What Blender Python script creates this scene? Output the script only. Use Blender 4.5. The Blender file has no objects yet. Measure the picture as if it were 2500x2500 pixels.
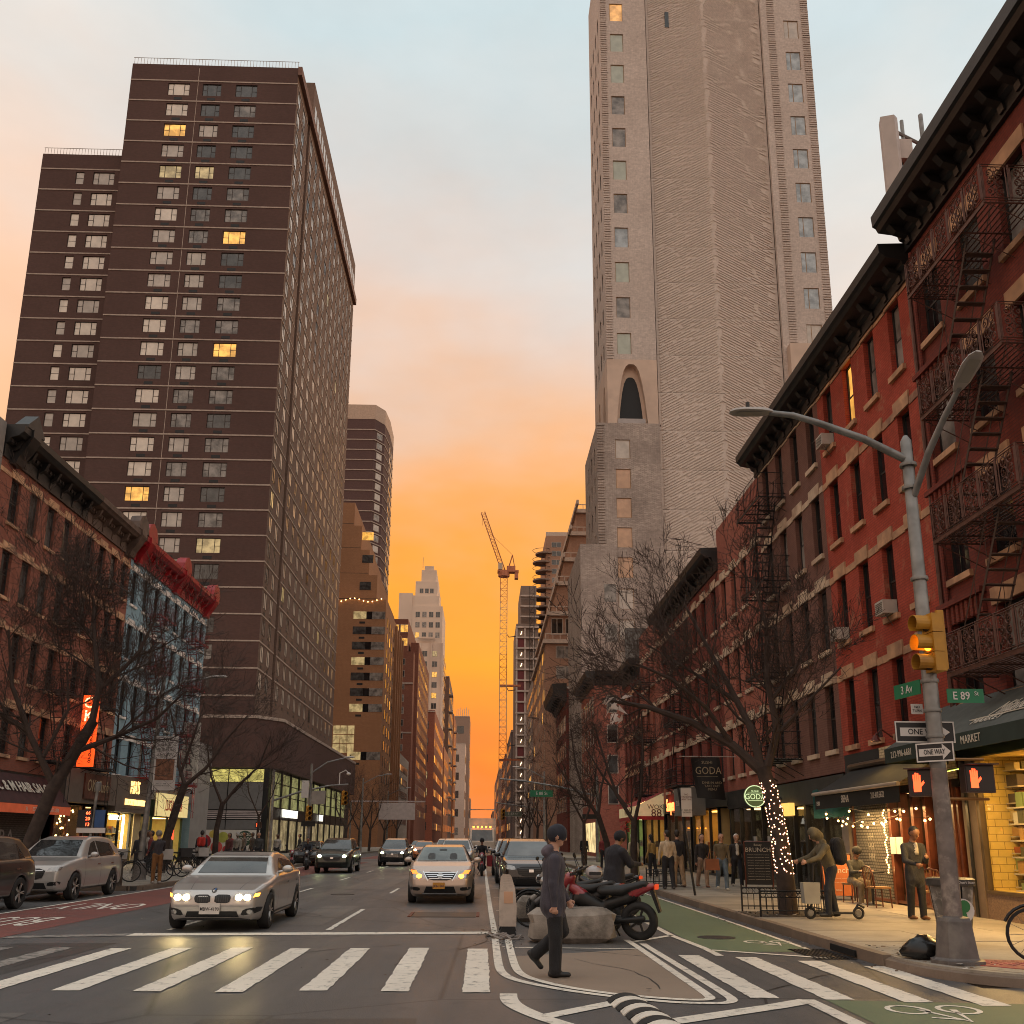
import bpy, math, random
import numpy as np
from mathutils import Vector, Matrix, Euler
from mathutils.bvhtree import BVHTree
from mathutils.geometry import delaunay_2d_cdt
rnd = random.Random(7)
PI = math.pi
scene = bpy.context.scene
C = scene.collection
# ---------------------------------------------------------------- camera
cam_d = bpy.data.cameras.new('camera'); cam = bpy.data.objects.new('camera', cam_d); C.objects.link(cam)
cam_d.sensor_width = 36; cam_d.lens = 33.264; cam_d.shift_y = 0.096; cam_d.clip_start = 0.1; cam_d.clip_end = 6000
_R = ((0.99951614, 0.01207822, 0.02866362), (-0.03069994, 0.23494254, 0.97152433), (0.00499998, -0.97193421, 0.23519966))
cam.matrix_world = Matrix([[r[0], -r[1], -r[2], t] for r, t in zip(_R, (0, 0, 1.65))] + [[0, 0, 0, 1]])
scene.camera = cam
# ---------------------------------------------------------------- sky
SUN_AZ = math.radians(28)      # to the right of the avenue
SUN_EL = math.radians(4)
world = bpy.data.worlds.new('World'); scene.world = world; world.use_nodes = True
nt = world.node_tree; nt.nodes.clear()
def wn(t, **k):
    n = nt.nodes.new(t)
    for a, b in k.items(): setattr(n, a, b)
    return n
def wmath(op, a, b=None, c=None):
    n = wn('ShaderNodeMath', operation=op)
    for i, v in enumerate((a, b, c)):
        if v is None: continue
        if isinstance(v, (int, float)): n.inputs[i].default_value = v
        else: nt.links.new(v, n.inputs[i])
    return n.outputs[0]
def s2l(c):
    return tuple(((v / 255 + .055) / 1.055) ** 2.4 if v > 10 else v / 255 / 12.92 for v in c)
def ramp(tree, fac, stops, ease='LINEAR'):
    n = tree.nodes.new('ShaderNodeValToRGB'); n.color_ramp.interpolation = ease
    el = n.color_ramp.elements
    while len(el) < len(stops): el.new(1)
    for e, (p, c) in zip(el, stops):
        e.position = p; e.color = (*c, 1)
    tree.links.new(fac, n.inputs[0]); return n.outputs[0]
tc = wn('ShaderNodeTexCoord'); sep = wn('ShaderNodeSeparateXYZ'); nt.links.new(tc.outputs['Generated'], sep.inputs[0])
noi = wn('ShaderNodeTexNoise'); noi.inputs['Scale'].default_value = 3.2; noi.inputs['Detail'].default_value = 4; noi.inputs['Roughness'].default_value = .55
mp = wn('ShaderNodeMapping'); mp.inputs['Scale'].default_value = (1, 1, 2.2); nt.links.new(tc.outputs['Generated'], mp.inputs[0]); nt.links.new(mp.outputs[0], noi.inputs[0])
zz = wmath('ADD', sep.outputs[2], wmath('MULTIPLY', wmath('SUBTRACT', noi.outputs[0], .5), .26))
zz = wmath('ADD', zz, wmath('MULTIPLY', sep.outputs[0], .13))
warm = ramp(nt, zz, [(0, s2l((238, 138, 82))), (.07, s2l((240, 128, 50))), (.14, s2l((249, 148, 42))), (.21, s2l((251, 160, 36))), (.28, s2l((249, 160, 54))), (.34, s2l((243, 168, 98))), (.41, s2l((232, 184, 148))), (.49, s2l((222, 200, 186))), (.58, s2l((209, 208, 205))), (.69, s2l((196, 210, 213))), (1, s2l((238, 240, 240)))])  # last stop, overhead and unseen, is raised to light the street; likewise below
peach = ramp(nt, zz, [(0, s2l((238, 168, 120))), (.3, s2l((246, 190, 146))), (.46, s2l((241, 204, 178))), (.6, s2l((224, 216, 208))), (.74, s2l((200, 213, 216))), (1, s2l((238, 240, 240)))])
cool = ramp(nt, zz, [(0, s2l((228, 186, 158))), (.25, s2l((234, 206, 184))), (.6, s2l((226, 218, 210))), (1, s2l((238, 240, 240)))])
hl = wmath('SQRT', wmath('ADD', wmath('ADD', wmath('MULTIPLY', sep.outputs[0], sep.outputs[0]), wmath('MULTIPLY', sep.outputs[1], sep.outputs[1])), .0001))
az = wmath('DIVIDE', wmath('ADD', wmath('MULTIPLY', sep.outputs[0], -.01), wmath('MULTIPLY', sep.outputs[1], .9999)), hl)
mr = wn('ShaderNodeMapRange', interpolation_type='SMOOTHSTEP'); nt.links.new(az, mr.inputs[0])
mr.inputs[1].default_value = -.1; mr.inputs[2].default_value = .75
mr2 = wn('ShaderNodeMapRange', interpolation_type='SMOOTHSTEP'); nt.links.new(az, mr2.inputs[0]); mr2.inputs[1].default_value = .86; mr2.inputs[2].default_value = .99
mx0 = wn('ShaderNodeMix', data_type='RGBA'); nt.links.new(mr2.outputs[0], mx0.inputs[0]); nt.links.new(peach, mx0.inputs[6]); nt.links.new(warm, mx0.inputs[7])
cn = wn('ShaderNodeTexNoise'); cn.inputs['Scale'].default_value = 5.5; cn.inputs['Detail'].default_value = 5; cn.inputs['Roughness'].default_value = .6; nt.links.new(mp.outputs[0], cn.inputs[0])
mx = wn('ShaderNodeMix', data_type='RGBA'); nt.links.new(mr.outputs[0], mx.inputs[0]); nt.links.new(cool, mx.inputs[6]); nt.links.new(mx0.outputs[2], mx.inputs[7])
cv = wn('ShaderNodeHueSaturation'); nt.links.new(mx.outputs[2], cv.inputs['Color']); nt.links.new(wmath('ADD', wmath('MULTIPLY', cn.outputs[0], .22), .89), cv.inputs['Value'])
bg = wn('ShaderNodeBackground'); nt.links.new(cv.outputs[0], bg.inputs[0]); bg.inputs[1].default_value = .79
sky = wn('ShaderNodeTexSky', sky_type='NISHITA', sun_disc=False, sun_elevation=SUN_EL, sun_rotation=SUN_AZ, dust_density=4.0)
bg2 = wn('ShaderNodeBackground'); nt.links.new(sky.outputs[0], bg2.inputs[0]); bg2.inputs[1].default_value = .008
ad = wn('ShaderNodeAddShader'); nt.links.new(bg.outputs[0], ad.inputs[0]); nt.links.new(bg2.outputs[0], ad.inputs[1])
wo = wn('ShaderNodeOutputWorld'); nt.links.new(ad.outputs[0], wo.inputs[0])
# ---------------------------------------------------------------- sun
sl = bpy.data.lights.new('sun', 'SUN'); sun = bpy.data.objects.new('sun', sl); C.objects.link(sun)
sl.energy = 0.6; sl.angle = math.radians(14); sl.color = (1, .58, .30)
_sd = Vector((math.sin(SUN_AZ) * math.cos(SUN_EL), math.cos(SUN_AZ) * math.cos(SUN_EL), math.sin(SUN_EL)))
sun.rotation_euler = _sd.to_track_quat('Z', 'Y').to_euler()
vs = scene.view_settings; vs.view_transform = 'Standard'; vs.look = 'None'; vs.gamma = 1; vs.use_curve_mapping = False; vs.exposure = 0.5
scene.render.engine = 'CYCLES'
cy = scene.cycles; cy.use_denoising = True; cy.filter_width = 1.0; cy.denoising_prefilter = 'ACCURATE'; cy.max_bounces = 5; cy.diffuse_bounces = 2; cy.glossy_bounces = 2; cy.transmission_bounces = 3; cy.transparent_max_bounces = 6; cy.adaptive_threshold = .03; cy.caustics_reflective = False; cy.caustics_refractive = False; cy.sample_clamp_indirect = 4; cy.use_light_tree = True
# ================================================================ helpers
class MB:
    """collects faces, then links them as one mesh object"""
    def __init__(s): s.v = []; s.f = []; s.m = []; s.c = 0
    def add(s, vs, fs):
        b = len(s.v); s.v.extend(vs); s.f.extend([tuple(i + b for i in f) for f in fs]); s.m.extend([s.c] * len(fs)); return s
    def mat(s, i): s.c = i; return s
    def box(s, x0, y0, z0, x1, y1, z1):
        return s.add([(x0, y0, z0), (x1, y0, z0), (x1, y1, z0), (x0, y1, z0), (x0, y0, z1), (x1, y0, z1), (x1, y1, z1), (x0, y1, z1)],
                     [(0, 3, 2, 1), (4, 5, 6, 7), (0, 1, 5, 4), (1, 2, 6, 5), (2, 3, 7, 6), (3, 0, 4, 7)])
    def cb(s, c, d): return s.box(c[0] - d[0] / 2, c[1] - d[1] / 2, c[2] - d[2] / 2, c[0] + d[0] / 2, c[1] + d[1] / 2, c[2] + d[2] / 2)
    def quad(s, a, b, c, d): return s.add([a, b, c, d], [(0, 1, 2, 3)])
    def tube(s, p, q, r, r2=None, n=6, cap=True):
        return s.path([p, q], [r, r if r2 is None else r2], n, cap)
    def path(s, pts, rad, n=6, cap=True):
        if isinstance(rad, (int, float)): rad = [rad] * len(pts)
        P = [Vector(p) for p in pts]; vs = []; N = len(P)
        ref = None
        for i in range(N):
            t = (P[min(i + 1, N - 1)] - P[max(i - 1, 0)])
            if t.length < 1e-9: t = Vector((0, 0, 1))
            t.normalize()
            if ref is None: ref = Vector((0, 0, 1)) if abs(t.z) < .9 else Vector((1, 0, 0))
            u = t.cross(ref); 
            if u.length < 1e-4: u = t.cross(Vector((.3, .8, .1)))
            u.normalize(); w = t.cross(u); ref = w if False else ref
            for k in range(n):
                a = 2 * PI * k / n; o = (u * math.cos(a) + w * math.sin(a)) * rad[i]
                vs.append(tuple(P[i] + o))
        fs = []
        for i in range(N - 1):
            for k in range(n):
                a = i * n + k; b = i * n + (k + 1) % n; fs.append((a, a + n, b + n, b))
        if cap: fs.append(tuple(range(n))); fs.append(tuple(range((N - 1) * n + n - 1, (N - 1) * n - 1, -1)))
        return s.add(vs, fs)
    def prism(s, poly, ax, a, b):
        """extrude a 2-D polygon along axis ax from a to b"""
        n = len(poly)
        def p3(q, t): return (t, q[0], q[1]) if ax == 'x' else (q[0], t, q[1]) if ax == 'y' else (q[0], q[1], t)
        vs = [p3(q, a) for q in poly] + [p3(q, b) for q in poly]
        fs = [tuple(range(n)), tuple(range(2 * n - 1, n - 1, -1))] + [(i, n + i, n + (i + 1) % n, (i + 1) % n) for i in range(n)]
        return s.add(vs, fs)
    def lathe(s, prof, o=(0, 0, 0), ax='z', n=16, cap=True):
        """prof: (radius, height) pairs"""
        vs = []; o = Vector(o)
        for r, h in prof:
            for k in range(n):
                a = 2 * PI * k / n; c, d = r * math.cos(a), r * math.sin(a)
                vs.append(tuple(o + Vector((c, d, h) if ax == 'z' else (h, c, d) if ax == 'x' else (c, h, d))))
        fs = [(i * n + k, i * n + (k + 1) % n, (i + 1) * n + (k + 1) % n, (i + 1) * n + k) for i in range(len(prof) - 1) for k in range(n)]
        if cap: fs.append(tuple(range(n - 1, -1, -1))); fs.append(tuple(range((len(prof) - 1) * n, len(prof) * n)))
        return s.add(vs, fs)
    def ball(s, c, r, n=8, m=6):
        if isinstance(r, (int, float)): r = (r, r, r)
        vs = []
        for i in range(m + 1):
            t = PI * i / m
            for k in range(n):
                a = 2 * PI * k / n; vs.append((c[0] + r[0] * math.sin(t) * math.cos(a), c[1] + r[1] * math.sin(t) * math.sin(a), c[2] + r[2] * math.cos(t)))
        return s.add(vs, [(i * n + k, (i + 1) * n + k, (i + 1) * n + (k + 1) % n, i * n + (k + 1) % n) for i in range(m) for k in range(n)])
    def mesh(s, name, mats, smooth=False):
        me = bpy.data.meshes.new(name); me.from_pydata(s.v, [], s.f)
        for m in (mats if isinstance(mats, (list, tuple)) else [mats]): me.materials.append(m)
        if any(s.m): me.polygons.foreach_set('material_index', s.m)
        if smooth:
            me.polygons.foreach_set('use_smooth', [True] * len(s.f))
            me.set_sharp_from_angle(angle=math.radians(40 if smooth is True else smooth))
        me.update(); return me
    def build(s, name, mats, parent=None, smooth=False, world=True, loc=None):
        return put(s.mesh(name, mats, smooth), name, parent, loc, world=world)
def put(me, name, parent=None, loc=None, rz=0, sc=None, world=True, rot=None):
    """link a mesh as an object; world=True: loc is in world space even when parented to an unrotated parent"""
    o = bpy.data.objects.new(name, me); C.objects.link(o)
    l = Vector(loc) if loc is not None else Vector((0, 0, 0))
    if parent is not None:
        o.parent = parent
        if world:
            q = parent
            while q is not None: l = l - q.location; q = q.parent
    o.location = l
    if rot is not None: o.rotation_euler = rot
    elif rz: o.rotation_euler = (0, 0, rz)
    if sc is not None: o.scale = sc
    return o
def tag(o, label, cat=None, group=None, kind=None):
    if label: o['label'] = label
    if cat: o['category'] = cat
    if group: o['group'] = group
    if kind: o['kind'] = kind
    return o
def thing(name, label, cat, loc=(0, 0, 0), rz=0, group=None):
    o = bpy.data.objects.new(name, None); C.objects.link(o); o.location = loc; o.rotation_euler = (0, 0, rz); o.empty_display_size = .2
    return tag(o, label, cat, group)
def copy_tree(o, parent=None):
    c = o.copy(); C.objects.link(c); c.parent = parent
    for ch in o.children: copy_tree(ch, c)
    return c
def text(s, name, parent, size, loc, rot, m, ext=.004, align='CENTER', world=True, sx=1, bold=0, shear=0):
    cu = bpy.data.curves.new(name, 'FONT'); cu.body = s; cu.size = size; cu.extrude = ext; cu.align_x = align; cu.align_y = 'CENTER'; cu.resolution_u = 2; cu.offset = bold; cu.shear = shear
    tmp = bpy.data.objects.new(name, cu); me = bpy.data.meshes.new_from_object(tmp); me.name = name; me.materials.clear(); me.materials.append(m)
    bpy.data.objects.remove(tmp); bpy.data.curves.remove(cu)
    return put(me, name, parent, loc, world=world, rot=rot, sc=(sx, 1, 1))
RN = (PI / 2, 0, 0)             # lettering that faces the camera (-Y)
RW = (PI / 2, 0, -PI / 2)       # lettering on a wall that faces -X
RE = (PI / 2, 0, PI / 2)        # lettering on a wall that faces +X
# ================================================================ materials
def nodes(name):
    m = bpy.data.materials.new(name); m.use_nodes = True; t = m.node_tree
    return m, t, t.nodes['Principled BSDF']
def lk(t, a, b): t.links.new(a, b)
def nd(t, ty, **k):
    n = t.nodes.new(ty)
    for a, b in k.items(): setattr(n, a, b)
    return n
def coords(t, kind='Object'):
    return nd(t, 'ShaderNodeTexCoord').outputs[kind]
def noise(t, vec, scale, detail=4, rough=.55):
    n = nd(t, 'ShaderNodeTexNoise'); n.inputs['Scale'].default_value = scale; n.inputs['Detail'].default_value = detail; n.inputs['Roughness'].default_value = rough
    if vec is not None: lk(t, vec, n.inputs['Vector'])
    return n.outputs[0]
def mixc(t, f, a, b, mode='MIX'):
    n = nd(t, 'ShaderNodeMix', data_type='RGBA', blend_type=mode)
    for i, v in ((0, f), (6, a), (7, b)):
        if isinstance(v, (int, float)): n.inputs[i].default_value = v
        elif isinstance(v, tuple): n.inputs[i].default_value = (*v[:3], 1)
        else: lk(t, v, n.inputs[i])
    return n.outputs[2]
def mrange(t, v, a, b, c=0., d=1.):
    n = nd(t, 'ShaderNodeMapRange'); lk(t, v, n.inputs[0])
    for i, x in enumerate((a, b, c, d)): n.inputs[i + 1].default_value = x
    return n.outputs[0]
def bump(t, b, h, st=.4, dist=.02):
    n = nd(t, 'ShaderNodeBump'); n.inputs['Strength'].default_value = st; n.inputs['Distance'].default_value = dist
    lk(t, h, n.inputs['Height']); lk(t, n.outputs[0], b.inputs['Normal']); return n
def emis(b, col, st):
    b.inputs['Emission Color'].default_value = (*col, 1); b.inputs['Emission Strength'].default_value = st
_mc = {}
def M(name, col=(.5, .5, .5), rough=.6, metal=0., var=.12, vs=2.5, bmp=0., bs=60, em=None, es=0., coat=0., rand=0., spec=.5, dirt=None, ds=1.2):
    if name in _mc: return _mc[name]
    m, t, b = nodes(name)
    b.inputs['Roughness'].default_value = rough; b.inputs['Metallic'].default_value = metal; b.inputs['Specular IOR Level'].default_value = spec
    b.inputs['Coat Weight'].default_value = coat; b.inputs['Coat Roughness'].default_value = .05
    v = coords(t); c = tuple(col)
    if var:
        n = noise(t, v, vs, 2)
        c = mixc(t, mrange(t, n, .3, .7), tuple(x * (1 - var) for x in col), tuple(min(1, x * (1 + var)) for x in col))
    if dirt:
        n2 = noise(t, v, ds, 4, .65); c = mixc(t, mrange(t, n2, .5, .72), c, dirt)
    if rand:
        oi = nd(t, 'ShaderNodeObjectInfo'); hv = nd(t, 'ShaderNodeHueSaturation')
        lk(t, mrange(t, oi.outputs['Random'], 0, 1, 1 - rand, 1 + rand), hv.inputs['Value'])
        if isinstance(c, tuple): hv.inputs['Color'].default_value = (*c, 1)
        else: lk(t, c, hv.inputs['Color'])
        c = hv.outputs[0]
    if isinstance(c, tuple): b.inputs['Base Color'].default_value = (*c, 1)
    else: lk(t, c, b.inputs['Base Color'])
    if bmp: bump(t, b, noise(t, v, bs, 2), bmp, .01)
    if em: emis(b, em, es); m.cycles.emission_sampling = 'NONE'
    _mc[name] = m; return m
def walluv(t):
    """(along the wall, up) coordinates for any upright wall, in metres"""
    g = nd(t, 'ShaderNodeNewGeometry'); sp = nd(t, 'ShaderNodeSeparateXYZ'); lk(t, g.outputs['Position'], sp.inputs[0])
    sn = nd(t, 'ShaderNodeSeparateXYZ'); lk(t, g.outputs['True Normal'], sn.inputs[0])
    ab = nd(t, 'ShaderNodeMath', operation='ABSOLUTE'); lk(t, sn.outputs[0], ab.inputs[0])
    gt = nd(t, 'ShaderNodeMath', operation='GREATER_THAN'); lk(t, ab.outputs[0], gt.inputs[0]); gt.inputs[1].default_value = .6
    mx = nd(t, 'ShaderNodeMix'); lk(t, gt.outputs[0], mx.inputs[0]); lk(t, sp.outputs[0], mx.inputs[2]); lk(t, sp.outputs[1], mx.inputs[3])
    cm = nd(t, 'ShaderNodeCombineXYZ'); lk(t, mx.outputs[0], cm.inputs[0]); lk(t, sp.outputs[2], cm.inputs[1])
    return cm.outputs[0], g.outputs['Position']
def MB_brick(name, c1, c2, mortar, bw=.21, bh=.07, ms=.012, var=.25, stain=.35, vs=.35, rough=.85, stainc=None, worn=None):
    if name in _mc: return _mc[name]
    m, t, b = nodes(name); uv, pos = walluv(t)
    n = nd(t, 'ShaderNodeTexBrick'); lk(t, uv, n.inputs['Vector'])
    n.inputs['Scale'].default_value = 1; n.inputs['Brick Width'].default_value = bw; n.inputs['Row Height'].default_value = bh; n.inputs['Mortar Size'].default_value = ms; n.inputs['Bias'].default_value = -.1; n.inputs['Mortar Smooth'].default_value = .3
    n.inputs['Color1'].default_value = (*c1, 1); n.inputs['Color2'].default_value = (*c2, 1); n.inputs['Mortar'].default_value = (*mortar, 1)
    big = noise(t, pos, vs, 4, .6); fine = noise(t, pos, 3.5, 3, .6)
    c = mixc(t, mrange(t, big, .35, .7, 0, stain), n.outputs[0], stainc or tuple(x * .45 for x in c1))
    c = mixc(t, mrange(t, fine, .3, .7), c, mixc(t, 1., c, (1 + var, 1 + var, 1 + var), 'MULTIPLY'))
    if worn: c = mixc(t, mrange(t, noise(t, pos, 1.4, 5, .75), .56, .66, 0, .75), c, worn)
    lk(t, c, b.inputs['Base Color']); b.inputs['Roughness'].default_value = rough; b.inputs['Specular IOR Level'].default_value = .25
    bump(t, b, n.outputs[1], -.5, .012)
    _mc[name] = m; return m
def Mglass(name, col, rough=.06, var=.4, em=None, es=0., spec=.8, lines=None):
    """window pane: what stands behind it, plus painted sky glare on some, as base colour, the sky mirrored on top"""
    if name in _mc: return _mc[name]
    m, t, b = nodes(name)
    v = coords(t); oi = nd(t, 'ShaderNodeObjectInfo')
    ad = nd(t, 'ShaderNodeVectorMath', operation='ADD'); lk(t, v, ad.inputs[0]); lk(t, oi.outputs['Location'], ad.inputs[1])
    n = noise(t, ad.outputs[0], 1.1, 3)
    c = mixc(t, mrange(t, n, .35, .65), tuple(x * (1 - var) for x in col), tuple(min(1, x * (1 + var)) for x in col))
    lk(t, c, b.inputs['Base Color']); b.inputs['Roughness'].default_value = rough; b.inputs['Specular IOR Level'].default_value = spec
    bump(t, b, noise(t, ad.outputs[0], .9, 2), .05, .05)
    if em:
        c2 = mixc(t, mrange(t, n, .4, .6), tuple(x * .45 for x in em), em)
        lk(t, c2, b.inputs['Emission Color']); b.inputs['Emission Strength'].default_value = es; m.cycles.emission_sampling = 'NONE'
    _mc[name] = m; return m
def Memit(name, col=(1, 1, 1), st=1, dark=None):
    if name in _mc: return _mc[name]
    m, t, b = nodes(name); b.inputs['Base Color'].default_value = (*(dark or col), 1); emis(b, col, st); b.inputs['Roughness'].default_value = .4
    m.cycles.emission_sampling = 'NONE'
    _mc[name] = m; return m
# shared materials
BLACK = M('black_iron', (.012, .012, .013), .5, .2, .3, 6, .2, 40)
DARK = M('dark_paint', (.02, .02, .022), .5, 0, .3, 3)
STEEL = M('galvanised_steel', (.24, .235, .225), .5, .55, .25, 4, .2, 30, dirt=(.12, .11, .10))
CHROME = M('chrome', (.7, .7, .7), .15, 1, 0)
WHITE = M('white_paint', (.75, .73, .69), .5, 0, .08)
RUBBER = M('tyre_rubber', (.018, .018, .018), .8, 0, .25, 8)
G_DARK = Mglass('dark_window_glass', (.012, .013, .014), .04, .5)
G_GREY = Mglass('grey_window_glass', (.06, .06, .058), .05, .5)
G_SUN = Mglass('window_blind_painted_sky_glare', (.74, .64, .53), .06, .1, spec=1.0)  # pale blind, with the sky's reflection brightened into its base colour
G_BLIND = Mglass('window_with_pale_blind', (.52, .46, .40), .25, .12, spec=.6)
G_HALF = Mglass('window_with_grey_blind', (.22, .20, .18), .12, .5, spec=.7)
G_LIT = Mglass('lit_window', (.3, .18, .05), .1, .2, (1.0, .48, .09), .85)
G_LIT2 = Mglass('dim_lit_window', (.2, .15, .08), .1, .3, (.85, .62, .28), .36)
WARM = Memit('warm_bulb', (1, .58, .2), 6)
G_SKY = Mglass('glass_painted_sky_reflection', (.36, .40, .42), .08, .3)  # pale blue base colour paints the sky's reflection onto the pane
# ================================================================ ground, road, pavements
def Masphalt(name, base, worn=(.13, .12, .115), gloss=.43):
    m, t, b = nodes(name); g = nd(t, 'ShaderNodeNewGeometry').outputs['Position']
    mp = nd(t, 'ShaderNodeMapping'); mp.inputs['Scale'].default_value = (1, .12, 1); lk(t, g, mp.inputs[0])
    big = noise(t, g, .22, 4, .6); lane = noise(t, mp.outputs[0], .9, 3); fine = noise(t, g, 42, 3, .7); mid = noise(t, g, 3, 6, .65)
    c = mixc(t, mrange(t, big, .3, .7), base, tuple(x * 1.5 for x in base))
    c = mixc(t, mrange(t, lane, .45, .7, 0, .6), c, worn)
    c = mixc(t, mrange(t, fine, .62, .78, 0, .55), c, tuple(x * 3 for x in base))
    c = mixc(t, mrange(t, mid, .56, .74, 0, .5), c, tuple(x * .45 for x in base))
    # repair patches and tar seams
    vo = nd(t, 'ShaderNodeTexVoronoi', feature='DISTANCE_TO_EDGE'); lk(t, g, vo.inputs['Vector']); vo.inputs['Scale'].default_value = .16
    wob = mixc(t, .12, g, nd(t, 'ShaderNodeTexNoise').outputs[1], 'ADD'); lk(t, wob, vo.inputs['Vector'])
    c = mixc(t, mrange(t, vo.outputs[0], .0, .006, .75, 0), c, (.015, .015, .015))
    lk(t, c, b.inputs['Base Color'])
    lk(t, mrange(t, lane, .3, .7, gloss + .12, gloss - .06), b.inputs['Roughness'])
    b.inputs['Specular IOR Level'].default_value = .6
    bump(t, b, fine, .8, .008); return m
ASPH = Masphalt('asphalt', (.064, .063, .063), (.135, .13, .128))
def Mpaint(name, col, under=(.08, .075, .07), lo=.52, hi=.68, sc=6, rough=.6):
    m, t, b = nodes(name); g = nd(t, 'ShaderNodeNewGeometry').outputs['Position']
    n = noise(t, g, sc, 5, .72); n2 = noise(t, g, .5, 4); f = noise(t, g, 60, 3, .7)
    c = mixc(t, mrange(t, n2, .3, .7), tuple(x * .82 for x in col), col)
    c = mixc(t, mrange(t, n, lo, hi, 0, .85), c, under)
    c = mixc(t, mrange(t, f, .6, .8, 0, .35), c, under)
    lk(t, c, b.inputs['Base Color']); b.inputs['Roughness'].default_value = rough; bump(t, b, f, .4, .004); return m
P_WHITE = Mpaint('worn_white_road_paint', (.80, .74, .64), lo=.54, hi=.70)
P_FADE = Mpaint('faded_white_road_paint', (.34, .31, .28), lo=.42, hi=.6)
P_GREEN = Mpaint('green_bike_lane_paint', (.13, .175, .10), (.09, .085, .075), .55, .85, 2.2, .65)
P_RED = Mpaint('red_bus_lane_paint', (.20, .058, .045), (.075, .06, .055), .5, .75, 1.6, .65)
P_BEIGE = Mpaint('beige_island_paint', (.27, .205, .155), (.12, .10, .085), .6, .9, 1.8, .75)
def slab_mat(name, col, joint=None):
    m, t, b = nodes(name); g = nd(t, 'ShaderNodeNewGeometry').outputs['Position']; oi = nd(t, 'ShaderNodeObjectInfo')
    n = noise(t, g, 1.3, 7, .65); f = noise(t, g, 40, 4, .7); s = noise(t, g, 5, 8, .7)
    c = mixc(t, mrange(t, n, .3, .7), tuple(x * .72 for x in col), tuple(x * 1.15 for x in col))
    c = mixc(t, mrange(t, s, .6, .72, 0, .6), c, tuple(x * .35 for x in col))
    c = mixc(t, mrange(t, f, .3, .75, 0, .3), c, tuple(x * .5 for x in col))
    hv = nd(t, 'ShaderNodeHueSaturation'); lk(t, c, hv.inputs['Color']); lk(t, mrange(t, oi.outputs['Random'], 0, 1, .8, 1.15), hv.inputs['Value'])
    lk(t, hv.outputs[0], b.inputs['Base Color']); b.inputs['Roughness'].default_value = .7; bump(t, b, f, .35, .005); return m
SLAB = slab_mat('concrete_paving', (.31, .275, .225)); KERB = slab_mat('granite_kerb', (.21, .155, .115)); JOINT = M('paving_joint', (.05, .045, .04), .9)
def struct(name, mb, m, kind='structure', parent=None, smooth=False):
    o = mb.build(name, m, parent, smooth)
    if parent is None: o['kind'] = kind
    return o
XR, XL, KR, KL, KB = 10.2, -20.3, 5.42, -13.1, -10.85     # building lines and kerbs
ground = struct('ground', MB().quad((-2500, -300, -.06), (2500, -300, -.06), (2500, 5000, -.06), (-2500, 5000, -.06)), M('far_ground', (.07, .065, .06), .9))
rb = MB()
rb.quad((KL - .3, -60, 0), (KR + .4, -60, 0), (KR + .4, 1500, 0), (KL - .3, 1500, 0))
for y0, y1 in ((-1.5, 11.5), (72.3, 80.8)): rb.quad((KR + .4, y0, 0), (220, y0, 0), (220, y1, 0), (KR + .4, y1, 0)).quad((-220, y0, 0), (KL - .3, y0, 0), (KL - .3, y1, 0), (-220, y1, 0))
road = struct('road', rb, ASPH)
def sheet(name, poly, z, m, parent=road):
    return MB().add([(x, y, z) for x, y in poly], [tuple(range(len(poly)))]).build(name, m, parent)
def rect(name, x0, y0, x1, y1, z, m, parent=road):
    if m is P_WHITE or m is P_FADE:      # brushed and worn edges are never quite straight
        n = max(2, int((y1 - y0) / .13)); j = lambda: rnd.uniform(-.011, .011)
        return sheet(name, [(x0 + (x1 - x0) * i / 4, y0 + j()) for i in range(5)] + [(x1 + j(), y0 + (y1 - y0) * i / n) for i in range(1, n)] + [(x1 - (x1 - x0) * i / 4, y1 + j()) for i in range(5)] + [(x0 + j(), y1 - (y1 - y0) * i / n) for i in range(1, n)], z, m, parent)
    return sheet(name, [(x0, y0), (x1, y0), (x1, y1), (x0, y1)], z, m, parent)
def strip(name, pts, w, z, m, parent=road, closed=False):
    P = [Vector((p[0], p[1])) for p in pts]; L = []; Rr = []
    ws = w if isinstance(w, (list, tuple)) else [w] * len(P)
    for i, p in enumerate(P):
        t = (P[min(i + 1, len(P) - 1)] - P[max(i - 1, 0)]).normalized(); n = Vector((-t.y, t.x)) * ws[i] / 2
        L.append((p.x + n.x, p.y + n.y, z)); Rr.append((p.x - n.x, p.y - n.y, z))
    mb = MB()
    for i in range(len(P) - 1): mb.quad(L[i], Rr[i], Rr[i + 1], L[i + 1])
    return mb.build(name, m, parent)
def smooth2(pts, k=2):
    for _ in range(k):
        q = [pts[0]]
        for a, b in zip(pts, pts[1:]): q += [(a[0] * .75 + b[0] * .25, a[1] * .75 + b[1] * .25), (a[0] * .25 + b[0] * .75, a[1] * .25 + b[1] * .75)]
        pts = q + [pts[-1]]
    return pts
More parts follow.
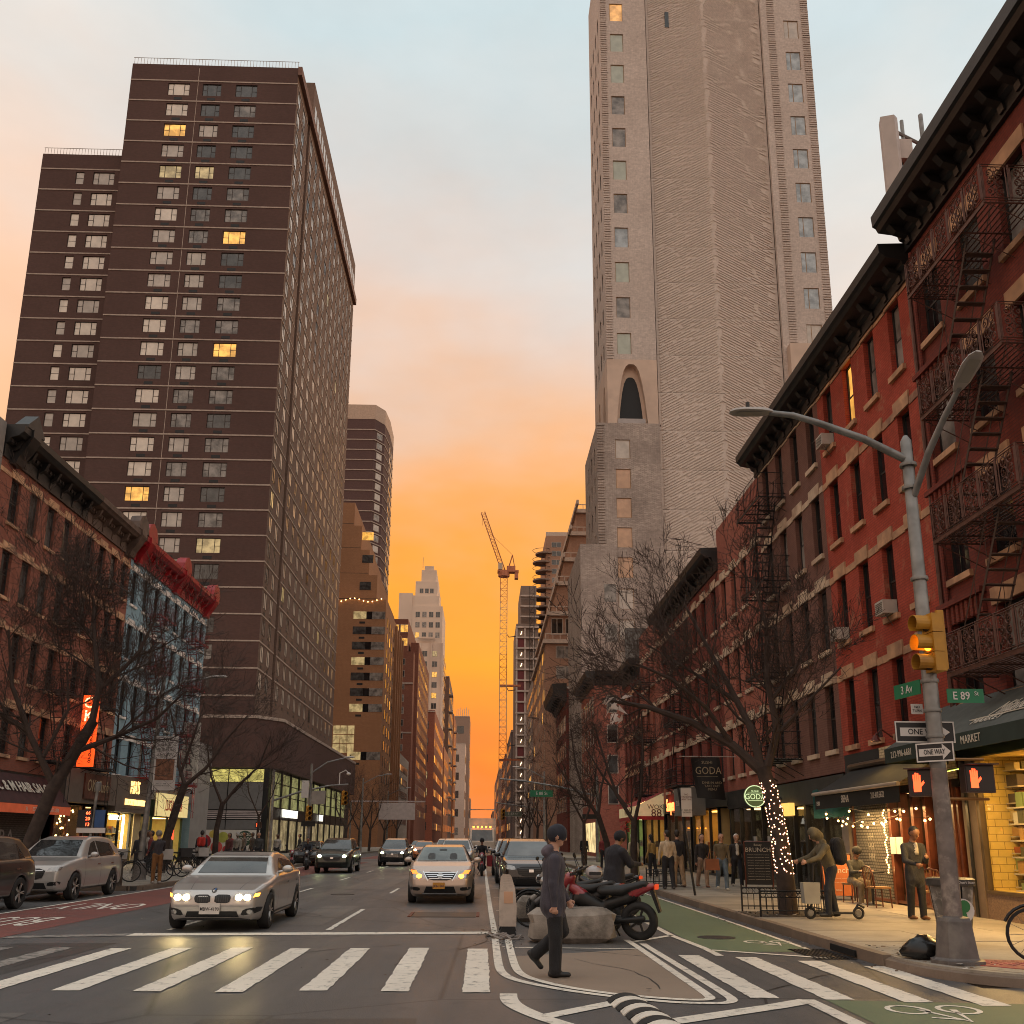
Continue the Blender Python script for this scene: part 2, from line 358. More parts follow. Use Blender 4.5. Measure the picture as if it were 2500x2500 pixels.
# coloured lanes
rect('green_bike_lane', 3.5, 15.1, 5.12, 70, .004, P_GREEN)
sheet('green_crossing_patch', [(3.68, 10.66), (6.2, 10.32), (6.6, 6), (3.62, 6)], .004, P_GREEN)
rect('red_bus_lane', -10.5, 15.5, -8.05, 70, .004, P_RED)
rect('red_bus_lane', -10.4, 82, -8.05, 420, .004, P_RED)
outer = [(.24, 17.2), (.24, 15.02), (.24, 13.93), (.25, 12.98), (.31, 12.49), (.42, 12.1), (.64, 11.73), (.99, 11.27), (1.44, 10.86), (1.8, 10.62), (2.09, 10.47), (2.41, 10.43), (2.58, 10.46), (2.68, 10.62), (2.7, 10.95), (2.68, 12.72), (2.64, 15.6), (2.64, 16.2)]
inner = [(.46, 17.0), (.45, 14.46), (.46, 13.13), (.52, 12.52), (.68, 12.06), (1.0, 11.5), (1.45, 11.05), (1.83, 10.81), (2.13, 10.67), (2.35, 10.64), (2.46, 10.7), (2.49, 10.95), (2.48, 12.71), (2.48, 15.46), (2.46, 16.8)]
sheet('beige_pedestrian_island', smooth2(inner[1:-1], 1), .004, P_BEIGE)
strip('island_edge_line', smooth2(outer), .115, .008, P_WHITE); strip('island_edge_line', smooth2(inner), .11, .0085, P_WHITE)
strip('island_edge_line', [(.5, 15.62), (2.44, 15.45)], .07, .0075, P_WHITE)
strip('hatch_line', smooth2([(.31, 11.06), (.3, 10.71), (.34, 10.33), (.48, 9.89), (.65, 9.5), (.85, 9.15), (1.1, 8.6), (1.3, 7.6)]), .19, .008, P_WHITE)
strip('hatch_line', [(.62, 9.68), (1.42, 10.5)], .19, .0085, P_WHITE)
strip('hatch_line', [(1.8, 9.42), (3.05, 10.27), (3.47, 10.6)], .24, .0085, P_WHITE)
strip('hatch_line', [(3.47, 10.66), (3.48, 10.2), (3.5, 8)], .17, .008, P_WHITE)
for k in range(13):
    x = -.2 - .905 * k
    rect('crosswalk_bar', x, 11.2 + (.06 * (k % 3) - .05), x + .31, 15.42 + .05 * ((k * 5) % 3), .008, P_WHITE if k < 7 else P_FADE)
for x, y0, y1 in ((2.9, 10.75, 14.62), (3.68, 10.66, 14.4), (4.46, 10.5, 13.98), (5.17, 10.28, 13.4)):
    rect('crosswalk_bar', x, y0, x + .31, y1, .008, P_WHITE)
sheet('stop_line', [(-6.1, 17.3), (.14, 17.78), (.14, 18.2), (-6.1, 17.75)], .008, P_WHITE)
sheet('stop_line', [(-8.0, 16.85), (-6.1, 17.3), (-6.1, 17.75), (-8.0, 17.2)], .008, P_FADE)
for x, y0 in ((-2.82, 18.4), (-5.72, 18.4)):
    y = y0
    while y < 68:
        rect('lane_dash', x - .05, y, x + .05, y + (5.4 if y == y0 else 3), .008, P_WHITE); y += 12.2 if y == y0 else 9.2
    y = 86
    while y < 300:
        rect('lane_dash', x - .06, y, x + .06, y + 3, .008, P_WHITE); y += 9.2
strip('lane_edge_line', [(.25, 17.4), (.22, 24), (.2, 40), (.2, 70)], .11, .008, P_WHITE)
for y in (23.4, 28.6, 33.8): rect('parking_line', .35, y, 2.4, y + .09, .008, P_WHITE)
strip('bike_lane_line', [(3.5, 14.55), (3.5, 15.6), (3.38, 17.5), (3.4, 20), (3.4, 70)], .12, .008, P_WHITE)
strip('bike_lane_line', [(5.1, 15.3), (5.16, 20), (5.16, 70)], .08, .008, P_WHITE)
strip('bike_lane_line', [(3.55, 15.3), (5.02, 14.3)], .12, .008, P_WHITE)
strip('bike_lane_line', [(2.55, 16.5), (3.38, 17.6)], .12, .008, P_WHITE)
strip('bus_lane_line', [(-10.56, 15), (-10.56, 70)], .1, .008, P_WHITE)
for x, y, s in ((4.78, 16.5, .6), (4.55, 10.05, .72)):       # painted bicycle emblem: two wheels and a frame
    for dx in (-.36, .36): strip('bicycle_emblem', [(x + dx * s + .26 * s * math.cos(a * PI / 8), y + .32 * s * math.sin(a * PI / 8)) for a in range(17)], .055, .0085, P_WHITE)
    strip('bicycle_emblem', [(x - .2 * s, y), (x + .1 * s, y - .9 * s), (x + .28 * s, y)], .07, .0085, P_WHITE); strip('bicycle_emblem', [(x - .3 * s, y - .6 * s), (x + .05 * s, y - .75 * s)], .06, .009, P_WHITE)
for s, x, y, sz in (('ONLY', -9.3, 24.6, 1.0), ('BUS', -9.3, 20.3, 1.0)):
    o = text(s, 'lane_lettering', road, sz, (x, y, .008), (0, 0, PI), P_WHITE, 0, world=True, sx=.78); o.scale = (.72, 2.9, 1)
cover = MB().lathe([(.33, 0), (.33, .006), (.3, .008)], (4.1, 17.25, .003), n=20).build('manhole_cover', M('cast_iron', (.05, .048, .045), .55, .5, .3, 9, .3), road)
MB().lathe([(.36, 0), (.36, .007)], (-4.2, 30, .001), n=20).build('manhole_cover', M('cast_iron'), road)
pl = MB().box(-1.52, 21.5, 0, -.12, 22.85, .012).build('steel_road_plate', M('plate_steel', (.06, .055, .05), .5, .5, .3, 3), road)
MB().box(-1.6, 21.55, 0, -1.53, 22.8, .02).box(-.11, 21.55, 0, -.04, 22.8, .02).build('plate_edge', M('plate_rust', (.2, .08, .05), .8), pl)
# repairs, cracks and tyre-dark streaks
PATCH = [Masphalt('dark_repair_asphalt', (.04, .038, .036), (.06, .055, .05)), Masphalt('pale_repair_asphalt', (.10, .094, .088), (.16, .15, .14))]
for i, (x0, y0, x1, y1) in enumerate([(-7.4, 12.2, -5.9, 16.2), (-3.9, 19.6, -3.1, 25), (-1.9, 28, .0, 33), (-7.6, 26, -6.2, 40), (-2.6, 7.5, -.6, 9.6), (-8, 8.6, -4.4, 9.9), (.9, 8.2, 1.25, 9.2), (-4.6, 33, -3.2, 45), (3.4, 8.6, 3.44, 10)]):
    sheet('asphalt_patch', [(x0 + rnd.uniform(-.1, .1), y0), (x1, y0 + rnd.uniform(-.15, .15)), (x1 + rnd.uniform(-.1, .1), y1), (x0, y1 + rnd.uniform(-.15, .15))], .003, PATCH[i % 2])
TAR = M('tar_seam', (.016, .015, .015), .5)
for i in range(26):
    x, y = rnd.uniform(-9, 3), rnd.uniform(8, 42); a = rnd.choice((0, PI / 2, PI / 2)) + rnd.uniform(-.3, .3); P = [(x, y)]
    for k in range(rnd.randint(6, 14)): a += rnd.uniform(-.35, .35); P.append((P[-1][0] + .3 * math.cos(a), P[-1][1] + .3 * math.sin(a)))
    strip('road_crack', P, [rnd.uniform(.008, .03) for _ in P], .0052, TAR)
# ---- pavements: slabs, kerb stones
def pave(name, xs, ys, holes=(), zt=.15, skip=None):
    mb = MB(); mb.box(min(xs), min(ys), -.05, max(xs), max(ys), zt - .012)
    s = struct(name, mb, JOINT); cache = {}
    for x0, x1 in zip(xs, xs[1:]):
        for y0, y1 in zip(ys, ys[1:]):
            if skip and skip(x0, x1, y0, y1): continue
            k = (round(x1 - x0, 3), round(y1 - y0, 3))
            if k not in cache: cache[k] = MB().box(.006, .006, 0, k[0] - .006, k[1] - .006, .03).mesh('paving_slab', SLAB)
            put(cache[k], 'paving_slab', s, (x0, y0, zt - .03 + rnd.uniform(-.002, .002)))
    return s
def lin(a, b, n): return [a + (b - a) * i / n for i in range(n + 1)]
pv_r = pave('sidewalk_right', lin(KR + .15, XR + .3, 3), lin(15.2, 70, 32))
pave('sidewalk_left', lin(XL - .3, KL - .15, 5), lin(18, 70, 30))
pave('sidewalk_left_extension', lin(KL - .15, KB - .15, 2), lin(31.6, 70, 24))
# rounded corner by the lamp post, with the warning tiles
arc = [(7.5 + 1.95 * math.cos(a), 13.1 + 1.95 * math.sin(a)) for a in [PI + PI / 2 * i / 12 for i in range(13)]]
cor = MB().prism([(p[0] + .0, p[1]) for p in arc] + [(40, 11.15), (40, 15.2), (KR + .15, 15.2)], 'z', -.05, .146)
corner = struct('sidewalk_corner', cor, SLAB)
struct('sidewalk_side_street', MB().box(XR + .3, 15.2, -.05, 60, 16.0, .146), SLAB)
def kerb(name, pts, w=.15, h=.15, m=KERB):
    s = struct(name, MB().box(pts[0][0] - .02, pts[0][1] - .02, -.05, pts[0][0] + .02, pts[0][1] + .02, .02), m)
    for (a, b) in zip(pts, pts[1:]):
        d = Vector((b[0] - a[0], b[1] - a[1])); L = d.length; n = max(1, round(L / 1.8)); ang = math.atan2(d.y, d.x)
        me = MB().box(.002, -w / 2, 0, L / n - .002, w / 2, h + .05)
        me = me.mesh('kerb_stone', m)
        for i in range(n): put(me, 'kerb_stone', s, (a[0] + d.x * i / n, a[1] + d.y * i / n, -.05 + rnd.uniform(-.004, .004)), ang)
    return s
kerb('kerb_right', [(KR + .08, 70), (KR + .08, 15.4)] + [(KR + .1, 13.4)])
strip_c = MB()
_k = [(KR + .1, 13.4)] + arc[1:] + [(40, 11.15)]
for (a, b) in zip(_k, _k[1:]):
    strip_c.add([(a[0] - .07, a[1] - .05, 0), (b[0] - .07, b[1] - .05, 0), (b[0] - .06, b[1] - .04, .1), (a[0] - .06, a[1] - .04, .1), (b[0] + .1, b[1] + .1, .15), (a[0] + .1, a[1] + .1, .15)], [(0, 1, 2, 3), (3, 2, 4, 5)])
strip_c.build('corner_kerb', KERB, corner, smooth=40)
kerb('kerb_left', [(KL - .08, 16), (KL - .08, 31.5)]); kerb('kerb_left_extension', [(KL - .1, 31.55), (KB - .4, 31.6), (KB - .08, 32.0), (KB - .08, 70)])
for x0, x1, nm in ((XL - 2, KL - .1, 'sidewalk_far_left'), (KR + .1, XR + 2, 'sidewalk_far_right')):
    struct(nm, MB().box(x0, 83, -.05, x1, 1400, .15), SLAB)
# warning tiles: slab with raised domes
tt = MB().prism([(6.1, 12.45), (6.62, 11.93), (7.6, 11.45), (9.0, 11.3), (9.0, 12.35), (7.4, 12.75), (6.4, 12.95)], 'z', .13, .154)
for i in range(26):
    for j in range(14):
        x, y = 6.2 + i * .11, 11.4 + j * .11
        if 12.45 - (x - 6.1) * .62 + .12 < y < 12.85 - (x - 6.1) * .15 and y > 11.36: tt.lathe([(.03, .154), (.018, .162)], (x, y, 0), n=6)
tt.build('tactile_paving', M('red_tactile_tile', (.36, .07, .065), .7, 0, .3, 4, .2, dirt=(.2, .1, .08)), corner)
# storm drain: iron grating in the gutter and an opening in the kerb
gr = thing('storm_drain', 'iron storm drain grating in the gutter beside the green lane', 'drain', (5.1, 14.8, 0))
for k in range(9): MB().box(4.82 + k * .058, 14.2, .001, 4.85 + k * .058, 15.45, .012).build('bar', BLACK, gr)
MB().box(4.78, 14.15, .0005, 5.38, 15.5, .004).build('pit', M('pit_black', (.004, .004, .004), .9), gr)
MB().box(5.40, 14.3, .02, 5.424, 15.3, .11).build('kerb_opening', M('pit_black'), gr)
# rubber hump with black and white bands
hump = thing('rubber_speed_hump', 'black and white striped rubber hump on the asphalt by the island', 'speed hump', (1.62, 9.6, 0))
for k in range(9):
    y0 = 10.62 - k * .22; pr = [(1.4 + .4 * i / 8, .01 + .075 * math.sin(PI * i / 8) ** .7) for i in range(9)]
    dx = .035 * (k - 4)
    MB().prism([(p[0] + dx * .5, p[1]) for p in pr] + [(1.8 + dx * .5, .001), (1.4 + dx * .5, .001)], 'y', y0 - .218, y0).build('band', P_WHITE if k % 2 else RUBBER, hump)
# litter and leaves in the gutter
lm = [M('litter_paper', (.55, .5, .44), .8), M('litter_leaf', (.13, .075, .04), .9), M('litter_dark', (.05, .045, .04), .9)]
lit = MB()
for _ in range(520):
    k = rnd.random()
    if k < .38: x, y, z = rnd.uniform(4.95, 5.4), rnd.uniform(12.5, 60), .012
    elif k < .62: x, y, z = rnd.gauss(.35, .14), rnd.gauss(17.2, 1.0), .012
    elif k < .8: x, y, z = rnd.gauss(6.2, .45), rnd.gauss(20.6, .35), .165
    elif k < .9: x, y, z = rnd.uniform(5.6, 6.6), rnd.uniform(11.9, 14.5), .16
    else: x, y, z = rnd.uniform(-9, 3.4), rnd.uniform(9, 40), .012
    r = rnd.uniform(.012, .05); a = rnd.uniform(0, 6.3); lit.mat(rnd.choice((0, 1, 1, 2, 2)))
    P = [(x + r * math.cos(a + q * 1.57) * rnd.uniform(.5, 1.2), y + r * math.sin(a + q * 1.57) * rnd.uniform(.5, 1.2), z + rnd.uniform(0, .02)) for q in range(4)]
    lit.quad(*P)
o = lit.build('litter', lm); tag(o, 'scraps of paper and dead leaves lying along the kerbs', 'litter', kind='stuff')
# ================================================================ building kit
RZ = {('y', -1): 0, ('x', -1): -PI / 2, ('x', 1): PI / 2}
class Face:
    """an upright wall plane: ax 'x' (runs along Y) or 'y' (runs along X); sg = which way it looks"""
    def __init__(s, ax, pos, sg): s.ax, s.pos, s.sg = ax, pos, sg; s.rz = RZ[(ax, sg)]
    def p(s, u, z, d=0.):
        q = s.pos - s.sg * d
        return (q, u, z) if s.ax == 'x' else (u, q, z)
    def flip(s): return (s.ax == 'x') == (s.sg < 0)
    def wall(s, mb, u0, u1, z0, z1, holes=(), dep=.18):
        us = sorted({u0, u1, *[h[0] for h in holes], *[h[1] for h in holes]}); zs = sorted({z0, z1, *[h[2] for h in holes], *[h[3] for h in holes]})
        ui = {u: i for i, u in enumerate(us)}; zi = {z: i for i, z in enumerate(zs)}
        occ = np.zeros((len(us), len(zs)), bool)
        for a, b, c, d in holes: occ[ui[a]:ui[b], zi[c]:zi[d]] = True
        def q(a, b, c, d): mb.quad(*((a, d, c, b) if s.flip() else (a, b, c, d)))
        for j in range(len(zs) - 1):
            i = 0
            while i < len(us) - 1:
                if occ[i, j]: i += 1; continue
                k = i
                while k < len(us) - 1 and not occ[k, j]: k += 1
                q(s.p(us[i], zs[j]), s.p(us[k], zs[j]), s.p(us[k], zs[j + 1]), s.p(us[i], zs[j + 1])); i = k
        for a, b, c, d in holes:
            q(s.p(a, c), s.p(b, c), s.p(b, c, dep), s.p(a, c, dep)); q(s.p(a, d, dep), s.p(b, d, dep), s.p(b, d), s.p(a, d))
            q(s.p(a, c), s.p(a, c, dep), s.p(a, d, dep), s.p(a, d)); q(s.p(b, c, dep), s.p(b, c), s.p(b, d), s.p(b, d, dep))
        return mb
    def bx(s, mb, u0, u1, z0, z1, out, inn=.0):
        """box proud of the wall by out, set in by inn"""
        a = s.p(u0, z0, -out); b = s.p(u1, z1, inn)
        return mb.box(min(a[0], b[0]), min(a[1], b[1]), z0, max(a[0], b[0]), max(a[1], b[1]), z1)
    def piece(s, name, parent, m, u0, u1, z0, z1, out, inn=0.):
        return s.bx(MB(), u0, u1, z0, z1, out, inn).build(name, m, parent)
    def prof(s, mb, pr, u0, u1):
        """sweep an (out, z) profile along the wall"""
        n = len(pr); vs = [s.p(u0, z, -o) for o, z in pr] + [s.p(u1, z, -o) for o, z in pr]
        fs = [(i, (i + 1) % n, n + (i + 1) % n, n + i) for i in range(n)] + [tuple(range(n - 1, -1, -1)), tuple(range(n, 2 * n))]
        return mb.add(vs, fs)
_wm = {}
def win_meshes(w, h, style, fm, dep):
    k = (round(w, 3), round(h, 3), style, fm.name, dep)
    if k in _wm: return _wm[k]
    mb = MB(); f = .055 if w < 1.5 else .06; y0, y1 = dep - .07, dep; hw = w / 2
    def fb(x0, x1, z0, z1, a=0.): mb.box(x0, y0 + a, z0, x1, y1, z1)
    fb(-hw, -hw + f, 0, h); fb(hw - f, hw, 0, h); fb(-hw + f, hw - f, 0, f); fb(-hw + f, hw - f, h - f, h)
    panes = []
    if style == 'dh':
        fb(-hw + f, hw - f, h * .48, h * .48 + .05, .01); panes = [(-hw + f, hw - f, f, h * .48, .02), (-hw + f, hw - f, h * .48 + .05, h - f, .0)]
    elif style == 'triple':
        c = w * .25
        for x in (-c, c): fb(x - .03, x + .03, f, h - f)
        for x0, x1 in ((-hw + f, -c - .03), (c + .03, hw - f)): fb(x0, x1, h * .47, h * .47 + .05)
        panes = [(-hw + f, -c - .03, f, h * .47, .02), (-hw + f, -c - .03, h * .47 + .05, h - f, 0), (-c + .03, c - .03, f, h - f, .01), (c + .03, hw - f, f, h * .47, .02), (c + .03, hw - f, h * .47 + .05, h - f, 0)]
    elif style == 'two':
        fb(-.03, .03, f, h - f); panes = [(-hw + f, -.03, f, h - f, 0), (.03, hw - f, f, h - f, .01)]
    elif style == 'slide':
        x = -hw * .35; fb(x - .04, x + .04, f, h - f); panes = [(-hw + f, x - .04, f, h - f, .02), (x + .04, hw - f, f, h - f, 0)]
    elif style == 'six':
        for x in (-hw / 3, hw / 3): fb(x - .02, x + .02, f, h - f, .01)
        fb(-hw + f, hw - f, h * .62, h * .62 + .04, .012); panes = [(-hw + f, hw - f, f, h - f, 0)]
    else: panes = [(-hw + f, hw - f, f, h - f, 0)]
    fr = mb.mesh('window', fm); pm = MB()
    for x0, x1, z0, z1, a in panes: pm.quad((x0, dep - .03 - a, z0), (x1, dep - .03 - a, z0), (x1, dep - .03 - a, z1), (x0, dep - .03 - a, z1))
    _wm[k] = (fr, pm, {}); return _wm[k]
def window(parent, F, u, z, w, h, style, fm, glass, dep=.18, pane=True):
    """u: centre along the wall, z: bottom"""
    fr, pm, pc = win_meshes(w, h, style, fm, dep)
    o = put(fr, 'window', parent, F.p(u, z), F.rz)
    if glass.name not in pc: pc[glass.name] = pm.mesh('pane', glass)
    p = put(pc[glass.name], 'pane', o, None, world=False)
    return o
def pick(r, opts):
    x = r.random() * sum(w for _, w in opts)
    for g, w in opts:
        x -= w
        if x <= 0: return g
    return opts[-1][0]
def shell(mb, x0, y0, z0, x1, y1, z1, skip=''):
    """box walls and roof without the named faces: W(-x) E(+x) N(-y) S(+y)"""
    if 'W' not in skip: mb.quad((x0, y1, z0), (x0, y0, z0), (x0, y0, z1), (x0, y1, z1))
    if 'E' not in skip: mb.quad((x1, y0, z0), (x1, y1, z0), (x1, y1, z1), (x1, y0, z1))
    if 'N' not in skip: mb.quad((x0, y0, z0), (x1, y0, z0), (x1, y0, z1), (x0, y0, z1))
    if 'S' not in skip: mb.quad((x1, y1, z0), (x0, y1, z0), (x0, y1, z1), (x1, y1, z1))
    if 'T' not in skip: mb.quad((x0, y0, z1), (x1, y0, z1), (x1, y1, z1), (x0, y1, z1))
    return mb
# ---------------------------------------------------------------- fire escapes
_scroll = {}
def scroll_panel(w, h, m):
    """ornate iron railing panel: border, scrolls and a rosette, thin bars"""
    k = (round(w, 2), round(h, 2), m.name)
    if k in _scroll: return _scroll[k]
    mb = MB()
    for a, b in (((0, 0), (w, 0)), ((0, h), (w, h)), ((0, h * .94), (w, h * .94)), ((0, h * .07), (w, h * .07)), ((0, 0), (0, h)), ((w, 0), (w, h)), ((w * .09, h * .07), (w * .09, h * .94)), ((w * .91, h * .07), (w * .91, h * .94)), ((w * .045, 0), (w * .045, h))):
        mb.tube((a[0], 0, a[1]), (b[0], 0, b[1]), .012, n=4)
    def spiral(cx, cz, r, t0, turns, d):
        P = []
        for i in range(15):
            t = i / 14; a = t0 + d * t * turns * 2 * PI; q = r * (1 - t * .85); P.append((cx + q * math.cos(a), 0, cz + q * math.sin(a)))
        mb.path(P, .011, 3, False)
    for cz in (.25, .5, .75):
        for s in (-1, 1):
            spiral(w * (.5 + s * .19), h * cz, w * .185, PI / 2, 1.25, s); spiral(w * (.5 + s * .19), h * (cz + .01), w * .185, -PI / 2, 1.25, -s)
    for cz in (.37, .63, .14, .87): mb.path([(w * .5 + w * .1 * math.cos(a * PI / 5), 0, h * cz + w * .1 * math.sin(a * PI / 5)) for a in range(11)], .008, 3, False)
    mb.tube((w * .5, 0, h * .07), (w * .5, 0, h * .94), .007, n=3)
    _scroll[k] = mb.mesh('railing_panel', m); return _scroll[k]
def fire_escape(parent, F, u0, u1, levels, out, rail_h, m, ornate=False, stairs=(), ladder=None, stair_m=None, ends='both'):
    """balconies with slatted floors and railings, tied by steep stairs"""
    fe = thing('fire_escape', None, None, F.p((u0 + u1) / 2, levels[-1])); fe.parent = parent; fe.location = Vector(F.p((u0 + u1) / 2, levels[-1])) - parent.location
    stair_m = stair_m or m
    for z in levels:
        pf = MB(); n = max(5, int(out / .11))
        for i in range(n + 1):
            d = .06 + (out - .1) * i / n; a = F.p(u0, z, -d); b = F.p(u1, z, -d); pf.tube(a, b, .016, n=4)
        for i in range(int((u1 - u0) / .9) + 2):
            u = min(u1, u0 + i * .9); pf.tube(F.p(u, z - .03, -.02), F.p(u, z - .03, -out), .02, n=4)
            pf.tube(F.p(u, z - .03, -out + .05), F.p(u, z - .55, -.02), .013, n=4)
        F.prof(pf, [(out - .03, z - .06), (out, z - .06), (out, z + .03), (out - .03, z + .03)], u0, u1)
        pf.build('platform', m, fe)
        if ornate:
            n = round((u1 - u0) / .62); w = (u1 - u0) / n; me = scroll_panel(w, rail_h, m)
            for i in range(n): put(me, 'railing_panel', fe, F.p(u0 + i * w, z + .03, -out), PI / 2 if F.ax == 'x' else 0)
            me2 = scroll_panel(out * .5, rail_h, m)
            for u in (u0, u1):
                for i in range(2): q = F.p(u, z + .03, -out if F.sg < 0 else 0); put(me2, 'railing_panel', fe, (q[0] + i * out * .5, q[1], q[2]) if F.ax == 'x' else q, 0)
        else:
            rl = MB()
            for zz in (z + rail_h, z + rail_h * .55, z + .1):
                rl.path([F.p(u0, zz, -.02), F.p(u0, zz, -out), F.p(u1, zz, -out), F.p(u1, zz, -.02)], .013, 4)
            n = max(2, round((u1 - u0) / .17))
            for i in range(n + 1):
                u = u0 + (u1 - u0) * i / n; rl.tube(F.p(u, z, -out), F.p(u, z + rail_h, -out), .007 if i % 5 else .014, n=3)
            for u in (u0, u1):
                for d in (.35, .7): rl.tube(F.p(u, z, -out * d), F.p(u, z + rail_h, -out * d), .007, n=3)
                rl.tube(F.p(u, z + .1, -.05), F.p(u, z + rail_h * .95, -out + .05), .008, n=3); rl.tube(F.p(u, z + rail_h * .95, -.05), F.p(u, z + .1, -out + .05), .008, n=3)
            rl.build('railing', m, fe)
    for (ua, za, ub, zb) in stairs:
        st = MB(); d0 = out * .5; wd = .28
        for s in (-wd, wd):
            a, b = F.p(ua, za, -d0 - s), F.p(ub, zb, -d0 - s); st.path([a, b], .024, 4)
            a2, b2 = F.p(ua, za + .75, -d0 - s), F.p(ub, zb + .75, -d0 - s); st.path([a2, b2], .012, 4)
            for t in (.05, .35, .65, .95): st.tube(F.p(ua + (ub - ua) * t, za + (zb - za) * t, -d0 - s), F.p(ua + (ub - ua) * t, za + (zb - za) * t + .75, -d0 - s), .008, n=3)
        for i in range(1, 11):
            t = i / 11; u, z = ua + (ub - ua) * t, za + (zb - za) * t; F.bx(st, u - .07, u + .07, z - .01, z + .012, d0 + wd, -(d0 - wd))
        st.build('stair', stair_m, fe)
    if ladder:
        u, za, zb = ladder; ld = MB()
        for s in (-.2, .2): ld.tube(F.p(u + s, za, -out + .1), F.p(u + s, zb, -out + .1), .015, n=4)
        for i in range(int((zb - za) / .3)): ld.tube(F.p(u - .2, za + .15 + i * .3, -out + .1), F.p(u + .2, za + .15 + i * .3, -out + .1), .009, n=3)
        ld.build('ladder', m, fe)
    return fe
def cornice(parent, F, u0, u1, pr, m, brackets=0, bz=(0, 1), bo=.5, dent=0, dz=0, do=.2, name='cornice'):
    c = F.prof(MB(), pr, u0, u1).build(name, m, parent)
    bm = None
    for i in range(brackets):
        u = u0 + (u1 - u0) * (i + .5) / brackets; w = .09
        F.prof(MB(), [(0, bz[0]), (bo * .25, bz[0]), (bo * .3, bz[0] + (bz[1] - bz[0]) * .35), (bo * .75, bz[0] + (bz[1] - bz[0]) * .55), (bo, bz[1]), (0, bz[1])], u - w, u + w).build('bracket', m, c)
    for i in range(dent):
        u = u0 + (u1 - u0) * (i + .5) / dent; F.bx(MB(), u - .06, u + .06, dz, dz + .14, do).build('dentil', m, c)
    return c
def shade_lights(name, loc, size, col, power, rot=(0, 0, 0), parent=None):
    l = bpy.data.lights.new(name, 'AREA'); l.shape = 'RECTANGLE'; l.size, l.size_y = size; l.color = col; l.energy = power
    o = bpy.data.objects.new(name, l); C.objects.link(o); o.location = loc; o.rotation_euler = rot
    if parent:
        o.parent = parent; o.location = Vector(loc) - parent.location
    return o
FR = Face('x', XR, -1); FL = Face('x', XL, 1)
# ================================================================ right-hand row
BR_RED = MB_brick('red_painted_brick', (.36, .062, .036), (.41, .076, .044), (.25, .05, .036), stain=.5, vs=.6, var=.3, worn=(.38, .15, .09))
BR_CRN = MB_brick('dark_red_brick', (.185, .042, .03), (.235, .056, .037), (.13, .042, .034), stain=.5, vs=.5, worn=(.15, .05, .04))
BR_BRN = MB_brick('brown_painted_brick', (.17, .085, .065), (.19, .095, .072), (.14, .07, .055), stain=.3)
BR_RED2 = MB_brick('weathered_red_brick', (.31, .09, .06), (.38, .12, .078), (.26, .12, .09), stain=.5)
SH_DARKER = M('charcoal_render', (.03, .028, .026), .7)
STONE = M('sandstone_trim', (.52, .30, .17), .8, 0, .25, 2, .3, 25, dirt=(.2, .1, .07), ds=.9)
STONE2 = M('whitewashed_trim', (.55, .42, .30), .8, 0, .2, 2, .3, 25, dirt=(.3, .18, .12), ds=.8)
CORN = M('black_painted_cornice', (.012, .011, .011), .45, 0, .5, 1.5, .2, 20, dirt=(.022, .018, .016))
SASH = M('dark_window_frame', (.02, .018, .016), .5)
W_OPTS = [(G_DARK, 6), (G_GREY, 2), (G_HALF, 1.2)]
r2 = random.Random(11)
FLOORS = (13.0, 10.07, 7.13, 4.22)          # window sills of the four upper floors
def lintels(b, F, cols, zt, w, m, bw=.2, band=None):
    """stepped stone heads over the windows with the band course between them"""
    cs = sorted(cols)
    for u in cs: F.piece('lintel', b, m, u - w / 2 - .1, u + w / 2 + .1, zt, zt + .36, .045)
    if band:
        e = [band[0]] + [x for u in cs for x in (u - w / 2 - .1, u + w / 2 + .1)] + [band[1]]
        for a, c in zip(e[::2], e[1::2]):
            if c - a > .05: F.piece('band_course', b, m, a, c, zt - .02, zt + .17, .025)
def front(b, F, u0, u1, z0, z1, cols, rows, w, h, wm, dep, opts, style='dh', fm=None, rr=r2, sill=None, below=None, lit=()):
    holes = [(u - w / 2, u + w / 2, z, z + h) for u in cols for z in rows]
    mb = MB(); F.wall(mb, u0, u1, z0, z1, holes, dep)
    mb.build('facade_wall', wm, b)
    for i, z in enumerate(rows):
        for j, u in enumerate(cols):
            window(b, F, u, z, w, h, style, fm or SASH, G_LIT if (i, j) in lit else pick(rr, opts), dep)
            if sill: F.piece('sill', b, sill, u - w / 2 - .1, u + w / 2 + .1, z - .14, z, .09)
# --- corner house with the scrolled fire escapes
mil = thing('corner_brick_house', 'dark red brick corner house with scrolled iron fire escapes and heavy black cornice', 'building', (XR + 5, 17, 0))
shell(MB(), XR, 13.0, .1, XR + 14, 20.2, 16.2, 'W').build('side_wall', BR_CRN, mil)
mcols = (13.9, 15.75, 17.5, 19.3)
front(mil, FR, 13.0, 20.2, 3.9, 15.9, mcols, (12.95, 10.05, 7.2, 4.5), .95, 1.75, BR_CRN, .2, [(G_DARK, 4), (G_HALF, 2), (G_GREY, 2)], sill=STONE)
for z in (12.95, 10.05, 7.2, 4.5):
    for u in mcols: FR.piece('lintel', mil, STONE, u - .62, u + .62, z + 1.75, z + 2.1, .05)
for z in (12.0, 9.1, 6.4):
    FR.piece('ledge', mil, BR_CRN, 18.3, 20.18, z + .2, z + .32, .16)
    for i in range(9): FR.piece('corbel', mil, BR_CRN, 18.35 + i * .2, 18.45 + i * .2, z - .2, z + .198, .1)
cornice(mil, FR, 12.2, 20.0, [(-.05, 15.55), (.1, 15.55), (.12, 15.8), (.22, 15.86), (.26, 16.0), (.72, 16.06), (.78, 16.18), (.85, 16.22), (.87, 16.5), (-.05, 16.55)], CORN, 13, (15.62, 16.05), .62)
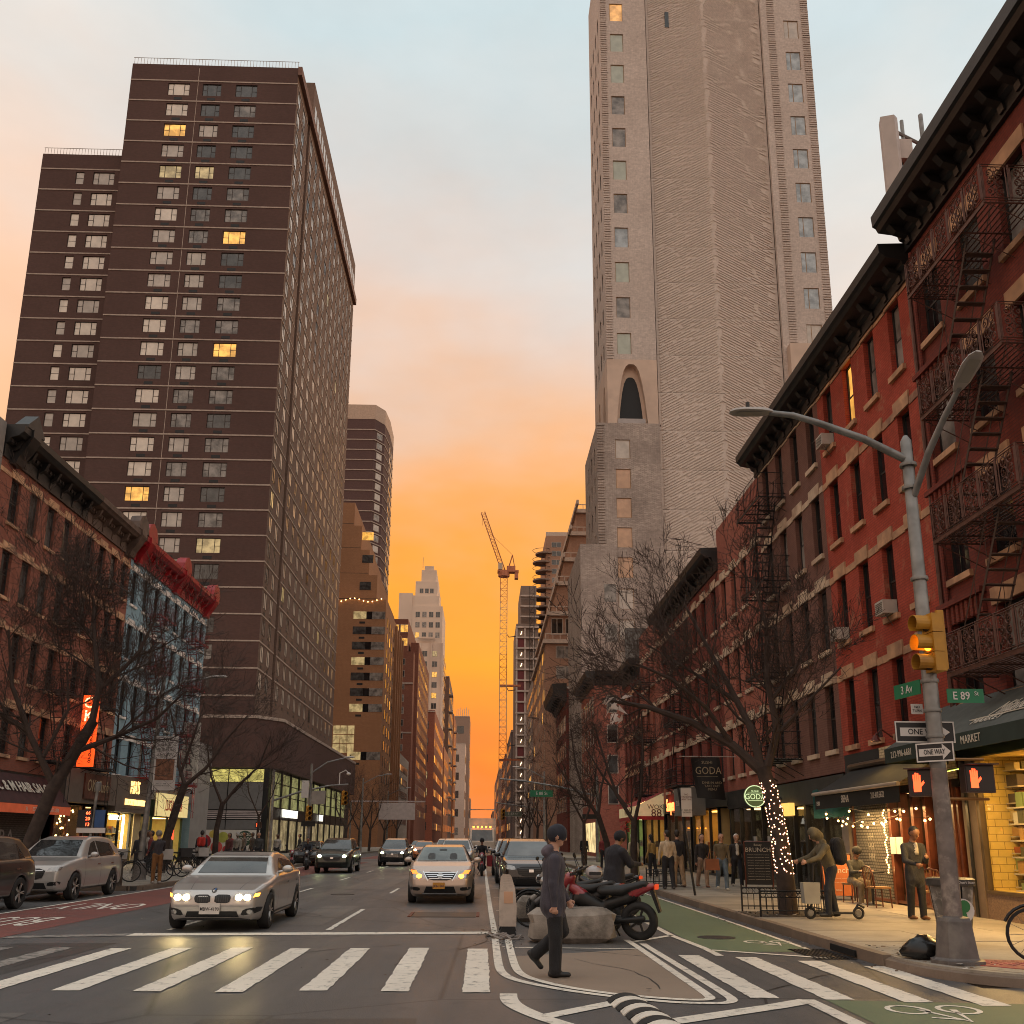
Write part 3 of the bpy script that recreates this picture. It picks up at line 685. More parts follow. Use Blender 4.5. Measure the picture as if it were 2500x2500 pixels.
IRON_B = M('brown_iron', (.12, .055, .04), .55, .3, .3, 5)
fire_escape(mil, FR, 15.0, 18.2, (13.2, 10.33, 7.6, 4.85), 1.05, .76, IRON_B, True, stairs=((17.9, 10.33, 16.1, 13.2), (17.9, 7.6, 16.1, 10.33), (17.9, 4.85, 16.1, 7.6)), stair_m=M('grey_brown_iron', (.11, .075, .06), .6, .2))
for u, m_ in ((20.05, IRON_B), (19.8, BR_CRN)): MB().tube((XR - .08, u, 3.9), (XR - .08, u, 15.4), .05, n=8).build('downpipe', m_, mil)
# --- red house and brown house under one cornice
red = thing('red_painted_house', 'bright red painted brick house with sandstone window heads beside the corner house', 'building', (XR + 5, 23.4, 0))
shell(MB(), XR, 20.2, .1, XR + 14, 26.7, 15.4, 'WN').build('side_wall', BR_RED, red)
rc = (21.15, 22.72, 24.27, 25.87)
front(red, FR, 20.2, 26.7, 3.55, 15.4, rc, FLOORS, .66, 1.86, BR_RED, .2, W_OPTS, sill=STONE, lit={(0, 2)})
for z in FLOORS: lintels(red, FR, rc, z + 1.86, .66, STONE, band=(20.22, 26.69))
pbm = MB_brick('yellow_white_brick', (.62, .50, .30), (.68, .56, .34), (.4, .3, .18), .21, .07, .012, stain=.25)
FR.piece('plaster_band', red, pbm, 20.3, 24.2, 2.97, 3.98, .03); FR.piece('plaster_band', red, SH_DARKER, 24.2, 26.6, 2.97, 3.98, .03)
for u in (21.6, 23.2):
    MB().path([(XR, u, 4.1), (XR - .35, u, 4.35), (XR - .5, u, 4.2)], .02, 5).lathe([(.05, 4.2), (.13, 4.05)], (XR - .5, u, 0), n=8).build('gooseneck_lamp', M('rusty_red_lamp', (.14, .03, .02), .6), red)
    shade_lights('gooseneck_glow', (XR - .5, u, 4.0), (.15, .15), (1, .6, .18), 9, (0, math.radians(35), 0), red)
brown = thing('brown_painted_house', 'dull brown painted house with whitewashed window heads and plain iron fire escape', 'building', (XR + 5, 30, 0))
shell(MB(), XR, 26.7, .1, XR + 14, 33.2, 15.38, 'WN').build('side_wall', BR_RED2, brown)
bc = (27.45, 29.05, 30.65, 32.25)
front(brown, FR, 26.7, 33.2, 3.55, 15.38, bc, FLOORS, .7, 1.9, BR_BRN, .2, W_OPTS, sill=STONE2)
for z in FLOORS: lintels(brown, FR, bc, z + 1.9, .7, STONE2, band=(26.72, 33.15))
PR2 = [(-.05, 14.95), (.08, 14.95), (.1, 15.2), (.2, 15.25), (.22, 15.35), (.6, 15.42), (.66, 15.5), (.74, 15.55), (.76, 15.78), (-.05, 15.82)]
cornice(red, FR, 20.0, 26.7, PR2, CORN, 8, (15.0, 15.42), .5); cornice(brown, FR, 26.7, 33.3, PR2, CORN, 8, (15.0, 15.42), .5)
fire_escape(brown, FR, 30.1, 32.9, (13.05, 10.1, 7.15, 4.2), .95, .85, BLACK, False, stairs=((32.3, 10.1, 30.7, 13.05), (32.3, 7.15, 30.7, 10.1), (32.3, 4.2, 30.7, 7.15)), ladder=None)
# --- further houses of the row
def row_house(name, label, y0, y1, zt, wm, ncol, rows, w, h, trim, dep=.2, opts=W_OPTS, corn=None, cm=CORN, z0=3.6, fe=None, band=True, F=FR, xd=14, style='dh', fem=BLACK):
    X = F.pos; x0, x1 = (X, X + xd) if F.sg < 0 else (X - xd, X)
    b = thing(name, label, 'building', ((x0 + x1) / 2, (y0 + y1) / 2, 0))
    shell(MB(), x0, y0, .1, x1, y1, zt, 'W' if F.sg < 0 else 'E').build('side_wall', wm, b)
    cols = [y0 + (y1 - y0) * (i + .5) / ncol for i in range(ncol)]
    front(b, F, y0, y1, z0, zt, cols, rows, w, h, wm, dep, opts, sill=trim, style=style)
    for z in rows: lintels(b, F, cols, z + h, w, trim, band=(y0 + .02, y1 - .02) if band else None)
    if corn: cornice(b, F, y0 - .05, y1 + .05, [(-.05, zt - .9), (.08, zt - .9), (.1, zt - .6), (.22, zt - .5), (.26, zt - .35), (.6, zt - .28), (.72, zt - .2), (.76, zt + .08), (-.05, zt + .12)], cm, corn, (zt - .8, zt - .3), .5, corn * 3, zt - .5, .33)
    if fe: fire_escape(b, F, fe[0], fe[1], [z + .02 for z in rows], .95, .85, fem, False, stairs=[(fe[1] - .5, a, fe[0] + .6, c) for a, c in zip(rows[1:], rows)], ladder=(fe[1] - .4, 2.6, rows[-1] + .4) if fe[2] else None)
    return b
h3 = row_house('parapet_brick_house', 'orange red brick house with plain flat parapet and pale window surrounds', 33.2, 39.7, 15.0, BR_RED2, 4, (10.6, 7.3, 4.2), .72, 1.9, STONE2)
h4 = row_house('black_cornice_house', 'wide red brick house under a long black cornice mid row', 39.7, 53.4, 14.1, BR_CRN, 7, (10.6, 7.3, 4.2), .8, 1.95, STONE2, corn=12, fe=(45.6, 48.6, False))
h5 = row_house('flat_topped_brick_house', 'brick house with sloping light edged parapet behind the bare street tree', 53.4, 61, 14.6, BR_RED2, 4, (10.8, 7.4, 4.2), .8, 1.9, STONE2, fe=(55.6, 58.5, False))
h6 = row_house('end_brick_house', 'dark brick house at the far end of the row by the crossing', 61, 68.5, 13.2, BR_CRN, 4, (9.6, 6.6, 4.1), .8, 1.8, STONE, corn=7)
# ---------------------------------------------------------------- shopfronts of the right row
SH_DK = M('black_shopfront', (.014, .014, .014), .35, 0, .3, 2); SH_GY = M('grey_ribbed_cladding', (.038, .036, .033), .6, 0, .2)
CREAM_W = M('warm_cream_wall', (.62, .42, .17), .7, 0, .1); WOOD = M('varnished_wood', (.12, .035, .018), .35, 0, .4, 3, .2, 12, coat=.3)
GLASSCLR = None
def clear_glass():
    global GLASSCLR
    if GLASSCLR: return GLASSCLR
    m, t, b = nodes('clear_shop_glass'); out = t.nodes['Material Output']
    g = nd(t, 'ShaderNodeBsdfGlossy'); g.inputs['Roughness'].default_value = .02; tr = nd(t, 'ShaderNodeBsdfTransparent'); tr.inputs[0].default_value = (.9, .92, .9, 1)
    geo = nd(t, 'ShaderNodeNewGeometry'); dp = nd(t, 'ShaderNodeVectorMath', operation='DOT_PRODUCT'); lk(t, geo.outputs['Incoming'], dp.inputs[0]); lk(t, geo.outputs['Normal'], dp.inputs[1])
    def mth(op, a, b=0.):
        n = nd(t, 'ShaderNodeMath', operation=op)
        for i, v in enumerate((a, b)):
            if isinstance(v, float): n.inputs[i].default_value = v
            else: lk(t, v, n.inputs[i])
        return n
    fr = mth('ADD', mth('MULTIPLY', mth('POWER', mth('SUBTRACT', 1., mth('ABSOLUTE', dp.outputs['Value']).outputs[0]).outputs[0], 5.).outputs[0], .75).outputs[0], .04); mx = nd(t, 'ShaderNodeMixShader'); lk(t, fr.outputs[0], mx.inputs[0]); lk(t, tr.outputs[0], mx.inputs[1]); lk(t, g.outputs[0], mx.inputs[2]); lk(t, mx.outputs[0], out.inputs[0])
    GLASSCLR = m; return m
def shop(b, F, u0, u1, z0, z1, wallm, depth=2.6, col=(1, .62, .22), power=60, shelves=0, goods=None, bulk=None, bulkm=None, mull=(), frm=SH_DK, seed=1, glass=True):
    """a glazed shop: recessed lit room with shelves and goods, glass, frame and bulkhead; parts of building b"""
    rr = random.Random(seed); s = thing('shopfront', None, None); s.parent = b; s.location = Vector(F.p((u0 + u1) / 2, z0)) - b.location
    rm = MB()
    P = lambda u, z, d: F.p(u, z, d)
    rm.quad(P(u0, z0, depth), P(u1, z0, depth), P(u1, z1, depth), P(u0, z1, depth)); rm.quad(P(u0, z0, .05), P(u1, z0, .05), P(u1, z0, depth), P(u0, z0, depth)); rm.quad(P(u0, z1, .05), P(u1, z1, .05), P(u1, z1, depth), P(u0, z1, depth))
    rm.quad(P(u0, z0, .05), P(u0, z0, depth), P(u0, z1, depth), P(u0, z1, .05)); rm.quad(P(u1, z0, .05), P(u1, z0, depth), P(u1, z1, depth), P(u1, z1, .05))
    rm.build('interior', wallm, s)
    if glass: MB().quad(P(u0, z0, .06), P(u1, z0, .06), P(u1, z1, .06), P(u0, z1, .06)).build('shop_window', clear_glass(), s)
    for u in (u0, u1, *mull): F.piece('mullion', s, frm, u - .05, u + .05, z0, z1, .02, .1)
    F.piece('sill', s, frm, u0, u1, z0 - .06, z0, .04, .1)
    if bulk is not None: F.piece('bulkhead', s, bulkm or frm, u0 - .05, u1 + .05, bulk, z0 - .061, .01, .25)
    for k in range(shelves):
        z = z0 + (z1 - z0) * .72 * k / max(1, shelves); d = .3
        F.piece('shelf', s, M('pale_shelf', (.5, .42, .3), .5), u0 + .1, u1 - .5, z, z + .03, -d, d + .5)
        gm = MB(); u = u0 + .15
        while u < u1 - .75:
            w = rr.uniform(.1, .26); h = rr.uniform(.1, .26) * min(1.4, (z1 - z0) / shelves / .35); gm.mat(rr.randrange(len(goods))); F.bx(gm, u, u + w, z + .031, z + .03 + h, -d - .05, d + .35); u += w + rr.uniform(.01, .08)
        gm.build('shelf_goods', goods, s)
    a, bb = P(u0, z1, .3), P(u1, z1, depth - .3); ctr = [(a[i] + bb[i]) / 2 for i in range(3)]; ctr[2] = z1 - .08
    sx, sy = abs(a[0] - bb[0]), abs(a[1] - bb[1])
    MB().box(ctr[0] - sx * .3, ctr[1] - sy * .38, z1 - .05, ctr[0] + sx * .3, ctr[1] + sy * .38, z1 - .02).build('ceiling_light', Memit('shop_ceiling_light_%d' % seed, col, 3), s)
    shade_lights('shop_lamp', ctr, (sx * .7, sy * .8), col, power, parent=s)
    return s
GOODS = [M('goods_%d' % i, c, .5) for i, c in enumerate([(.5, .4, .2), (.35, .10, .05), (.10, .09, .05), (.55, .5, .4), (.2, .25, .1), (.08, .06, .05), (.45, .25, .08)])]
TILE_Y = MB_brick('yellow_tiled_wall', (.66, .46, .13), (.7, .5, .15), (.3, .2, .06), .3, .15, .008, stain=.1)
ms = shop(mil, FR, 13.3, 19.55, .7, 3.35, TILE_Y, 2.4, (1, .58, .14), 2200, 6, GOODS, .1, M('speckled_granite', (.20, .13, .09), .4, 0, .3, 30), (17.4,), M('bronze_frame', (.14, .10, .06), .4, .5), 3)
rr = random.Random(77)
for k in range(8):          # display shelves across the end of the shop window
    z = .75 + k * .33; MB().box(10.75, 19.0, z, 12.5, 19.5, z + .025).build('display_shelf', M('pale_shelf'), ms); gm = MB(); x = 10.78
    while x < 12.4:
        w = rr.uniform(.07, .2); gm.mat(rr.randrange(7)); gm.box(x, 19.02 + rr.uniform(0, .12), z + .026, x + w, 19.45, z + .03 + rr.uniform(.1, .26)); x += w + rr.uniform(.01, .05)
    gm.build('shelf_goods', GOODS, ms)
MB().lathe([(.02, 3.3), (.02, 2.75), (.13, 2.62)], (10.9, 18.7, 0), n=10).build('pendant_lamp', WARM, ms)
for i in range(3):
    FR.bx(MB(), 15.6 + i * 1.3, 16.7 + i * 1.3, 2.55, 3.15, -.9, .95).build('menu_board', M('yellow_board', (.7, .5, .15), .6), ms)
FR.piece('fascia', mil, SH_DK, 13.0, 20.2, 3.36, 3.9, .02, .3); FR.piece('pier', mil, M('worn_beige_pier', (.17, .12, .085), .7), 19.62, 20.18, .1, 3.36, .03, .3)
FR.piece('pier', mil, SH_DK, 19.9, 20.0, .1, 3.36, .06)
shade_lights('awning_lamp', (9.4, 17.2, 3.2), (.5, 3.5), (1, .6, .2), 200, parent=mil)
GRN_AWN = M('dark_green_awning_canvas', (.022, .036, .03), .8, 0, .2, 3, .15, 90)
aw = thing('green_market_awning', 'dark green canvas awning of the corner market with white lettering', 'awning', (9.5, 17.5, 3.3))
MB().add([(10.2, 13.2, 4.55), (10.2, 20.6, 4.55), (8.8, 20.6, 3.6), (8.8, 13.2, 3.6), (8.8, 20.6, 3.3), (8.8, 13.2, 3.3)], [(0, 1, 2, 3), (3, 2, 4, 5)]).add([(10.2, 20.6, 4.55), (10.2, 20.6, 3.3), (8.8, 20.6, 3.3), (8.8, 20.6, 3.6)], [(0, 1, 2, 3)]).build('canvas', M('green_grey_awning_top', (.085, .095, .085), .8, 0, .15, 3, .15, 90), aw)
MB().box(8.775, 13.2, 3.29, 8.79, 20.6, 3.6).build('valance', GRN_AWN, aw); MB().box(8.8, 20.605, 3.29, 10.2, 20.62, 3.6).build('side_valance', GRN_AWN, aw)
LET_W = M('white_lettering', (.62, .57, .48), .6, 0, .05)
text('Milano', 'lettering', aw, .3, (8.765, 17.85, 3.47), RW, LET_W, .003, sx=.75, shear=.35); text('MARKET', 'lettering', aw, .21, (8.765, 16.85, 3.45), RW, LET_W, .003, sx=.9)
text('212-996-6681', 'lettering', aw, .2, (8.765, 19.75, 3.44), RW, LET_W, .003, sx=.9)
rotS = (math.radians(90 - 34.2 + .0), 0, -PI / 2); rotS = (math.radians(56 - 22), 0, -PI / 2)
text('Milano', 'lettering', aw, .62, (9.36, 16.4, 4.0), rotS, LET_W, .003, sx=.7, shear=.4); text('MARKET', 'lettering', aw, .24, (9.05, 16.75, 3.80), rotS, LET_W, .003, sx=1.15)
MB().box(9.13, 15.4, 3.85, 9.16, 17.5, 3.87).build('lettering_rule', LET_W, aw)
MB().add([(9.9, 18.6, 3.15), (9.9, 20.2, 3.15), (9.0, 20.3, 2.95), (9.0, 18.7, 2.95)], [(0, 1, 2, 3)]).build('lower_canvas', M('bright_green_canvas', (.10, .22, .06), .7), aw)
# dark-wood restaurant front in the red house
sie = shop(red, FR, 20.45, 26.4, .25, 2.95, M('dim_restaurant_wall', (.05, .03, .02), .7), 2.5, (1, .55, .2), 5, 0, GOODS, None, None, (), WOOD, 5, True)
for u in (20.6, 21.25, 21.9, 22.55, 23.2, 23.85): FR.piece('wooden_post', sie, WOOD, u - .07, u + .07, .15, 2.95, .06, .12)
for u in (20.6, 21.25, 21.9, 22.55): FR.piece('door_panel', sie, WOOD, u + .08, u + .57, .15, .95, .0, .06)
FR.piece('fascia', red, SH_DK, 20.2, 26.6, 2.8, 2.96, .04, .3)
sh = FR.bx(MB(), 24.1, 26.2, .15, 2.7, .01, .05).build('roller_shutter', MB_brick('grey_roller_shutter', (.17, .16, .145), (.2, .19, .17), (.03, .028, .025), .11, .075, .012, stain=.3, rough=.6), red)
text('HH\nHH\nHH', 'graffiti', sh, .26, (10.175, 25.2, 1.5), RW, M('faded_grey_paint', (.4, .38, .33), .8), .001)
FR.piece('menu_sheet', red, WHITE, 23.55, 23.85, 1.35, 1.75, .09, -.07); FR.piece('menu_sheet', red, WHITE, 23.15, 23.5, 1.35, 1.75, .09, -.07)
saw = thing('black_restaurant_awning', 'black retractable awning with pale front bar over the wooden restaurant front', 'awning', (9.6, 23.4, 2.6))
AWN_B = M('black_awning_canvas', (.012, .012, .011), .8, 0, .3)
MB().add([(10.19, 20.75, 3.55), (10.19, 26.1, 3.55), (9.1, 26.1, 2.9), (9.1, 20.75, 2.9)], [(0, 1, 2, 3)]).build('canvas', AWN_B, saw)
MB().box(9.085, 20.75, 2.48, 9.1, 26.1, 2.84).build('valance', AWN_B, saw); MB().tube((9.06, 20.7, 2.88), (9.06, 26.15, 2.88), .05, n=10).build('front_bar', M('pale_metal_bar', (.5, .44, .38), .4, .5), saw)
MB().tube((10.15, 20.7, 3.62), (10.15, 26.15, 3.62), .09, n=8).build('roller_case', M('brown_metal_case', (.1, .07, .05), .4, .4), saw)
text('SIENA', 'lettering', saw, .26, (9.075, 23.9, 2.67), RW, LET_W, .003, sx=.75); text('212.410.5632', 'lettering', saw, .2, (9.075, 21.9, 2.68), RW, LET_W, .003, sx=.7); text('1500', 'lettering', saw, .16, (9.075, 25.85, 2.62), RW, LET_W, .003, sx=.8)
ban = thing('teal_hanging_banner', 'teal cloth banner hanging beside the roller shutter', 'banner', (9.7, 26.5, 2.3))
gb = MB()
for i in range(6):
    x0, x1 = 9.15 + i * .17, 9.15 + (i + 1) * .17; y = 26.45 + .05 * math.sin(i * 1.3); y2 = 26.45 + .05 * math.sin((i + 1) * 1.3)
    gb.quad((x0, y, 2.25), (x1, y2, 2.25 + .02 * i), (x1, y2, 3.05), (x0, y, 3.0))
gb.build('cloth', M('teal_cloth', (.035, .16, .19), .8, 0, .25), ban); text('ONE UPSTATE', 'lettering', ban, .15, (9.65, 26.38, 2.72), RN, LET_W, .002, sx=.9)
MB().lathe([(.1, 0), (.1, .01)], (9.3, 26.37, 2.72), 'y', 14).build('round_emblem', M('red_emblem', (.4, .06, .04), .6), ban)
# brown house and its neighbours: dark sushi restaurant front
FR.piece('fascia', brown, SH_GY, 26.7, 33.2, 2.75, 3.5, .05, .3); FR.piece('pier', brown, M('grey_plaster_pier', (.2, .17, .15), .8), 26.6, 27.1, .1, 2.75, .06, .2)
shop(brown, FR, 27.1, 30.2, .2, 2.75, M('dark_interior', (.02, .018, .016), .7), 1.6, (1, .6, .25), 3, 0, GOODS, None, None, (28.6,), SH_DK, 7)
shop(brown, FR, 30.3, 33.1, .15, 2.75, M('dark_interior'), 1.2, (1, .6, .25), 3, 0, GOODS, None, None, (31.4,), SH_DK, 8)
pz = thing('lit_pizza_sign', 'small amber lit pizza sign box above the dark doorway behind the lit trunk', 'sign', (9.9, 31.8, 2.5))
MB().box(9.95, 31.1, 2.45, 10.14, 32.9, 2.85).build('box', Memit('amber_sign', (1, .55, .12), .9, (.4, .25, .08)), pz); text('PIZZA', 'lettering', pz, .3, (9.94, 32, 2.64), RW, M('brown_letters', (.12, .06, .02), .6), .003)
for y in (31.3, 31.9, 32.5): MB().lathe([(.03, 0), (.07, -.1)], (9.75, y, 3.05), n=8).build('spot_lamp', BLACK, pz)
FR.piece('fascia', h3, SH_GY, 33.2, 39.6, 2.9, 3.59, .08, .3)
fm_ = MB()
for i in range(42): FR.bx(fm_, 33.25 + i * .15, 33.31 + i * .15, 2.92, 3.58, .1)
fm_.build('cladding_ribs', SH_GY, h3)['kind'] = 'stuff'
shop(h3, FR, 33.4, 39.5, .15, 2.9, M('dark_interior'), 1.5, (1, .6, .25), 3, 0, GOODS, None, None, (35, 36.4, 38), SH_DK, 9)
for u in (34.2, 36.0): FR.piece('posted_notice', h3, M('grey_notice', (.35, .33, .3), .8), u, u + .3, 1.0, 1.8, .0, .055)
sg = thing('round_green_sign', 'round green illuminated sushi sign projecting over the pavement', 'sign', (9.45, 33.3, 3.0))
MB().lathe([(.36, -.06), (.38, -.04), (.38, .04), (.36, .06)], (9.5, 33.4, 3.15), 'y', 28).build('disc', M('olive_green_disc', (.10, .14, .06), .5, em=(.25, .33, .12), es=.12), sg)
MB().path([(9.5 + .365 * math.cos(a * PI / 16), 33.33, 3.15 + .365 * math.sin(a * PI / 16)) for a in range(33)], .016, 4).build('rim', Memit('pale_green_glow', (.62, .75, .42), .75), sg)
text('GODA', 'lettering', sg, .27, (9.5, 33.325, 3.13), RN, Memit('pale_green_glow'), .003, sx=.9); text('SUSHI', 'lettering', sg, .1, (9.5, 33.325, 3.32), RN, Memit('pale_green_glow'), .003)
for z in (3.255, 3.0): MB().box(9.25, 33.32, z, 9.75, 33.335, z + .012).build('rule', Memit('pale_green_glow'), sg)
MB().tube((9.85, 33.4, 3.15), (10.2, 33.4, 3.15), .025).build('bracket', BLACK, sg)
flag = thing('black_sushi_flag', 'black cloth flag with gold lettering hung across from the brick facade', 'flag', (9.2, 37.5, 3.9))
fb = MB(); zt, zb = 4.9, 3.3
for i in range(8):
    for j in range(6):
        def fp(a, c): u = a / 8; v = c / 6; return (8.35 + 1.15 * u + .22 * v, 38.2 + .07 * math.sin(u * 5 + v * 2), zt - (zt - zb) * v * (1 + .06 * u))
        fb.quad(fp(i, j + 1), fp(i + 1, j + 1), fp(i + 1, j), fp(i, j))
fb.build('cloth', M('black_flag_cloth', (.012, .01, .009), .7, 0, .3), flag, smooth=80); MB().tube((7.9, 38.22, 4.93), (10.2, 38.22, 4.93), .02).build('pole', M('pale_metal_bar'), flag)
GOLD = M('gold_lettering', (.36, .28, .17), .5)
text('GODA', 'lettering', flag, .42, (9.02, 38.08, 4.35), RN, GOLD, .003, sx=.85); text('SUSHI', 'lettering', flag, .17, (8.98, 38.08, 4.68), RN, GOLD, .003); text('DINE-IN AND\nTAKE OUT\nMENU', 'lettering', flag, .13, (9.15, 38.08, 3.75), RN, GOLD, .003)
MB().box(8.55, 38.08, 4.12, 9.4, 38.09, 4.13).build('rule', GOLD, flag)
# orange-lit shop
o4 = shop(h4, FR, 41.6, 46.6, .25, 3.0, CREAM_W, 2.2, (1, .58, .13), 700, 2, GOODS, .1, SH_DK, (43.2, 44.9), SH_DK, 12)
FR.bx(MB(), 42.2, 43.4, .7, 2.6, -.5, .55).build('orange_panel', M('orange_poster', (.75, .24, .03), .6, em=(1, .3, .03), es=.6), o4)
for u in (42.35, 42.9): FR.bx(MB(), u, u + .35, 1.1, 2.2, -.44, .48).build('poster', M('dark_poster', (.2, .1, .04), .6), o4)
shop(h4, FR, 47.2, 53, .25, 3.0, M('dim_restaurant_wall'), 2.2, (1, .6, .25), 25, 2, GOODS, .1, SH_DK, (49, 51), SH_DK, 13)
FR.piece('fascia', h4, SH_DK, 39.8, 53.3, 3.05, 3.6, .05, .3)
gx = thing('grey_projecting_sign', 'blank grey box sign projecting from the dark shopfront', 'sign', (9.6, 45, 3))
MB().box(9.1, 43.6, 2.75, 10.14, 45.6, 4.0).build('box', M('grey_sign_box', (.16, .15, .13), .6), gx); text('SUSHI', 'lettering', gx, .35, (9.09, 44.6, 3.3), RW, LET_W, .003)
sc = thing('red_neon_script', 'glowing red neon script above the shop windows mid row', 'neon sign', (10, 51, 3.3))
text('Scopeve', 'lettering', sc, .95, (10.05, 51.2, 3.45), RW, Memit('red_neon', (1, .12, .03), 5), .02, sx=.8); MB().box(10.08, 49.5, 3.1, 10.14, 53, 3.12).build('backing_bar', BLACK, sc)
wk = thing('red_and_white_wok_awning', 'red and white restaurant awning reading wok 88 on the far pavement', 'awning', (9.3, 57, 3))
MB().add([(10.19, 54, 4.3), (10.19, 60.5, 4.3), (8.6, 60.5, 3.5), (8.6, 54, 3.5)], [(0, 1, 2, 3)]).box(8.58, 54, 2.75, 8.62, 60.5, 2.95).box(8.62, 53.98, 2.75, 10.19, 54.02, 2.95).build('red_canvas', M('red_canvas', (.36, .03, .03), .7), wk)
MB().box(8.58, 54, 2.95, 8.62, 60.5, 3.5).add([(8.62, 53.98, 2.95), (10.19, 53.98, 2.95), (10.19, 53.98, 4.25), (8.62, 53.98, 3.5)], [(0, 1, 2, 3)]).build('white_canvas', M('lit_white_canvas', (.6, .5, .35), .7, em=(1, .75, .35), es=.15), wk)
text('WOK', 'lettering', wk, .36, (9.7, 53.95, 3.45), RN, M('dark_red_letters', (.12, .01, .01), .6), .003); text('88', 'lettering', wk, .62, (9.75, 53.95, 3.1), RN, M('dark_red_letters'), .003); text('WOK 88', 'lettering', wk, .6, (8.57, 57, 3.22), RW, M('dark_red_letters'), .003)
FR.piece('fascia', h5, SH_DK, 53.45, 60.9, 3.05, 3.6, .05, .3); FR.piece('fascia', h6, SH_GY, 61.1, 68.4, 3.1, 3.9, .05, .3)
shop(h5, FR, 54, 60.6, .25, 3.0, CREAM_W, 2.4, (1, .75, .3), 70, 2, GOODS, .1, SH_DK, (56, 58.2), SH_DK, 14)
shop(h6, FR, 61.4, 68.2, .25, 3.05, M('greenish_interior', (.35, .42, .2), .7), 2.4, (.9, 1, .45), 110, 2, GOODS, .1, SH_DK, (63.5, 66), SH_DK, 15)
ys = thing('lit_yellow_sign', 'glowing yellow sign board with upright strokes above the wok awning', 'sign', (10, 63, 4))
for i in range(9): MB().box(9.9, 58.9 + i * .62, 3.3, 9.95, 59.15 + i * .62, 3.95).build('lit_stroke', Memit('yellow_letters', (1, .7, .25), 2), ys)
MB().box(9.95, 58.5, 3.05, 10.13, 64.8, 4.1).build('backing', M('ochre_board', (.3, .2, .08), .6), ys)
ft = thing('red_foliage_garland', 'tall red artificial flower garland hanging on the far shopfront', 'garland', (9.4, 60, 2.4))
fg = MB(); rr = random.Random(5)
for _ in range(260):
    x, y, z = rr.gauss(9.1, .22), 61 + rr.gauss(0, .12), rr.uniform(2.2, 4.1); a = rr.uniform(0, 6.3); s = rr.uniform(.05, .12); fg.add([(x, y, z), (x + s * math.cos(a), y + .03, z + s * math.sin(a)), (x + s * math.cos(a + .8), y - .03, z + s * math.sin(a + .8))], [(0, 1, 2)])
fg.build('foliage', M('red_foliage', (.42, .03, .045), .7, 0, .4, 9), ft)['kind'] = 'stuff'
MB().tube((9.1, 61, 2.1), (9.1, 61, 4.2), .03).build('stem', BLACK, ft)
# air conditioners in window sills
def ac(label, u, z, F=FR):
    a = thing('window_air_conditioner', label, 'air conditioner', F.p(u, z), group=None)
    F.bx(MB(), u - .24, u + .24, z + .02, z + .36, .34, .02).build('housing', M('white_metal_housing', (.5, .46, .4), .5), a)
    g = MB()
    for i in range(6): F.bx(g, u - .2, u + .2, z + .06 + i * .045, z + .075 + i * .045, .35, -.33)
    g.build('grille', M('grey_grille', (.12, .11, .1), .6), a)
    MB().path([F.p(u - .2, z - .02, -.28), F.p(u, z - .25, -.02)], .012, 4).build('bracket', STEEL, a)
ac('white air conditioner in the top floor window of the red house', 25.87, 13.0); ac('white air conditioner in the second floor window of the red house', 25.87, 7.13); ac('white air conditioner low on the red house behind the signal pole', 22.72, 7.13)
# string of bulbs under the restaurant awning
sb = thing('string_lights', 'string of warm glowing bulbs hung under the black restaurant awning', 'string lights', (9.3, 23.4, 2.2))
rr = random.Random(9); cordp = []; bl = MB().ball((0, 0, 0), .03, 8, 6).mesh('bulb', WARM, True)
for i in range(26):
    y = 20.8 + i * .21 + rr.uniform(-.1, .1); z = 2.42 - .3 * abs(math.sin(i * .42)) - rr.uniform(0, .2); x = 9.45 + .4 * math.sin(i * 1.1); cordp.append((x, y, z + .07)); put(bl, 'bulb', sb, (x, y, z))
MB().path(cordp, .006, 3).build('cord', BLACK, sb)
shade_lights('awning_glow', (9.5, 23.4, 2.45), (.8, 4.5), (1, .6, .22), 150, parent=sb)
sb2 = thing('string_lights', 'vertical string of tiny lights hanging down the restaurant door post', 'string lights', (9.9, 24, 1.4)); b2 = MB().ball((0, 0, 0), .022, 6, 4).mesh('bulb', WARM, True)
for i in range(26): put(b2, 'bulb', sb2, (10.05 + .02 * math.sin(i), 23.95 + .03 * math.sin(i * 1.7), .9 + i * .06))
MB().tube((10.07, 23.95, .9), (10.07, 23.95, 2.5), .005, n=3).build('cord', BLACK, sb2)
# rooftop antenna behind the corner house
an = thing('rooftop_antenna', 'white panel antenna cluster with cables on the corner house roof', 'antenna', (10.1, 21, 16))
PANEL = M('pinkish_white_panel', (.5, .42, .37), .5, 0, .1)
an.location = (10.6, 22, 15.8); AZ = 2.9; AX = .75
MB().prism([(9.86, 21.6), (10.2, 21.5), (10.34, 21.62), (10.2, 21.9), (9.95, 21.9)], 'z', 15.5 + AZ, 17.95 + AZ).build('panel_antenna', PANEL, an)
MB().box(10.32, 21.95, 16.0 + AZ, 10.4, 22.0, 17.9 + AZ).box(10.36, 21.7, 16.75 + AZ, 10.72, 22.0, 17.35 + AZ).build('radio_unit', PANEL, an)
MB().tube((10.62, 21.95, 15.4), (10.62, 21.95, 18.15 + AZ), .05).tube((11.25, 22.1, 15.4), (11.25, 22.1, 18.5 + AZ), .06).build('mast', STEEL, an)
MB().tube((10.2, 21.8, 17.75 + AZ), (11.5, 22.2, 17.45 + AZ), .05).tube((10.2, 21.8, 16.5 + AZ), (11.3, 22.1, 16.45 + AZ), .04).tube((10.62, 21.95, 16.2 + AZ), (11.25, 22.1, 16.9 + AZ), .03).build('support_arm', STEEL, an)
cb = MB()
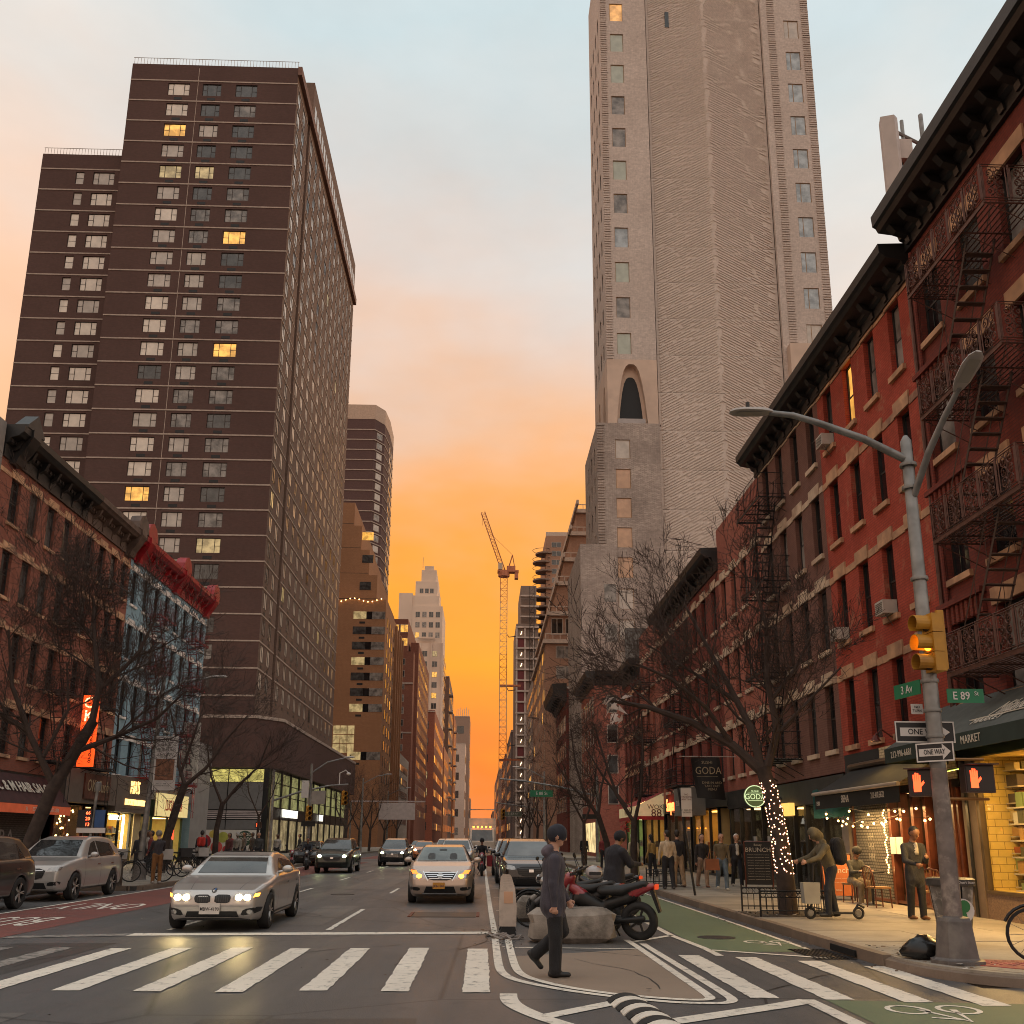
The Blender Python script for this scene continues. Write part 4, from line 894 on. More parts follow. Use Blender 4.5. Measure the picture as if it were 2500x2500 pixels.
for i in range(26):
    a = Vector((10.3 + rr.random() * .7, 21.85 + rr.random() * .3, 16 + AZ + rr.random() * 1.6)); b_ = a + Vector((rr.uniform(-.35, .4), 0, rr.uniform(-.6, .3))); c_ = (a + b_) / 2 + Vector((0, 0, -.25 * rr.random())); cb.path([a, c_, b_], .018, 4)
cb.build('cable_loops', BLACK, an)

an.location.x += AX
# ================================================================ left-hand row
r3 = random.Random(21)
BR_L = MB_brick('orange_red_brick', (.25, .08, .05), (.30, .10, .062), (.21, .10, .075), stain=.5, vs=.5, worn=(.24, .09, .06))
BR_BLUE = MB_brick('blue_painted_brick', (.25, .37, .43), (.265, .39, .45), (.22, .33, .39), stain=.25, vs=.5, var=.12)
RED_P = M('glossy_red_paint', (.30, .012, .018), .4, 0, .25, 2, coat=.1); TRIM_W = M('white_painted_trim', (.78, .73, .68), .7, 0, .15, 2, dirt=(.35, .3, .26))
CORN_B = M('brown_painted_cornice', (.10, .065, .05), .6, 0, .35, 2, .2, 20)
LROWS = (14.65, 11.5, 8.25, 5.05)
def left_house(name, label, y0, y1, wm, cols, trim, cm, fe, fem, crest, w=.85):
    b = thing(name, label, 'building', (XL - 6, (y0 + y1) / 2, 0))
    shell(MB(), XL - 14, y0, .1, XL, y1, 18.3, 'E').build('side_wall', wm, b)
    front(b, FL, y0, y1, 4.4, 18.3, cols, LROWS, w, 1.95, wm, .2, [(G_DARK, 4), (G_GREY, 3), (G_HALF, 1)], sill=trim, rr=r3)
    for z in LROWS: lintels(b, FL, cols, z + 1.95, w, trim, band=(y0 + .02, y1 - .02))
    c = cornice(b, FL, y0 + .02, y1 - .02, [(-.05, 17.2), (.1, 17.2), (.1, 17.75), (.2, 17.8), (.28, 18.0), (.62, 18.1), (.7, 18.2), (.8, 18.28), (.82, 18.55), (-.05, 18.6)], cm, int((y1 - y0) / 1.1), (17.3, 18.05), .55, int((y1 - y0) / .33), 17.82, .3)
    for u in crest[0]:
        if crest[1] == 'arch': pts = [(u - .8, 18.58), (u - .74, 19.0), (u - .5, 19.35), (u, 19.55), (u + .5, 19.35), (u + .74, 19.0), (u + .8, 18.58)]
        else: pts = [(u - .75, 18.58), (u - .75, 18.7), (u, 19.4), (u + .75, 18.7), (u + .75, 18.58)]
        MB().prism(pts, 'x', XL + .25, XL + .84).build('crest', cm, c)
        FL.prof(MB(), [(0, 17.1), (.3, 17.1), (.4, 17.4), (.72, 17.9), (.9, 18.3), (.9, 18.62), (0, 18.62)], u - .35, u + .35).build('console', cm, c)
    for f in fe:
        fire_escape(b, FL, f[0], f[1], [z - .05 for z in LROWS], .95, .85, fem, False, stairs=[(f[1] - .5, a - .05, f[0] + .6, c_ - .05) for a, c_ in zip(LROWS[1:], LROWS)], ladder=(f[1] - .4, 2.9, 5.6))
    return b
l1 = left_house('pediment_brick_house', 'orange brick house with a black pedimented cornice behind the nearest left tree', 37.6, 46.2, BR_L, [39.15, 40.9, 42.65, 44.4, 45.6][:4], STONE, CORN, [(43.4, 46.0)], BLACK, ([38.6], 'ped'))
l2 = left_house('arched_crest_brick_house', 'brick house with worn brown cornice and round crest next to the blue house', 46.2, 52.7, BR_L, [47.1, 48.7, 50.3, 51.9], STONE, CORN_B, [(47.8, 50.9)], BLACK, ([52.0], 'arch'))
l3 = left_house('blue_painted_house', 'blue painted house with white trim and bright red cornice and fire escapes', 52.7, 68, BR_BLUE, [53.6 + 1.92 * i for i in range(8)], TRIM_W, RED_P, [(55.4, 58.6), (62.6, 65.8)], M('red_iron', (.22, .012, .016), .5, .2, .2), ([53.5, 60.3, 67.2], 'arch'))
for u in (38.3, 46.0):  # brick corner before the row
    pass
l0 = thing('near_grey_house', 'grey stone side of a house at the extreme left edge', 'building', (XL - 5, 34, 0))
shell(MB(), XL - 12, 30, .1, XL + .1, 37.5, 18.6).build('wall', M('grey_stone', (.22, .19, .17), .8, 0, .2, 1.5), l0)
# shopfronts on the left
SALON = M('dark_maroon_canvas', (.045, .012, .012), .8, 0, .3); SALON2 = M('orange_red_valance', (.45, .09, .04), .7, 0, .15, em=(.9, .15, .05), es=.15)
FL.piece('fascia', l1, SH_DK, 37.7, 46.2, 3.2, 4.38, .04, .3); FL.piece('fascia', l2, M('taupe_fascia', (.13, .10, .08), .7), 46.3, 52.65, 3.3, 4.9, .5, .1); FL.piece('fascia', l3, M('grey_fascia', (.16, .15, .15), .6), 58.2, 67.9, 3.95, 4.85, .04, .3)
FL.piece('fascia', l3, M('taupe_fascia'), 52.75, 58.2, 3.0, 4.95, .5, .1)
sal = thing('hair_salon_awning', 'dark maroon salon awning with white lettering and orange red valance', 'awning', (XL + .6, 42, 2.5))
MB().add([(XL + .05, 37.8, 4.3), (XL + .05, 45.9, 4.3), (XL + 1.0, 45.9, 3.0), (XL + 1.0, 37.8, 3.0)], [(0, 3, 2, 1)]).add([(XL + .05, 45.9, 4.3), (XL + .05, 45.9, 2.7), (XL + 1.0, 45.9, 2.7), (XL + 1.0, 45.9, 3.0)], [(0, 1, 2, 3)]).build('canvas', SALON, sal)
MB().box(XL + .99, 37.8, 2.62, XL + 1.02, 45.9, 2.99).build('valance', SALON2, sal)
text('C & M HAIR SALON', 'lettering', sal, .72, (XL + .56, 42.3, 3.72), (math.radians(54), 0, PI / 2), LET_W, .01, sx=.85, bold=.008); text('31      1577     Tel: 212-876-1838', 'lettering', sal, .24, (XL + 1.03, 43, 2.8), RE, LET_W, .004)
FL.bx(MB(), 38, 44.6, .15, 2.9, .02, .05).build('roller_shutter', MB_brick('dark_roller_shutter', (.09, .085, .08), (.11, .1, .09), (.02, .02, .02), .12, .09, .015, stain=.5, rough=.6), l1)
text('HARRA', 'graffiti', l1, .9, (XL + .03, 41, 1.6), RE, M('grey_spray_paint', (.3, .29, .27), .8), .002, sx=1.2)
FL.piece('pier', l1, M('grey_green_pier', (.2, .22, .2), .7), 44.8, 45.3, .1, 3.2, .05)
s1 = shop(l2, FL, 46.6, 49.6, .5, 3.2, M('dim_restaurant_wall'), 2, (1, .55, .15), 14, 0, GOODS, .1, SH_DK, (48,), WOOD, 21)
bl3 = MB().ball((0, 0, 0), .05, 6, 5).mesh('bulb', WARM, True)
sl3 = thing('string_lights', 'cluster of warm fairy lights inside the sushi restaurant window', 'string lights', (XL - .4, 47.5, 2)); rr = random.Random(3); cp = []
for i in range(44):
    p = (XL - .25 - rr.random() * .2, 46.7 + 2.8 * (i / 44), 3.0 - rr.random() * 1.6); cp.append(p); put(bl3, 'bulb', sl3, p)
MB().path(cp, .005, 3).build('cord', BLACK, sl3)
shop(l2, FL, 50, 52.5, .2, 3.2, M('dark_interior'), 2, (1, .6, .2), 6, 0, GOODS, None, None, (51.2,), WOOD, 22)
ok = thing('sushi_plaque', 'rust brown wooden plaque with handwritten sushi lettering on the taupe fascia', 'sign', (XL + .55, 50, 3.7)); MB().box(XL + .5, 48.3, 3.5, XL + .58, 51.6, 4.75).build('board', M('rusty_board', (.10, .035, .02), .7, 0, .5, 2), ok); text('OKi Sushi', 'lettering', ok, .85, (XL + .6, 49.95, 4.15), RE, GOLD, .006, sx=.85, shear=.15)
ovs = thing('vertical_sushi_sign', 'tall narrow glowing orange sign with white letters on the brick house', 'sign', (XL + .7, 47.2, 5))
MB().box(XL + .45, 47.3, 5.0, XL + 1.2, 47.5, 8.5).build('box', Memit('orange_sign_glow', (1, .085, .012), .95, (.5, .1, .02)), ovs)
for i, ch in enumerate('OKi'): text(ch, 'lettering', ovs, .8, (XL + .82, 47.28, 8.1 - i * .65), RN, Memit('warm_white_letters', (1, .75, .4), 1.4), .01)
for i, ch in enumerate('8283398'): text(ch, 'lettering', ovs, .34, (XL + 1.05, 47.28, 6.6 - i * .22), RN, M('dark_red_letters'), .005)
s2 = shop(l3, FL, 53.0, 56.6, .6, 2.95, M('gold_bakery_wall', (.6, .42, .12), .7), 2.0, (1, .68, .18), 260, 4, GOODS, .1, M('brown_bulkhead', (.1, .07, .05), .6), (54.8,), SH_DK, 23)
MB().box(XL - .3, 56.1, .7, XL - .2, 56.2, 2.9).box(XL - .3, 56.7, .7, XL - .2, 56.8, 2.9).build('neon_tube', Memit('white_neon', (1, .82, .5), 9), s2); text('LOWLZEY', 'neon_lettering', s2, .36, (XL - .02, 54.3, 2.7), RE, Memit('white_neon'), .01)
FL.piece('pier', l3, M('cream_pier', (.45, .36, .2), .7), 57.0, 58.1, .1, 2.99, .05)
mb_ = thing('bakery_lettering_sign', 'glowing golden bakery lettering on the taupe fascia', 'sign', (XL + .55, 55.4, 3.5)); E_GOLD = Memit('gold_glow', (1, .62, .2), 1.7)
text("MIA'S", 'lettering', mb_, 1.0, (XL + .53, 55.4, 4.35), RE, E_GOLD, .02, sx=.62); text('BROOKLYN BAKERY', 'lettering', mb_, .48, (XL + .53, 55.6, 3.55), RE, E_GOLD, .02, sx=.72); MB().box(XL + .505, 53.6, 3.2, XL + .515, 57.4, 3.21).build('mount_rail', BLACK, mb_)
s3 = shop(l3, FL, 60.2, 66.2, .15, 2.9, M('pale_pizzeria_wall', (.6, .5, .22), .7), 2.4, (1, .85, .35), 150, 0, GOODS, None, None, (63.2, 64.6), M('dark_green_frame', (.02, .05, .035), .5), 24)
FL.piece('counter', s3, M('dark_green_frame'), 60.3, 63.1, .15, 1.1, -.3, .8)
MB().box(XL + .02, 63.4, 1.5, XL + .05, 64.5, 2.9).build('red_neon_panel', Memit('red_panel_glow', (1, .06, .02), 2.2), s3)
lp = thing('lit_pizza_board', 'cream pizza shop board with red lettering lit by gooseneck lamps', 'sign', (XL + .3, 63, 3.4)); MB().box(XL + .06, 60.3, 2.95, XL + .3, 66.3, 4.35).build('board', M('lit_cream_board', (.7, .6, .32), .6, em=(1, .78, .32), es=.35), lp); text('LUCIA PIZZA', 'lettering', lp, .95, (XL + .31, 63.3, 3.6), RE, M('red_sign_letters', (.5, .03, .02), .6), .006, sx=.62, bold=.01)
for u in (61.2, 63.3, 65.4): MB().path([(XL + .05, u, 4.6), (XL + .6, u, 4.85), (XL + .75, u, 4.65)], .025, 5).lathe([(.05, 4.66), (.14, 4.5)], (XL + .75, u, 0), n=8).build('gooseneck_lamp', BLACK, lp)
shade_lights('board_lamp', (XL + .9, 63.3, 4.5), (.3, 5), (1, .75, .3), 40, (0, math.radians(-55), 0), lp)
vb = thing('vertical_day_care_board', 'tall pale board with large grey letters reading down on the blue house', 'sign', (XL + .8, 64.5, 5)); MB().box(XL + .15, 64.4, 5.2, XL + 1.25, 64.55, 9.2).build('board', M('pale_grey_board', (.5, .47, .42), .7), vb)
for i, ch in enumerate('ECARE'): text(ch, 'lettering', vb, .95, (XL + .7, 64.38, 8.65 - i * .74), RN, M('grey_sign_letters', (.14, .13, .12), .7), .006, bold=.01)
# building across the side street: low glass pavilion in front of the tower
# ================================================================ brown brick tower (left)
TY, TX = 92.0, -22.2
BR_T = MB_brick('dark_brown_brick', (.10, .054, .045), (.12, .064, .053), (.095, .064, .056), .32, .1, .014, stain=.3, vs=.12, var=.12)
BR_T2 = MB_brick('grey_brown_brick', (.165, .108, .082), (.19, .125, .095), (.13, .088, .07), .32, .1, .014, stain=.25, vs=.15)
BAND = M('pale_concrete_band', (.42, .33, .27), .8, 0, .15); AL = M('bronze_window_frame', (.05, .036, .03), .5, .3)
FT = Face('y', TY, -1); FS = Face('x', TX, 1)
tower = thing('brown_brick_tower', 'tall dark brown brick apartment tower with pale floor bands above the grocery', 'building', (TX - 9, TY + 20, 0))
rows = [84.6 - .82 - 2.716 * i for i in range(26)]
colw = ((-35.6, 2.45), (-31.85, 2.1), (-27.95, 2.45))
holes = [(x - w / 2, x + w / 2, z, z + 1.6) for x, w in colw for z in rows]
LX = -41.1
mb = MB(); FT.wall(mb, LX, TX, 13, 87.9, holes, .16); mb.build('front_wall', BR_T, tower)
t_opts = [[(G_SUN, 5), (G_BLIND, 4), (G_LIT, .7), (G_LIT2, .6)], [(G_BLIND, 5), (G_HALF, 3), (G_GREY, 2), (G_LIT, .3)], [(G_GREY, 5), (G_HALF, 4), (G_LIT, .9), (G_LIT2, .6)]]
LITW = {(0, 2): G_LIT, (0, 4): G_LIT2, (1, 4): G_LIT2, (2, 7): G_LIT, (2, 12): G_LIT, (0, 18): G_LIT, (2, 20): G_LIT2, (0, 22): G_LIT}
for j, (x, w) in enumerate(colw):
    for i, z in enumerate(rows):
        window(tower, FT, x, z, w, 1.6, 'triple', AL, LITW.get((j, i)) or pick(r3, t_opts[j][:2] + [(G_GREY, 1)]), .16)
        FT.piece('vent_grille', tower, BLACK, x - .45, x + .45, z - .62, z - .3, .02)
for i in range(27): FT.piece('floor_band', tower, BAND, LX, TX, rows[0] + 1.85 - 2.716 * i, rows[0] + 2.0 - 2.716 * i, .05)
# street side: two columns, a groove, then the long face
scol = [93.4, 96.2] + [101.3 + 3.25 * i for i in range(12)]
sh_ = [(u - .65, u + .65, z, z + 1.7) for u in scol for z in rows]
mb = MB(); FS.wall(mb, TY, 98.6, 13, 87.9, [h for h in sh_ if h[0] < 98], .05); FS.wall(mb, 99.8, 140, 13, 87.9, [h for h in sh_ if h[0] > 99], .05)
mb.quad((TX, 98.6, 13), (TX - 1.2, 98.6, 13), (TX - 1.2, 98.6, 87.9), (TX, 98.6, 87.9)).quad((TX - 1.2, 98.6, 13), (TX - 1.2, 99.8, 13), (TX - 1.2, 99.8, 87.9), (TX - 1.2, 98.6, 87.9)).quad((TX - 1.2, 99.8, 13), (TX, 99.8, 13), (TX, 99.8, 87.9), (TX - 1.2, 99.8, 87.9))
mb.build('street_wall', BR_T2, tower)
n_w = 0
for i, z in enumerate(rows):
    for j, u in enumerate(scol):
        window(tower, FS, u, z, 1.3, 1.7, 'two', AL, pick(r3, [(G_SUN, 6), (G_BLIND, 3), (G_HALF, 2), (G_GREY, 1), (G_LIT2, .25)]), .05)
    for a, b_ in ((TY - .05, 98.6), (99.8, 140)): FS.piece('floor_band', tower, BAND, a, b_, rows[i] + 1.85, rows[i] + 2.0, .05)
    if i < 26:
        if i == 0: vgm = MB().box(0, -.35, 0, .015, .35, .3).mesh('vent_grille', BLACK)
        for u in scol: put(vgm, 'vent_grille', tower, (TX, u, z - .6))
mb = MB(); shell(mb, LX, TY, 13, TX, 140, 87.9, 'NE'); mb.build('rear_wall', BR_T, tower)
mb = MB(); FS.bx(mb, 91.9, 140.2, 86.9, 88.0, .45).build('roof_overhang', M('brown_fascia', (.2, .105, .075), .8, 0, .15), tower)
mb = MB(); shell(mb, LX + 4, 101, 87.9, TX, 140.1, 94.2).build('penthouse', BR_T2, tower)
for i in range(22): FS.piece('penthouse_window', tower, G_BLIND, 102 + i * 1.72, 103.1 + i * 1.72, 89.2, 91.6, .02, .05)
rl = MB()
for i in range(52): rl.tube((LX + .1 + i * (TX - LX - .2) / 51, TY + .2, 87.9), (LX + .1 + i * (TX - LX - .2) / 51, TY + .2, 88.9), .025, n=4)
rl.tube((LX, TY + .2, 88.9), (TX, TY + .2, 88.9), .04, n=4).build('roof_railing', M('pale_railing', (.5, .45, .4), .6), tower)
FT.piece('control_joint', tower, BAND, -33.5, -33.44, 13, 87.5, .004)
# lower wing
FW = Face('y', TY + 3, -1); wx0, wx1 = -51.4, -42.4; wz = 78.0
wrows = [74.9 - .8 - 2.716 * i for i in range(23)]; wcol = ((-46.9, .95), (-44.2, 2.4))
mb = MB(); FW.wall(mb, wx0, wx1, 13, wz, [(x - w / 2, x + w / 2, z, z + 1.6) for x, w in wcol for z in wrows], .16); mb.build('wing_wall', BR_T, tower)
shell(MB(), wx0, TY + 3, 13, LX + .01, 130, wz, 'NE').quad((wx1, TY + 3, 13), (wx1, TY + 5, 13), (wx1, TY + 5, wz), (wx1, TY + 3, wz)).build('wing_rear_wall', BR_T, tower)
MB().quad((wx1, TY + 5, 13), (LX, TY + 5, 13), (LX, TY + 5, 81.5), (wx1, TY + 5, 81.5)).build('recess_wall', BR_T, tower)
shell(MB(), -43.2, TY + 8, 77, LX + .02, 110, 84.5).build('stair_block', BR_T, tower)
for j, (x, w) in enumerate(wcol):
    for i, z in enumerate(wrows):
        window(tower, FW, x, z, w, 1.6, 'triple' if j else 'dh', AL, pick(r3, [(G_SUN, 6), (G_BLIND, 3), (G_HALF, 1), (G_LIT, .5)]), .16)
for i in range(24): FW.piece('floor_band', tower, BAND, wx0, wx1, wrows[0] + 1.85 - 2.716 * i, wrows[0] + 2.0 - 2.716 * i, .05)
rl = MB()
for i in range(26): rl.tube((wx0 + .1 + i * .35, TY + 3.2, wz), (wx0 + .1 + i * .35, TY + 3.2, wz + .95), .025, n=4)
rl.tube((wx0, TY + 3.2, wz + .95), (wx1, TY + 3.2, wz + .95), .04, n=4).build('roof_railing', M('pale_railing'), tower)
# podium with the grocery
pod = [(-60, TY), (TX + .2, TY), (-19.9, TY + 3), (-19.9, 150), (-60, 150)]
MB().prism(pod, 'z', 8.2, 13.1).build('podium', BR_T, tower)
MB().prism([(p[0] + (.08 if p[0] > -50 else 0), p[1] - (.08 if p[1] < 120 else 0)) for p in pod], 'z', 12.9, 13.2).build('podium_coping', BAND, tower)
MB().prism([(-60, TY + 1.2), (-20.6, TY + 1.2), (-20.6, 149), (-60, 149)], 'z', .1, 8.2).build('podium_core', SH_DK, tower)
FG = Face('y', TY + 1.1, -1); FGS = Face('x', -20.5, 1)
CURT = M('grey_spandrel_panel', (.15, .145, .14), .5, 0, .1)
for i in range(4):
    x = -34.6 + i * 3.4
    FG.piece('upper_shop_window', tower, Mglass('yellow_lit_shop_glass', (.2, .2, .1), .1, .3, (.95, .8, .22), .55), x, x + 3.3, 6.9, 8.1, .02); FG.piece('spandrel_panel', tower, CURT, x, x + 3.3, 4.3, 6.85, .03); FG.piece('spandrel_panel', tower, CURT, x, x + 3.3, 2.45, 3.3, .03)
    for k in range(5): FG.piece('louvre', tower, M('pinkish_louvre', (.45, .38, .36), .6), x, x + 3.3, 3.4 + k * .17, 3.5 + k * .17, .06)
for k in range(11):
    u = 93.6 + k * 4.6
    FGS.piece('shop_window_upper', tower, Mglass('green_lit_shop_glass', (.12, .13, .07), .06, .4, (.75, .72, .28), .22), u + .1, u + 4.4, 4.6, 8.0, .02); FGS.piece('shop_window_lower', tower, Mglass('warm_shop_glass', (.16, .13, .09), .06, .5, (.9, .7, .35), .22), u + .1, u + 4.4, .4, 3.4, .02)
    FGS.piece('shop_pier', tower, SH_DK, u - .15, u + .1, .1, 8.2, .2)
    for z in (5.7, 6.9): FGS.piece('transom', tower, SH_DK, u + .1, u + 4.4, z, z + .08, .06)
FGS.piece('sign_fascia', tower, SH_DK, 95, 146, 3.4, 4.6, .15)
text('WHOLE FOODS MARKET', 'lettering', tower, 1.15, (-20.2, 102.5, 4.05), RE, Memit('white_sign_glow', (1, .95, .8), 1.1), .03, sx=.62); text('MARKET', 'lettering', tower, 1.1, (-20.2, 122, 4.05), RE, Memit('white_sign_glow'), .03, sx=.7)
# fruit mural on the grocery corner
mu = thing('fruit_mural', 'white window mural with apples and a round dark green emblem at the grocery corner', 'mural', (-27, TY + 1, .3))
MB().box(-36, TY + 1.02, .2, -21.1, TY + 1.06, 2.4).build('panel', M('white_mural_panel', (.6, .56, .5), .6, 0, .05), mu)
def disc(x, z, r, m, nm, y=TY + 1.0, sz=1.):
    MB().lathe([(r, 0), (r, .014)], (x, y, z), 'y', 24).build(nm, m, mu)
for i, (x, z, r, c) in enumerate([(-24.55, 1.7, .5, (.42, .42, .08)), (-25.5, 2.0, .36, (.5, .38, .08)), (-26.3, 1.3, .65, (.28, .02, .03)), (-25.1, .8, .55, (.5, .08, .06)), (-23.75, 1.25, .36, (.4, .05, .05)), (-24.2, .6, .32, (.42, .04, .04)), (-26.1, .5, .4, (.5, .35, .05))]):
    disc(x, z, r, M('fruit_%d' % i, c, .5, 0, .35, 1.2), 'fruit', TY + 1.0 - .004 * i)
disc(-22.5, 1.6, .72, M('dark_green_emblem', (.03, .06, .035), .6), 'round_emblem')
text('WHOLE\nFOODS', 'lettering', mu, .42, (-22.5, TY + .96, 1.74), RN, LET_W, .003, bold=.008); text('MARKET', 'lettering', mu, .16, (-22.5, TY + .96, 1.2), RN, LET_W, .003); text('eat colourful', 'lettering', mu, .32, (-22.8, TY + 1.0, .5), RN, M('dark_letters', (.05, .05, .04), .6), .003)
# grey pavilion with slanted top at the corner of the side street
gp = thing('grey_glass_annex', 'grey panelled shop annex with blue edged lightbox beside the blue house', 'building', (-24, 80, 0))
shell(MB(), -34, 70, .1, -24.2, 86, 9.6).build('wall', M('grey_panel', (.30, .28, .26), .5, 0, .1, 1), gp)
MB().box(-33.5, 69.9, 5.2, -25.2, 69.97, 8.8).build('curtain_glass', Mglass('annex_glass', (.08, .07, .04), .08, .5, (.6, .5, .15), .12), gp); MB().box(-27.4, 69.8, 6.4, -24.3, 69.96, 8.6).build('lightbox', M('pale_lightbox', (.5, .52, .5), .5, em=(.8, .8, .7), es=.2), gp); MB().box(-24.3, 69.8, 6.3, -24.1, 69.97, 8.7).build('blue_edge', M('blue_edge', (.03, .06, .16), .5), gp)
for x in (-32, -29.5, -27): MB().box(x - .06, 69.84, 5.2, x + .06, 69.9, 8.8).build('mullion', SH_DK, gp)
text('RW GR', 'lettering', gp, .8, (-26, 69.96, 3.6), RN, M('grey_sign_letters'), .02)
# ================================================================ herringbone tower (right, beyond the crossing)
RT = 101.0; r4 = random.Random(5)
BR_G = MB_brick('greyish_tan_brick', (.52, .44, .39), (.62, .53, .47), (.40, .34, .30), .42, .09, .014, stain=.4, vs=.1, var=.3, stainc=(.33, .265, .225))
BR_G2 = MB_brick('grey_base_brick', (.36, .295, .255), (.50, .415, .355), (.25, .205, .18), .5, .12, .02, stain=.5, vs=.25, var=.35, stainc=(.14, .11, .095))
PANELB = MB_brick('herringbone_panel_brick', (.62, .53, .465), (.69, .59, .52), (.47, .40, .35), .4, .1, .01, stain=.3, vs=.12, var=.2, stainc=(.47, .40, .35))
PLAST = M('pale_pink_render', (.62, .47, .37), .85, 0, .12, .3, dirt=(.52, .39, .31), ds=.2)
FRAME_T = M('oak_window_frame', (.32, .19, .09), .5)
ht = thing('herringbone_brick_tower', 'tall pinkish brick tower with herringbone panels and an arched loggia', 'building', (26, RT + 10, 0))
F1 = Face('y', RT, -1); FSd = Face('x', 14.0, -1)
lz = [106.3 - 4.76 * i for i in range(11)]
lh = [(15.25, 16.95, z - 1.3, z + 1.45) for z in lz]
mb = MB(); F1.wall(mb, 14.0, 19.9, 56.7, 118, lh, .16); mb.build('left_strip_wall', BR_G, ht)
gl_t = [(G_SKY, 4), (Mglass('pale_green_blind', (.42, .45, .37), .2, .1), 3), (G_HALF, 2)]
for i, z in enumerate(lz): window(ht, F1, 16.1, z - 1.3, 1.7, 2.75, 'plain', FRAME_T, Mglass('amber_lit_window', (.5, .25, .08), .2, .1, (1, .5, .15), .5) if i == 0 else pick(r4, gl_t), .16)
# street side of the tower
sh2 = [(u - .5, u + .5, z - 1, z + 1.1) for u in (103.5, 106, 108.5, 111) for z in [106.3 - 4.76 * i for i in range(11)]]
mb = MB(); FSd.wall(mb, RT, 113, 56.7, 118, sh2, .15); mb.build('street_wall', BR_G, ht)
for h in sh2: window(ht, FSd, (h[0] + h[1]) / 2, h[2], 1.0, 2.1, 'plain', SASH, G_GREY, .15)
shell(MB(), 14, RT, 56.7, 41.4, 113, 118, 'NW').build('rear_wall', BR_G, ht)
# right strip
rz_ = [104.5 - 4.9 * i for i in range(11)]
mb = MB(); F1.wall(mb, 35.9, 41.4, 0, 118, [(38.05, 39.95, z - 1.4, z + 1.4) for z in rz_ if z > 5], .16); mb.build('right_strip_wall', BR_G, ht)
for z in rz_:
    window(ht, F1, 39.0, z - 1.4, 1.9, 2.8, 'slide', FRAME_T, pick(r4, [(G_SKY, 6), (G_BLIND, 1.5)]), .16)
# proud brick courses at the corners
for x0, x1 in ((14.0, 14.85), (35.9, 36.9), (40.4, 41.4)):
    mb = MB(); z = 56.8 if x0 < 20 else 40
    while z < 112:
        F1.bx(mb, x0 + r4.uniform(0, .06), x1 - r4.uniform(0, .12), z, z + .17, .07 + r4.uniform(0, .05)); z += .34
    mb.build('corner_courses', BR_G, ht)['kind'] = 'stuff'
# herringbone panels, one per storey, with raised diagonal ribs
PW, PH = 15.0, 4.86; pm = MB().box(-PW / 2, .12, .03, PW / 2, .3, PH - .03).mesh('chevron_panel', PANELB); rb_ = MB()
for s in (-1, 1):
    v = -5.2
    while v < PH:
        y0 = v; v += r4.uniform(.28, .4); x = 0.
        segs = []; t = r4.uniform(0, .5)
        while t < 7.2:
            e = min(7.2, t + r4.uniform(1.6, 5)); segs.append((t, e)); t = e + r4.uniform(.05, .7)
        for a, b_ in segs:      # rib runs down and outwards from the middle
            za, zb = y0 + 4.2 - a * .56, y0 + 4.2 - b_ * .56
            if zb < .08:
                b_ = a + (za - .08) / .56; zb = .08
            if za > PH - .12:
                a = a + (za - PH + .12) / .56; za = PH - .12
            if b_ - a < .25: continue
            w = r4.uniform(.13, .2); d = .12
            P = [(s * a, 0, za), (s * b_, 0, zb), (s * b_, 0, zb + w), (s * a, 0, za + w)]; P = [(p[0], .125, p[2]) for p in P]; Q = [(p[0], .125 - d, p[2]) for p in P]
            rb_.add(P + Q, [(4, 5, 6, 7) if s > 0 else (7, 6, 5, 4), (0, 1, 5, 4), (3, 7, 6, 2), (1, 2, 6, 5), (0, 4, 7, 3)])
rbm = rb_.mesh('diagonal_ribs', PANELB)
zb0 = 111.2 - 4.86 * 22
for k in range(24):
    z = zb0 + 4.86 * k
    if z > 114 or z + 4.86 < 14: continue
    o = put(pm, 'chevron_panel', ht, (27.6, RT + .55, z)); q = put(rbm, 'diagonal_ribs', o, None, world=False); q['kind'] = 'stuff'
MB().box(19.9, RT + .8, 0, 36.0, RT + .95, 118).build('panel_backing', M('dark_joint', (.12, .085, .065), .9), ht)
MB().box(35.12, RT - .02, 0, 35.95, RT + .5, 118).build('reveal_pier', BR_G, ht)
F1.piece('slit_window', ht, G_DARK, 22.6, 23.1, 104.8, 107.2, -.5, .62)
